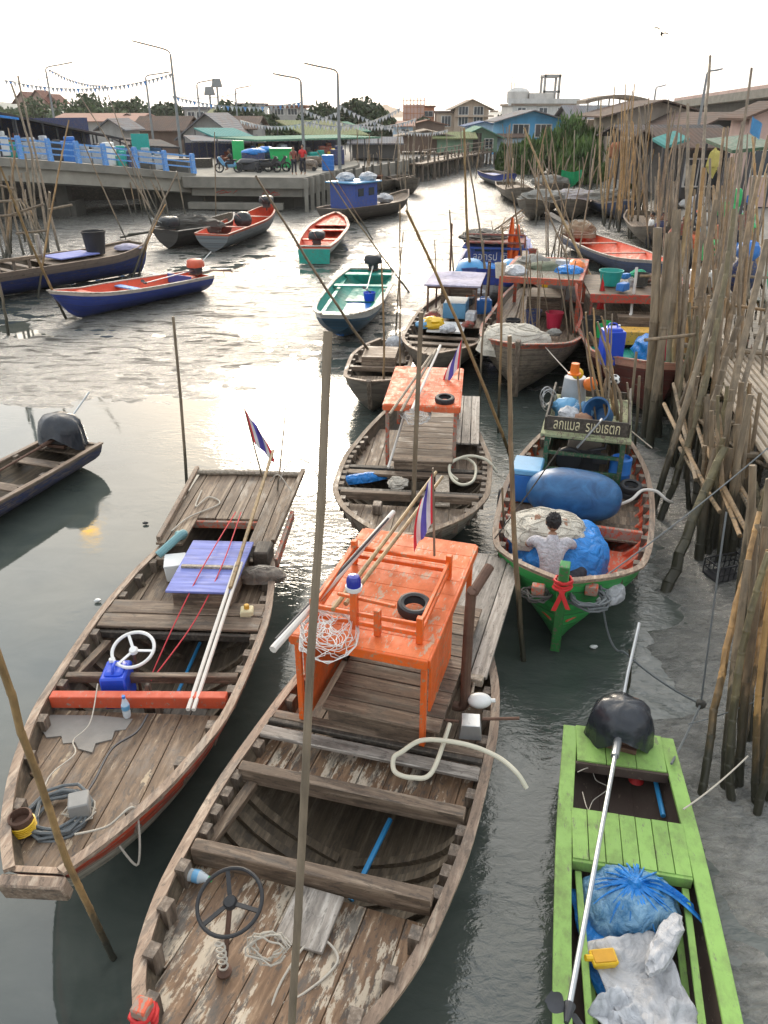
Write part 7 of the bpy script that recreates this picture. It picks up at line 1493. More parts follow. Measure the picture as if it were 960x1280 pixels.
def house(lb, px0, px1, pe, pr, y, dep, wall, roof, ridge='y', z0=1.0, win=None, over=.5, cat='house', name='house', door=None, base=None, flat=False, stilts=None, group=None):
    a, b = PY(px0, pe, y), PY(px1, pe, y); zr = PY((px0 + px1) / 2, pr, y).z; w = b.x - a.x; ze = a.z; cx_ = (a.x + b.x) / 2
    o = thing(name, lb, cat, (cx_, y + dep / 2, z0), 0, group); H_ = ze - z0; D_ = dep; hr = zr - ze
    mb = MB().box((0, 0, H_ / 2), (w, D_, H_))
    if not flat:
        if ridge == 'y': mb.add([(-w / 2, -D_ / 2, H_), (w / 2, -D_ / 2, H_), (0, -D_ / 2, H_ + hr), (-w / 2, D_ / 2, H_), (w / 2, D_ / 2, H_), (0, D_ / 2, H_ + hr)], [(0, 1, 2), (4, 3, 5)])
        else: mb.add([(-w / 2, -D_ / 2, H_), (-w / 2, D_ / 2, H_), (-w / 2, 0, H_ + hr), (w / 2, -D_ / 2, H_), (w / 2, D_ / 2, H_), (w / 2, 0, H_ + hr)], [(1, 0, 2), (3, 4, 5)])
    obj('wall', mb, MW[wall], o)
    rf = MB(); tk = .12
    if flat: rf.box((0, 0, H_ + tk), (w + over, D_ + over, tk * 2 + hr * .5))
    elif ridge == 'y':
        for sg in (1, -1): q0, q1 = Vector((0, 0, H_ + hr + .03)), Vector((sg * (w / 2 + over), 0, H_ - over * hr / (w / 2) + .03)); rf.add([q0 + Vector((0, -D_ / 2 - over, 0)), q0 + Vector((0, D_ / 2 + over, 0)), q1 + Vector((0, D_ / 2 + over, 0)), q1 + Vector((0, -D_ / 2 - over, 0))] + [q + Vector((0, s_ * (D_ / 2 + over), tk)) for q, s_ in ((q0, -1), (q0, 1), (q1, 1), (q1, -1))], [(3, 2, 1, 0), (4, 5, 6, 7), (0, 1, 5, 4), (1, 2, 6, 5), (2, 3, 7, 6), (3, 0, 4, 7)])
    else:
        for sg in (1, -1): q0, q1 = Vector((0, 0, H_ + hr + .03)), Vector((0, sg * (D_ / 2 + over), H_ - over * hr / (D_ / 2) + .03)); rf.add([q0 + Vector((-w / 2 - over, 0, 0)), q0 + Vector((w / 2 + over, 0, 0)), q1 + Vector((w / 2 + over, 0, 0)), q1 + Vector((-w / 2 - over, 0, 0))] + [q + Vector((s_ * (w / 2 + over), 0, tk)) for q, s_ in ((q0, -1), (q0, 1), (q1, 1), (q1, -1))], [(3, 2, 1, 0), (4, 5, 6, 7), (0, 1, 5, 4), (1, 2, 6, 5), (2, 3, 7, 6), (3, 0, 4, 7)])
    obj('roof', rf, MR[roof] if roof in MR else roof, o)
    for (wx, wz, ww, wh) in (win or ()):
        fr = obj('window', MB().box((wx * w / 2, -D_ / 2 - .02, wz * H_), (ww + .16, .08, wh + .16)), 'white', o); n_ = max(1, round(ww / .6))
        for k in range(n_): obj('pane', MB().box((wx * w / 2 - ww / 2 + ww * (k + .5) / n_, -D_ / 2 - .045, wz * H_), (ww / n_ - .08, .06, wh)), 'glass', fr)
    if door: obj('door', MB().box((door * w / 2, -D_ / 2 - .03, 1.0), (.95, .08, 2.0)), 'dark', o)
    if stilts:
        for k in range(stilts):
            for yy_ in (-D_ / 2 + .2, 0): obj('stilt', MB().box((-w / 2 + .2 + (w - .4) * k / (stilts - 1), yy_, -z0 / 2 - .3), (.16, .16, z0 + .6)), 'post', o)
    return o
rows2 = [(-.66, .75, .8, 1.0), (-.22, .75, .8, 1.0), (.22, .75, .8, 1.0), (.66, .75, .8, 1.0)]
house('light blue two storey house with wide low gable behind mangroves', 629, 703, 150, 139, 104, 9, 'blue', 'grey', 'y', .6, [(-.38, .72, 1.9, 1.3), (.38, .72, 1.9, 1.3)], 1.1)
house('low pale blue lean-to at left foot of light blue house', 622, 658, 172, 169, 101, 3, 'pale', 'brown', 'x', .6, [(.1, .5, .8, 1.0)], .4)
h = house('long white concrete building with roof terrace behind the light blue house', 641, 718, 132, 131, 128, 12, 'white', 'tan', flat=True, z0=1, win=[(-.7, .86, 1.2, .9), (0, .86, 1.2, .9), (.6, .86, 1.2, .9)], cat='building', name='building')
HZ = PY(680, 132, 128).z - 1
obj('parapet', MB().box((0, -6, HZ + .45), (10.4, .25, .9)).box((.4, 0, HZ + .9), (3.6, 3, 1.6)), MW['white'], h); obj('tank_room', MB().lathe([(1.7, 0), (1.7, 1.5), (1.2, 1.9), (.1, 2.1)], (-2.9, 0, HZ + .4), 18), MW['white'], h)
A_ = PY(684, 132, 128); fr = MB()
for dx in (1.0, 3.2): fr.box((dx, 0, HZ + 2.1), (.3, .5, 4.2)); fr.box((dx, 3, HZ + 2.1), (.3, .5, 4.2))
fr.box((2.1, 0, HZ + 4.0), (2.6, .5, .4)).box((2.1, 0, HZ + 1.9), (2.6, .5, .3)).box((2.1, 3, HZ + 4.0), (2.6, .5, .4)).box((1.0, 1.5, HZ + 4.0), (.3, 3, .3)).box((3.2, 1.5, HZ + 4.0), (.3, 3, .3)); obj('roof_frame', fr, MW['grey'], h); obj('antenna', MB().tube([(-4, 0, HZ + 1), (-4, 0, HZ + 4)], .06, 5).tube([(-3.6, 0, HZ + 1), (-3.6, 0, HZ + 3.2)], .05, 5), 'dsteel', h)
h = house('beige three storey house with gabled roof and balcony', 569, 611, 135, 125, 150, 10, 'beige', 'tan', 'y', 1, [(-.5, .92, 1.6, 1.2), (.4, .92, 1.6, 1.2), (-.5, .6, 1.6, 1.3), (.4, .6, 1.6, 1.3)], .9)
HB_ = PY(590, 135, 150).z - 1; obj('balcony', MB().box((.4, -5.5, HB_ * .76), (6.6, .9, .25)).box((3.9, -4.5, HB_ * .9), (1.2, 1.5, .3)), MW['beige'], h)
h = house('low tan building beside the beige three storey house', 547, 569, 141, 139, 152, 8, 'beige', 'brown', flat=True, win=[(0, .7, 1.6, 1.6)], cat='building', name='building')
h = house('unfinished orange brick block under scaffolding', 528, 543, 134, 133, 158, 8, 'orange', 'rust', flat=True, win=[(-.4, .8, .8, .8), (.4, .8, .8, .8)], cat='building', name='building')
sc = thing('scaffolding', 'pale scaffolding cage left of the orange brick block', 'scaffolding', PY(504, 165, 156)); sf = MB()
for k in range(7): sf.bar((k * .62, 0, 0), (k * .62, 0, 5.6), .09, .09).bar((k * .62, 1.4, 0), (k * .62, 1.4, 5.4), .09, .09)
for k in range(6): sf.bar((0, 0, k), (3.8, 0, k), .09, .09).bar((0, 1.4, k), (3.8, 1.4, k), .09, .09)
obj('scaffold_frame', sf, MW['orange'], sc); obj('netting', MB().box((1.9, .7, 2.2), (3.7, 1.2, 4.4)), MW['pink'], sc)
house('brown roofed house in front of the scaffolding', 515, 556, 156, 151, 130, 8, 'brown', 'rust', 'y', 1, None, .6); house('small grey blue house with pale roof above quay poles', 491, 516, 158, 153, 118, 6, 'pale', 'pink', 'x', 1, [(-.2, .7, .9, .9), (.3, .7, .9, .9)], .4)
house('tan gabled shed roof over the stilt jetty', 500, 566, 171, 164, 97, 7, 'brown', 'tan', 'y', 1.6, None, .7, stilts=6); house('green stilt house with sloping awning at the creek bend', 580, 622, 170, 160, 99, 7, 'green', 'green', 'y', 1.4, [(.5, .55, .9, .9)], .8, stilts=5, door=-.2)
house('pale blue walled house behind the green stilt house', 585, 626, 158, 153, 118, 7, 'pale', 'blue', 'y', 1, None, .5)
house('long low shed with grey awning among stilt houses', 547, 590, 173, 167, 96, 5, 'green', 'olive', 'x', 1.5, None, .6, stilts=5); house('dark open stilt shed at the quay end', 440, 498, 180, 174, 84, 6, 'dark', 'grey', 'x', 1.5, None, .5)
# deck on stilts along the far left bank
sd = thing('stilt_deck', 'timber stilt deck with dense piles below the creek bend houses', 'deck', (0, 0, 0)); S0, S1 = Vector((2.2, 74, 1.5)), Vector((11.5, 99, 1.5))
obj('deck_floor', MB().bar(S0, S1, 2.4, .14), 'wx', sd); rgs = random.Random(4)
obj('deck_pile', MB().bar(S0 + Vector((1.2, 0, 0)), S0 + Vector((1.2, 0, -1.8)), .16, .16), 'wz', sd)
for k in range(44): a = S0.lerp(S1, k / 43) + Vector((rgs.uniform(.2, 1.3), 0, rgs.uniform(0, 1.3))); obj('deck_pile', MB().bar(a, (a.x + rgs.uniform(-.3, .3), a.y, -.5), .13, .13), 'wz', sd)
for k in range(3): obj('deck_rail', MB().bar(S0 + Vector((1.1, 0, .3 + .4 * k)), S1 + Vector((1.1, 0, .3 + .4 * k)), .06, .06), 'wx', sd)
# left background
house('long low building with pale pink roof behind the market', 64, 166, 152, 143, 120, 14, 'grey', 'pink', 'x', 1, None, .6, cat='building'); house('dark brown roofed hall between pink roof and warehouse', 168, 226, 163, 147, 100, 10, 'brown', 'brown', 'x', 1, None, .6, cat='building')
house('small grey gabled shed above the blue railing', 124, 152, 160, 150, 84, 6, 'grey', 'grey', 'y', 1, None, .5, cat='shed', name='shed'); house('large grey gabled warehouse beside the street lamps', 229, 290, 168, 143, 88, 12, 'grey', 'grey', 'y', 1, None, .8, cat='warehouse', name='warehouse')
house('weathered brown roof running right from the warehouse', 268, 316, 161, 147, 98, 10, 'grey', 'brown', 'x', 1, None, .6, cat='shed', name='shed'); house('tan block with balcony behind the tallest lamp', 230, 258, 136, 133, 150, 8, 'grey', 'grey', flat=True, win=[(-.4, .8, 1.2, 1.0), (.4, .8, 1.2, 1.0)], cat='building', name='building')
house('olive green roof behind grey warehouse', 262, 296, 142, 137, 130, 8, 'cream', 'olive', 'x', 1, None, .4, cat='shed', name='shed'); house('grey building with flat brown roof over dark trees', 336, 378, 134, 130, 170, 9, 'grey', 'rust', flat=True, win=[(-.4, .85, 1.8, 1.0), (.4, .85, 1.8, 1.0)], over=1.2, cat='building', name='building')
house('white block half hidden behind dark trees', 297, 328, 131, 129, 190, 8, 'white', 'grey', flat=True, win=[(-.5, .9, 1.2, .9), (.5, .9, 1.2, .9)], cat='building', name='building'); house('small cream house left of warehouse roofs', 150, 170, 148, 143, 125, 6, 'cream', 'brown', 'y', 1, [(0, .6, 1, 1)], .4)
house('left one of the three hill pavilions', 21, 37, 124, 115, 240, 6, 'pink', 'maroon', 'y', 6, None, 1.2, cat='pavilion', name='pavilion'); house('middle and tallest of the three hill pavilions', 40, 55, 122, 113, 238, 6, 'pink', 'maroon', 'y', 6, None, 1.4, cat='pavilion', name='pavilion'); house('right one of the three hill pavilions', 57, 71, 125, 118, 242, 6, 'pink', 'maroon', 'y', 6, None, 1.2, cat='pavilion', name='pavilion')
# market roofs: open halls on posts
def hall(lb, p0, p1, y0, y1, dep, zr, roof, n=5, th=.12, cat='market stall', ps='dsteel', rise=.4, walls=None):
    a, b = PY(*p0, y0), PY(*p1, y1); o = thing('market_canopy', lb, cat, (a.x, a.y, 1.2)); d = b - a; dn = Vector((d.x, d.y, 0)).normalized(); nn = Vector((-dn.y, dn.x, 0)); nn = nn if nn.y > 0 else -nn; z_ = a.z - 1.2
    v = [Vector((0, 0, z_)), Vector((d.x, d.y, z_ + d.z)), Vector((d.x, d.y, z_ + d.z + rise)) + nn * dep, Vector((0, 0, z_ + rise)) + nn * dep]
    obj('canopy_roof', MB().add(v + [q + Vector((0, 0, th)) for q in v], [(3, 2, 1, 0), (4, 5, 6, 7), (0, 1, 5, 4), (1, 2, 6, 5), (2, 3, 7, 6), (3, 0, 4, 7)]), MR.get(roof) or M[roof], o)
    for k in range(n):
        q = Vector((0, 0, 0)).lerp(Vector((d.x, d.y, 0)), k / (n - 1)); zz = z_ + d.z * k / (n - 1)
        for off in (.3, dep - .3): obj('canopy_post', MB().bar(q + nn * off, q + nn * off + Vector((0, 0, zz + (rise * off / dep) - .02)), .09, .09), ps, o)
    if walls: obj('back_wall', MB().bar(nn * dep + Vector((0, 0, z_ / 2)), Vector((d.x, d.y, 0)) + nn * dep + Vector((0, 0, z_ / 2)), .05, z_ * .8), walls, o)
    return o
hall('long green roofed market hall behind the people on the quay', (322, 177), (476, 173), 62, 72, 5, 3, 'green', 9, rise=.1, walls='navy'); hall('bright olive green pitched canopy behind the quay lamp', (380, 170), (462, 170), 82, 86, 6, 3, 'olive', 5, rise=1.2); hall('pale green canopy at right of olive canopy', (400, 167), (464, 165), 95, 98, 6, 3, 'green', 5, rise=.9)
hall('teal awning beside grey warehouse', (266, 172), (318, 172), 76, 78, 5, 3, 'teal', 4, rise=.6); hall('long dark sloping awning over the stalls along blue railing', (-22, 138), (168, 178), 50, 62, 4.0, 3, 'dark', 12, rise=.5, walls='navy')
hall('blue tarp canopy at far left above the railing', (-30, 142), (24, 150), 47, 50, 3.5, 3, 'tarpb', 3, rise=.3); hall('low grey market canopy between railing end and warehouse', (160, 183), (225, 186), 64, 66, 5, 3, 'dark', 4, rise=.4, walls='bblue'); hall('dark market canopy below green hall at the centre', (240, 178), (330, 178), 72, 74, 6, 3, 'grey', 6, rise=.3, walls='navy')
rgm = random.Random(12); gd_ = {0: [], 1: []}
for k in range(64):   # goods behind the railing and on the market floor
    if k < 36: f = (k % 18) / 18; q = Vector((-24, 45.5, 0)).lerp(Vector((-13, 55.5, 0)), f) + Vector((-1.6, 1.8, 0)) * (1 + .8 * (k // 18)); zb = 3.75 - 1.7 * f
    else: q = Vector((rgm.uniform(-13, -3), rgm.uniform(64, 70), 0)); zb = 2.02
    mt = rgm.choice(['whitep', 'bluep', 'greenp', 'navy', 'dred', 'grayp', 'tealp', 'yelp', 'wsack', 'black']); w_ = rgm.uniform(.5, 1.1); hh_ = rgm.uniform(.5, 1.2)
    gd_[int(k >= 36)].append((q.x / q.y, tag(obj('market_crate', MB().box((0, 0, hh_ / 2), (w_, w_ * .8, hh_), rz=rgm.uniform(0, 1)).box((.1, .1, hh_ + .12), (w_ * .6, w_ * .5, .24), rz=rgm.uniform(0, 1)), mt, loc=(q.x, q.y, zb), bev=.04), '%s stacked goods %s' % ({'whitep': 'white', 'bluep': 'blue', 'greenp': 'green', 'navy': 'navy', 'dred': 'dark red', 'grayp': 'grey', 'tealp': 'teal', 'yelp': 'yellow', 'wsack': 'pale sack', 'black': 'black'}[mt], 'behind the blue railing' if k < 36 else 'on the market floor under the green hall'), 'goods', 'goods stacked in the market')))
ranked(gd_[0]); ranked(gd_[1])
o = thing('teal_screen', 'pale teal sheet screen standing behind blue railing', 'screen', PY(177, 190, 57)); obj('screen_sheet', MB().box((0, 0, .3), (1.15, .05, 1.6)), 'tealp', o)
def drum(px, py, y, z, r, h, mat, lb): a = PY(px, py, y); o = thing('barrel', lb, 'barrel', (a.x, y, z)); obj('barrel_body', MB().lathe([(r * .9, 0), (r, .05), (r, h * .3), (r * 1.05, h * .33), (r, h * .36), (r, h * .65), (r * 1.05, h * .68), (r, h * .71), (r, h), (r * .9, h + .03), (.01, h)], n=18), mat, o)
drum(410, 205, 58, 2.0, .42, .95, 'bluep', 'bright blue barrel on the quay end beside lamp foot')
def wheeled_bin(px, y, z, mat, lb):
    a = PY(px, 200, y); o = thing('rubbish_bin', lb, 'bin', (a.x, y, z)); obj('bin_body', MB().box((0, 0, .75), (1.3, .9, 1.1), tap=1.12), mat, o, .03); obj('lid', MB().box((0, 0, 1.35), (1.5, 1.1, .12)), mat, o, .02)
    for sx in (-.5, .5): obj('wheel', MB().tube([(sx, -.35, .1), (sx, -.25, .1)], .1, 10), 'black', o)
wheeled_bin(352, 58, 2.0, 'greenp', 'big green rubbish bin on the quay left of the people'); a = PY(299, 200, 60); o = thing('green_locker', 'tall bright green box standing behind the motorcycle rider', 'locker', (a.x, 60, 2.0)); obj('locker_body', MB().box((0, 0, .9), (.75, .6, 1.8)), 'greenp', o, .03); obj('locker_door', MB().box((0, -.31, .9), (.6, .03, 1.6)), 'greenp', o, .01)
for k, (px, y, mt, lb, w_, h_) in enumerate(((318, 58, 'navy', 'dark blue covered cart on the quay', 1.6, 1.2), (333, 59, 'navy', 'dark covered stall cart right of the blue cart', 1.2, 1.3), (310, 57.2, 'dsteel', 'grey crate stack low on the quay', 1.5, .6), (385, 58, 'wz', 'brown timber pile behind the two people', 1.2, .5), (392, 62, 'wy', 'plank stack at the quay edge', 1.4, .5))):
    a = PY(px, 200, y); o = thing('market_cart', lb, 'cart', (a.x, y, 2.0)); obj('cart_body', MB().box((0, 0, h_ * .55), (w_, .8, h_ * .8)), mt, o, .05); obj('cart_cover', MB().blob((0, 0, h_ * .95), (w_ * .55, .5, .25), .2, 2, 14, 8, seed=k), 'tarpb' if k < 2 else mt, o)
    for sx in (-1, 1): obj('wheel', MB().tube([(sx * w_ * .35, -.42, .12), (sx * w_ * .35, -.34, .12)], .14, 12), 'black', o)
def motorbike(loc, rz, col, lb, grp=None):
    o = thing('motorcycle', lb, 'motorcycle', loc, rz, grp)
    for x in (-.6, .62): obj('wheel', MB().tube([(x + .27 * math.cos(a), 0, .3 + .27 * math.sin(a)) for a in [k * .449 for k in range(14)]], .05, 6, close=True).tube([(x, -.05, .3), (x, .05, .3)], .07, 8).bar((x - .25, 0, .3), (x + .25, 0, .3), .02, .02).bar((x, 0, .05), (x, 0, .55), .02, .02), 'black', o)
    obj('body', MB().blob((-.1, 0, .5), (.42, .14, .2), .05, 1, 14, 10, p=.8).bar((.3, 0, .5), (.55, 0, .85), .12, .2).box((.56, 0, .88), (.14, .22, .16)), col, o)
    obj('seat', MB().box((-.22, 0, .74), (.7, .24, .1)), 'black', o, .03); obj('handlebar', MB().tube([(.45, -.3, 1.0), (.5, 0, .96), (.45, .3, 1.0)], .02, 6).tube([(.62, 0, .3), (.5, 0, .95)], .04, 6), 'dsteel', o); obj('headlight', MB().blob((.64, 0, .9), (.06, .08, .07), 0, 1, 10, 8), 'whitep', o)
    return o
a = PY(290, 217, 57); motorbike((a.x, 56, 2.0), R(185), M['cool'], 'light blue motorcycle ridden by the person in black'); a = PY(335, 217, 56); motorbike((a.x, 56, 2.0), R(20), 'black', 'black motorcycle parked before the green bin'); a = PY(345, 217, 56); motorbike((a.x, 56.8, 2.0), R(10), 'dsteel', 'second dark motorcycle close to the green bin')

# ---------------------------------------------------------------- people
def skinmesh(name, joints, edges, mat, parent, sub=2):
    me = bpy.data.meshes.new(name); ks = list(joints); me.from_pydata([joints[k][0] for k in ks], [(ks.index(a), ks.index(b)) for a, b in edges], [])
    me.materials.append(M[mat] if isinstance(mat, str) else mat); o = bpy.data.objects.new(name, me); COL.objects.link(o); o.parent = parent
    m = o.modifiers.new('skin', 'SKIN'); m.use_smooth_shade = True; m.branch_smoothing = .6
    if not me.skin_vertices: return o
    for i, k in enumerate(ks):
        r = joints[k][1]; me.skin_vertices[0].data[i].radius = (r, r) if not isinstance(r, tuple) else r; me.skin_vertices[0].data[i].use_root = (i == 0)
    s_ = o.modifiers.new('sub', 'SUBSURF'); s_.levels = sub; s_.render_levels = sub; return o
def hand(nm, J, Ed, wrist, d, up, s=1.0, curl=.5):
    """palm plus four unequal fingers and a thumb rooted at the wrist joint key"""
    w = Vector(J[wrist][0]); d = Vector(d).normalized(); up = Vector(up).normalized(); sd = d.cross(up).normalized(); pk = nm + 'palm'; J[pk] = (tuple(w + d * .045 * s), .026 * s); Ed.append((wrist, pk))
    for i, (of, ln) in enumerate(((-.027, .062), (-.009, .075), (.010, .070), (.027, .052))):
        b = w + d * .085 * s + sd * of * s; m = b + (d - up * curl * .4).normalized() * ln * .5 * s; e = m + (d * (1 - curl) - up * curl).normalized() * ln * .5 * s
        for t_, q, r in (('a', b, .010), ('b', m, .009), ('c', e, .0075)): J[nm + str(i) + t_] = (tuple(q), r * s)
        Ed += [(pk, nm + str(i) + 'a'), (nm + str(i) + 'a', nm + str(i) + 'b'), (nm + str(i) + 'b', nm + str(i) + 'c')]
    b = w + d * .03 * s - sd * .034 * s; m = b + (d * .6 - sd * .7 - up * .2).normalized() * .032 * s; e = m + (d * .9 - sd * .2 - up * .3).normalized() * .028 * s
    for t_, q, r in (('a', b, .012), ('b', m, .010), ('c', e, .009)): J[nm + 't' + t_] = (tuple(q), r * s)
    Ed += [(pk, nm + 'ta'), (nm + 'ta', nm + 'tb'), (nm + 'tb', nm + 'tc')]
def person(loc, rz, lb, pose='stand', shirt='rrib', trous='trous', hairc='hair', group=None, s=1.0, hands=True, seedp=0):
    """figure facing local +y"""
    o = thing('person', lb, 'person', loc, rz, group); o.scale = (s, s, s)
    if pose == 'stand': pz, lean = .90, 0.0
    elif pose == 'sit': pz, lean = .14, .22
    else: pz, lean = .62, .12
    P = lambda x, y, z: (x, y, z)
    sh, nk, hd = pz + .47, pz + .53, pz + .675; ly = lean
    J = {'pel': (P(0, 0, pz), .125), 'bel': (P(0, ly * .3, pz + .17), .115), 'che': (P(0, ly * .7, pz + .35), .125), 'nec': (P(0, ly * 1.0, nk), .052), 'hdb': (P(0, ly * 1.15, hd - .09), .062)}
    Ed = [('pel', 'bel'), ('bel', 'che'), ('che', 'nec'), ('nec', 'hdb')]
    if pose == 'sit': arms = {-1: [(-.19, ly, sh), (-.27, ly + .2, sh - .2), (-.19, ly + .42, sh - .02)], 1: [(.19, ly, sh), (.29, ly + .2, sh - .18), (.2, ly + .43, sh - .04)]}; legs = {-1: [(-.1, 0, pz - .02), (-.38, .3, pz + .04), (-.1, .42, .05), (.02, .5, .04)], 1: [(.1, 0, pz - .02), (.42, .22, pz + .08), (.14, .46, .05), (.0, .52, .05)]}
    elif pose == 'ride': arms = {k: [(k * .19, ly, sh), (k * .26, ly + .22, sh - .2), (k * .24, ly + .42, sh - .22)] for k in (-1, 1)}; legs = {k: [(k * .1, 0, pz - .03), (k * .2, .42, pz - .02), (k * .2, .32, .22), (k * .2, .5, .18)] for k in (-1, 1)}
    else: arms = {k: [(k * .185, 0, sh), (k * .24, -.02 + .03 * k, sh - .29), (k * .23, .06, sh - .53)] for k in (-1, 1)}; legs = {k: [(k * .095, 0, pz - .05), (k * .11, .02 + .03 * k, .48), (k * .12, -.02, .07), (k * .13, .12, .035)] for k in (-1, 1)}
    for k in (-1, 1):
        n = 'L' if k < 0 else 'R'
        for t_, q, r in zip(('sh', 'el', 'wr'), arms[k], (.058, .042, .027)): J[n + t_] = (q, r)
        Ed += [('che', n + 'sh'), (n + 'sh', n + 'el'), (n + 'el', n + 'wr')]
        for t_, q, r in zip(('hi', 'kn', 'an', 'to'), legs[k], (.085, .06, .04, .034)): J[n + t_] = (q, r)
        Ed += [('pel', n + 'hi'), (n + 'hi', n + 'kn'), (n + 'kn', n + 'an'), (n + 'an', n + 'to')]
        d = Vector(arms[k][2]) - Vector(arms[k][1])
        if hands: hand(n, J, Ed, n + 'wr', d, (0, -.3, 1) if pose != 'stand' else (-k, 0, 0), 1.05)
    body = skinmesh('body', J, Ed, 'skin', o)
    hx = ly * 1.2 + (.03 if pose == 'sit' else 0)
    hm = MB().blob((0, hx, hd), (.078, .095, .115), .01, 1, 22, 18).blob((0, hx + .095, hd - .005), (.014, .02, .022), 0, 1, 8, 6).blob((0, hx + .082, hd - .05), (.026, .01, .008), 0, 1, 8, 6).blob((-.08, hx, hd - .005), (.012, .024, .032), 0, 1, 8, 6).blob((.08, hx, hd - .005), (.012, .024, .032), 0, 1, 8, 6); obj('head', hm, 'skin', o)
    ey = MB(); 
    for sx in (-.03, .03): ey.blob((sx, hx + .084, hd + .012), (.012, .008, .007), 0, 1, 8, 6)
    obj('eyes', ey, 'black', o)
    obj('hair', MB().blob((0, hx - .018, hd + .028), (.088, .098, .104), .2, 6, 26, 20, -.6, seed=seedp), hairc, o)
    g = 1.22
    S_ = {k: (J[k][0], J[k][1] * g) for k in ('pel', 'bel', 'che', 'Lsh', 'Rsh')}; S_['pel'] = ((0, 0, pz + .02), .145); S_['nk'] = ((0, ly * .97, nk - .03), .1); S_['nk2'] = ((0, ly * 1.02, nk + .045), .072)
    for n in 'LR': e = Vector(J[n + 'sh'][0]).lerp(Vector(J[n + 'el'][0]), .75); S_[n + 'sl'] = (tuple(e), .062)
    skinmesh('shirt', S_, [('pel', 'bel'), ('bel', 'che'), ('che', 'nk'), ('nk', 'nk2'), ('che', 'Lsh'), ('che', 'Rsh'), ('Lsh', 'Lsl'), ('Rsh', 'Rsl')], shirt, o)
    T_ = {'pel': ((0, 0, pz - .01), .135)}
    for n in 'LR': T_[n + 'hi'] = (J[n + 'hi'][0], .105); T_[n + 'kn'] = (J[n + 'kn'][0], .078); T_[n + 'sn'] = (tuple(Vector(J[n + 'kn'][0]).lerp(Vector(J[n + 'an'][0]), .85)), .06)
    skinmesh('trousers', T_, [('pel', 'Lhi'), ('Lhi', 'Lkn'), ('Lkn', 'Lsn'), ('pel', 'Rhi'), ('Rhi', 'Rkn'), ('Rkn', 'Rsn')], trous, o)
    return o
q = G(688, 733, .62); person((q.x - .02, q.y + .02, .50), D.rz - R(90) + .12, 'seated man in pale striped shirt mending net in the bow of green boat', 'sit', 'shirt', 'trous', seedp=3)
person((PY(367, 200, 54).x, 54, 2.0), R(200), 'person in faded red shirt and dark trousers on the quay, left of a pair', 'stand', M['dred'], 'trous', hands=False, s=.97); person((PY(378, 200, 54).x, 54.2, 2.0), R(160), 'person in bright red shirt and dark trousers on the quay, right of a pair', 'stand', 'rrib', 'trous', hands=False, s=1.03)
person((PY(288, 200, 56).x + .1, 56.05, 2.0), R(95), 'person in black with dark cap riding the light blue motorcycle', 'ride', 'black', 'trous', hands=False)
rgp = random.Random(3)
cols = [('whitep', 'white'), ('navy', 'navy'), ('dred', 'dark red'), ('black', 'black'), (M['or_c'], 'salmon'), ('cool', 'light blue'), ('grayp', 'grey'), ('dred', 'dark red')]
for k, (px, y) in enumerate(((826, 36), (838, 35), (868, 34), (876, 32), (884, 30), (893, 31), (904, 29), (945, 27))):
    a = PY(px, 200, y); m_, cn = cols[k]; person((a.x, y, float(gz(np.array([a.x]), np.array([float(y)]))[0])), R(rgp.uniform(0, 360)), 'person in %s shirt in the market street, %s' % (cn, ('farthest left', 'beside the motorbikes', 'under the teal awning', 'by the thicket of poles', 'with back to the poles', 'in the middle of the street', 'near the yellow bag', 'at the right edge')[k]), 'stand', m_, 'trous', hands=False, group=None, seedp=k)
for k, (px, y) in enumerate(((829, 40), (843, 38), (850, 41), (866, 37), (899, 36), (912, 34), (880, 38))):
    a = PY(px, 200, y); motorbike((a.x, y, float(gz(np.array([a.x]), np.array([float(y)]))[0])), R(rgp.uniform(60, 120)), ('whitep', 'dsteel', 'dred', 'black', 'whitep', 'navy', 'grayp')[k], '%s motorcycle parked in the market street behind the poles' % ('white', 'grey', 'dark red', 'black', 'cream', 'navy', 'silver')[k], 'motorcycles parked in the market street')
a = PY(938, 300, 19.5); o = thing('gas_tank', 'dark blue tank with blue cloth by the walkway start', 'tank', (a.x, 19.5, 1.6)); obj('tank_body', MB().blob((0, 0, .45), (.32, .28, .5), .05, 1, 16, 12), 'navy', o); obj('tank_top', MB().blob((0, 0, 1.0), (.3, .25, .25), .2, 2, 14, 10, seed=2), 'bluep', o)

# ---------------------------------------------------------------- right bank
house('cream walled house with brown gable behind the orange bundle', 772, 872, 141, 127, 74, 8, 'cream', 'brown', 'y', 1.3, [(.35, .62, 2.0, 1.4), (-.5, .6, 1.4, 1.2)], 1.6); house('grey upper storey building left of the curved awning', 718, 772, 150, 133, 98, 10, 'grey', 'grey', 'x', 1.3, [(-.4, .8, 1.4, 1.1), (.3, .8, 1.4, 1.1)], .6, cat='building', name='building')
h = thing('roof_terrace', 'curved pale awning roof over open roof terrace', 'terrace', (0, 84, 0)); a, b = PY(733, 122, 84), PY(812, 124, 84)
obj('awning', MB().sheet(20, 8, lambda u, v: (a.x + (b.x - a.x) * u, 4 * v, a.z + .6 * math.sin(u * 2.6 + .2) - .35), .3), MR['tan'], h)
for k in range(6): obj('terrace_post', MB().bar((a.x + (b.x - a.x) * (k + .3) / 6, .4, 1), (a.x + (b.x - a.x) * (k + .3) / 6, .4, a.z - .1), .12, .12), 'galv', h)
obj('terrace_block', MB().box(((a.x + b.x) / 2, 3, (a.z + 1) / 2 - 1.3), (b.x - a.x - 1, 5, a.z - 2.2)), MW['beige'], h)
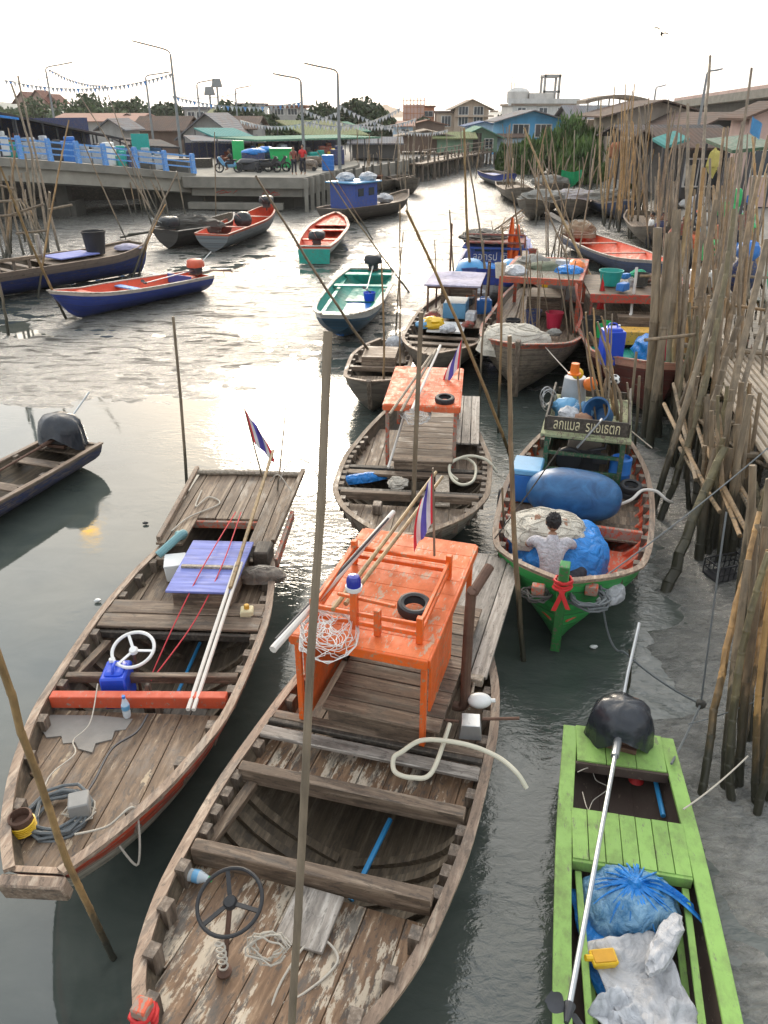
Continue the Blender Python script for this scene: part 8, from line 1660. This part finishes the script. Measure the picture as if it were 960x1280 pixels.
house('low brown roofed house under the road deck', 868, 935, 160, 143, 62, 10, 'dark', 'brown', 'y', 1.3, [(0, .5, 2, 1.2)], 1.6); house('grey brown roofed stall row before the cream house', 800, 905, 172, 160, 56, 7, 'dark', 'dark', 'x', 1.3, None, .9); house('dark shop front with low roof on the market street', 850, 950, 182, 165, 46, 6, 'dark', 'brown', 'x', 1.3, [(-.3, .5, 2, 1.3), (.4, .5, 1.6, 1.3)], 1.0)
house('house with pinkish wall at the right edge', 938, 1010, 146, 130, 42, 2.2, 'pink', 'brown', 'y', 1.3, [(-.3, .5, .9, 1.1)], .5)
hall('teal striped awning over the market street', (832, 186), (862, 176), 44, 44, 2.5, 3, 'teal', 3, rise=.3); hall('pale corrugated awning on left of the market street', (788, 184), (836, 182), 52, 52, 2.5, 3, 'tan', 4, rise=.4); hall('dark green stall canopy at right edge of the street', (915, 192), (975, 186), 32, 32, 3, 3, 'dgreen', 3, rise=.3)
o = thing('pink_sign', 'small white and pink sign panel on cream house front', 'sign', PY(832, 168, 60)); obj('sign_panel', MB().box((0, 0, 0), (1.7, .08, 1.2)), 'whitep', o); obj('sign_mark', MB().box((0, -.05, 0), (.9, .03, .9)), 'redp', o)
# elevated road deck
o = thing('elevated_road', 'long concrete elevated road deck passing behind the right bank roofs', 'bridge', (0, 0, 0))
a, b = PY(846, 134, 150), PY(1080, 106, 95); d = b - a
obj('road_deck', MB().bar(a, b, 8, 1.0), 'conc', o); obj('girder', MB().bar(a - Vector((0, -1, 1.4)), b - Vector((0, -1, 1.4)), 5, 1.7), 'concd', o); obj('parapet', MB().bar(a + Vector((-1.7, -3.6, .9)), b + Vector((-1.7, -3.6, .9)), .25, .8), MW['pink'], o)
for k in range(6): q = a + d * (k + .5) / 6; obj('road_column', MB().box((q.x, q.y + 1, q.z / 2 - 1), (1.6, 1.6, q.z - 1.8)), 'conc', o)

# ---------------------------------------------------------------- trees and hills
def leafmat(name, c1, c2):
    t = NT(name, .6); t.b.inputs['Subsurface Weight'].default_value = 0
    c = t.mix(t.isl(), c1, c2); n = t.noise(t.co(), .7, 3); return t.out(t.mix(t.ramp(n, [(.35, 0.0), (.65, 1.0)]), dk(c1, .6), c))
M['leafd'] = leafmat('dark foliage', (.035, .06, .018), (.08, .11, .035)); M['leafm'] = leafmat('mangrove foliage', (.05, .12, .015), (.15, .24, .04)); M['leafo'] = leafmat('hill foliage', (.04, .075, .015), (.09, .14, .035))
def tree(px, ptop, y, wpx, lb, mat='leafd', n=2600, leaf=.4, z0=1.2, blobs=9, zf=.35, seed=1, name='tree', cat='tree', drop=False, dep=1.0):
    tp = PY(px, ptop, y); W_ = wpx / FPX * y * 1.0; H_ = tp.z - z0; o = thing(name, lb, cat, (tp.x, y, z0)); rg = np.random.RandomState(seed)
    tm = MB().tube([(0, 0, -.3), (.1, 0, H_ * .3), (0, .1, H_ * .6)], [H_ * .035, H_ * .025, H_ * .012], 8)
    C = []
    for k in range(blobs):
        a = rg.rand() * 6.28; f = rg.rand(); zc = H_ * (zf + (.98 - zf) * rg.rand()); rx = W_ * .5 * (1 - .5 * max(0, zc / H_ - .5) * 2) * f**.5
        C.append((rx * math.cos(a) * .75, rx * math.sin(a) * .75 * dep, zc * .86, W_ * (.14 + .12 * rg.rand())))
        tm.tube([(0, 0, H_ * .25), (C[-1][0] * .5, C[-1][1] * .5, C[-1][2] * .7), C[-1][:3]], [H_ * .016, H_ * .01, H_ * .004], 5)
    obj('trunk', tm, 'wz', o); C = np.array(C); idx = rg.randint(0, blobs, n); dirs = rg.normal(size=(n, 3)); dirs /= np.linalg.norm(dirs, axis=1)[:, None]; rad = C[idx, 3] * (.45 + .6 * rg.rand(n)**.5); cen = C[idx, :3] + dirs * rad[:, None] * np.array([1, dep, .85])
    if drop: cen[:, 2] -= rg.rand(n) * .5
    u = rg.normal(size=(n, 3)); u /= np.linalg.norm(u, axis=1)[:, None]; v = np.cross(u, rg.normal(size=(n, 3))); v /= np.linalg.norm(v, axis=1)[:, None]; s1 = leaf * (.6 + .8 * rg.rand(n))[:, None]; s2 = s1 * (.28 if drop else .55)
    if drop: u = u * .4 + np.array([0, 0, 1.0])
    vs_ = np.stack([cen - u * s1, cen + v * s2, cen + u * s1, cen - v * s2], 1).reshape(-1, 3); me = bpy.data.meshes.new('crown'); me.from_pydata(vs_.tolist(), [], np.arange(4 * n).reshape(n, 4).tolist()); me.materials.append(M[mat]); c = bpy.data.objects.new('crown', me); COL.objects.link(c); c.parent = o
    return o
TR = [(90, 121, 180, 60, 'leafo', 'bushy green tree below the hill pavilions, right side'), (40, 132, 200, 50, 'leafo', 'green tree below the hill pavilions, left side'), (130, 124, 190, 60, 'leafo', 'rounded green tree right of hill pavilions'), (160, 131, 200, 46, 'leafo', 'low green tree over the pink roof'), (8, 140, 210, 40, 'leafo', 'green tree at the left edge skyline'), (205, 126, 170, 40, 'leafd', 'dark tree left of the tan block'), (190, 133, 180, 30, 'leafd', 'small dark tree beside it with lower crown'),
  (300, 134, 130, 60, 'leafd', 'wide dark tree behind warehouse roofs'), (330, 140, 125, 40, 'leafd', 'dark tree in front of the grey flat roofed building'), (312, 152, 115, 30, 'leafo', 'lighter green bush right of the brown roof'), (392, 124, 125, 44, 'leafd', 'tall dark tree behind the green canopies, left of three'), (418, 120, 128, 46, 'leafd', 'tallest dark tree behind green canopies, middle of three'), (450, 126, 130, 56, 'leafd', 'dark tree behind green canopies, right of three'), (475, 138, 120, 34, 'leafd', 'dark tree beside the small grey blue house'), (360, 150, 112, 40, 'leafo', 'green tree between the lamp and grey building'), (535, 150, 140, 24, 'leafd', 'dark bush between scaffold and tan building'), (628, 143, 140, 26, 'leafd', 'dark palm like tree left of light blue house'), (270, 150, 118, 30, 'leafd', 'dark bush above warehouse ridge')]
for k, (px, pt, y, w_, m_, lb) in enumerate(TR): tree(px, pt + (k % 3) * 3, y, w_ * 1.35, lb, m_, 3400, .42 * (y / 130) ** .5, seed=k + 1, blobs=16, zf=.12)
MG = [(716, 141, 80, 62, 'tallest mangrove bush before the light blue house'), (690, 158, 82, 44, 'mangrove bush left of the tallest one'), (742, 156, 78, 40, 'mangrove bush right of the tallest one'), (668, 170, 84, 34, 'low mangrove bush near the pale lean-to'), (648, 178, 86, 28, 'lowest mangrove bush at the creek bend'), (772, 168, 70, 40, 'green bush behind the orange pole bundle'), (800, 172, 64, 34, 'drooping green bush under the corrugated awning'), (630, 176, 90, 24, 'yellow green shrub left of the mangroves'), (730, 172, 72, 60, 'wide low mangrove bush at the water edge')]
for k, (px, pt, y, w_, lb) in enumerate(MG): tree(px, pt, y, w_, lb, 'leafm', 3600, .30, z0=.2, blobs=16, zf=.12, seed=k + 40, name='mangrove_bush', cat='bush', drop=True)
def hill(lb, px0, px1, ptop, y, dep, mat, seed, z0=0, nm='hill'):
    a, b = PY(px0, ptop, y), PY(px1, ptop, y); w = b.x - a.x
    def fn(u, v):
        e = math.sin(u * math.pi)**.8 * math.sin(v * math.pi)**.8; return (a.x + w * u, y + dep * (v - .5), z0 - 1 + (a.z - z0) * e * (.8 + .35 * mn.fractal(Vector((u * 4 + seed, v * 3, 0)), 1, 2, 5)))
    struct(obj(nm, MB().sheet(50, 14, fn), mat, smooth=3))
M['hill_hazy'] = leafmat('hill slope', (.10, .13, .11), (.13, .16, .14)); M['hills'] = plain('sunlit hill slope', (.42, .3, .2), .95, 0, .2, .4, .05)  # distance haze mixed into the grey slope, sunlight into the tan one
hill('', -420, 75, 108, 900, 300, 'hill_hazy', 1); hill('', 418, 520, 126, 700, 200, 'hills', 5); hill('', -60, 190, 132, 260, 80, 'leafo', 7, nm='hill'); hill('', -600, 1600, 136, 1400, 300, 'hill_hazy', 3)

# street lamp standing outside the view on the left, seen only as a reflection in the calm water
def refl(px, py, y): q = G(px, py, 0); d = Vector(ray(px, py)); k = (y - q.y) / d.y; return Vector((q.x + d.x * k, y, -d.z * k))
l0, l1 = refl(62, 610, 30), refl(112, 664, 30); o = thing('street_lamp', 'lit yellow street lamp seen as a reflection beside the left skiff', 'street lamp', (l0.x - .1, 30, -.3))
obj('lamp_pole', MB().tube([(0, 0, 0), (0, 0, l0.z)], [.1, .06], 8), 'galv', o); obj('lamp_arm', MB().tube(curve_pts([(0, 0, l0.z - .1), (.05, 0, l0.z + (l1.z - l0.z) * .45), ((l1.x - l0.x) * .35, 0, l0.z + (l1.z - l0.z) * .75), ((l1.x - l0.x) * .9, 0, l1.z + .25)], 6), .05, 7), 'galv', o)
tl = NT('lit lamp glass', .3); tl.out((.9, .6, .1)); tl.set(tl.b.inputs['Emission Color'], (1.0, .55, .05)); tl.b.inputs['Emission Strength'].default_value = 6.0; M['lit'] = tl.m
obj('lamp_head', MB().blob((l1.x - l0.x + .1, 0, l1.z + .42), (.3, .16, .1), 0, 1, 16, 10), 'galv', o); obj('lamp_glass', MB().blob((l1.x - l0.x + .15, 0, l1.z + .3), (.46, .26, .15), 0, 1, 16, 10), 'lit', o)
# bird
o = thing('bird', 'small dark bird gliding in the pale sky at upper right', 'bird', PY(827, 42, 45)); bm_ = MB().blob((0, 0, 0), (.2, .06, .06), 0, 1, 12, 8)
for sg in (1, -1): bm_.sheet(6, 3, lambda u, v: (-.08 + .16 * v - .1 * u, sg * .45 * u, .12 * math.sin(u * 3)), .01)
bm_.sheet(3, 2, lambda u, v: (.18 + .14 * u, (v - .5) * .12 * (1 + u), 0), .01); obj('body', bm_, 'dsteel', o); o.rotation_euler = (.5, .25, 1.2)
# goods heaped along the market street on the right bank
_rs = random.Random(31); sg_ = []
for k in range(44):
    y = _rs.uniform(23, 46); px = _rs.uniform(815, 955); a = PY(px, 200, y); a.z = float(gz(np.array([a.x]), np.array([y]))[0])
    if a.z < .9: continue
    mt, cn = _rs.choice([('whitep', 'white'), ('bluep', 'blue'), ('greenp', 'green'), ('dred', 'dark red'), ('grayp', 'grey'), ('black', 'black'), ('yelp', 'yellow'), ('wsack', 'pale'), (M['or_c'], 'orange'), ('wy', 'brown')]); w_ = _rs.uniform(.3, .7)
    kd = _rs.random(); mb = MB().box((0, 0, w_ * .5), (w_ * 1.4, w_, w_), rz=_rs.uniform(0, 3)) if kd < .5 else MB().blob((0, 0, w_ * .5), (w_ * .8, w_ * .6, w_ * .6), .25, 2, 16, 10, -.8, seed=k)
    sg_.append((a.x / a.y, tag(obj('street_goods', mb, mt, loc=a, bev=.03 if kd < .5 else 0), '%s %s on the right bank market street' % (cn, 'crate' if kd < .5 else 'sack'), 'goods', 'goods heaped along the market street')))
ranked(sg_)

# ---------------------------------------------------------------- evening haze: one closed box of even air
t = NT('haze air'); t.t.nodes.remove(t.b); v = t.t.nodes.new('ShaderNodeVolumePrincipled'); v.inputs['Density'].default_value = HAZE; v.inputs['Color'].default_value = (.95, .93, .9, 1); v.inputs['Anisotropy'].default_value = .3
t.t.links.new(v.outputs[0], [n for n in t.t.nodes if n.type == 'OUTPUT_MATERIAL'][0].inputs['Volume']); M['haze'] = t.m
ho = obj('haze', MB().box((0, 1450, 34), (3600, 3200, 72)), 'haze'); ho['kind'] = 'stuff'
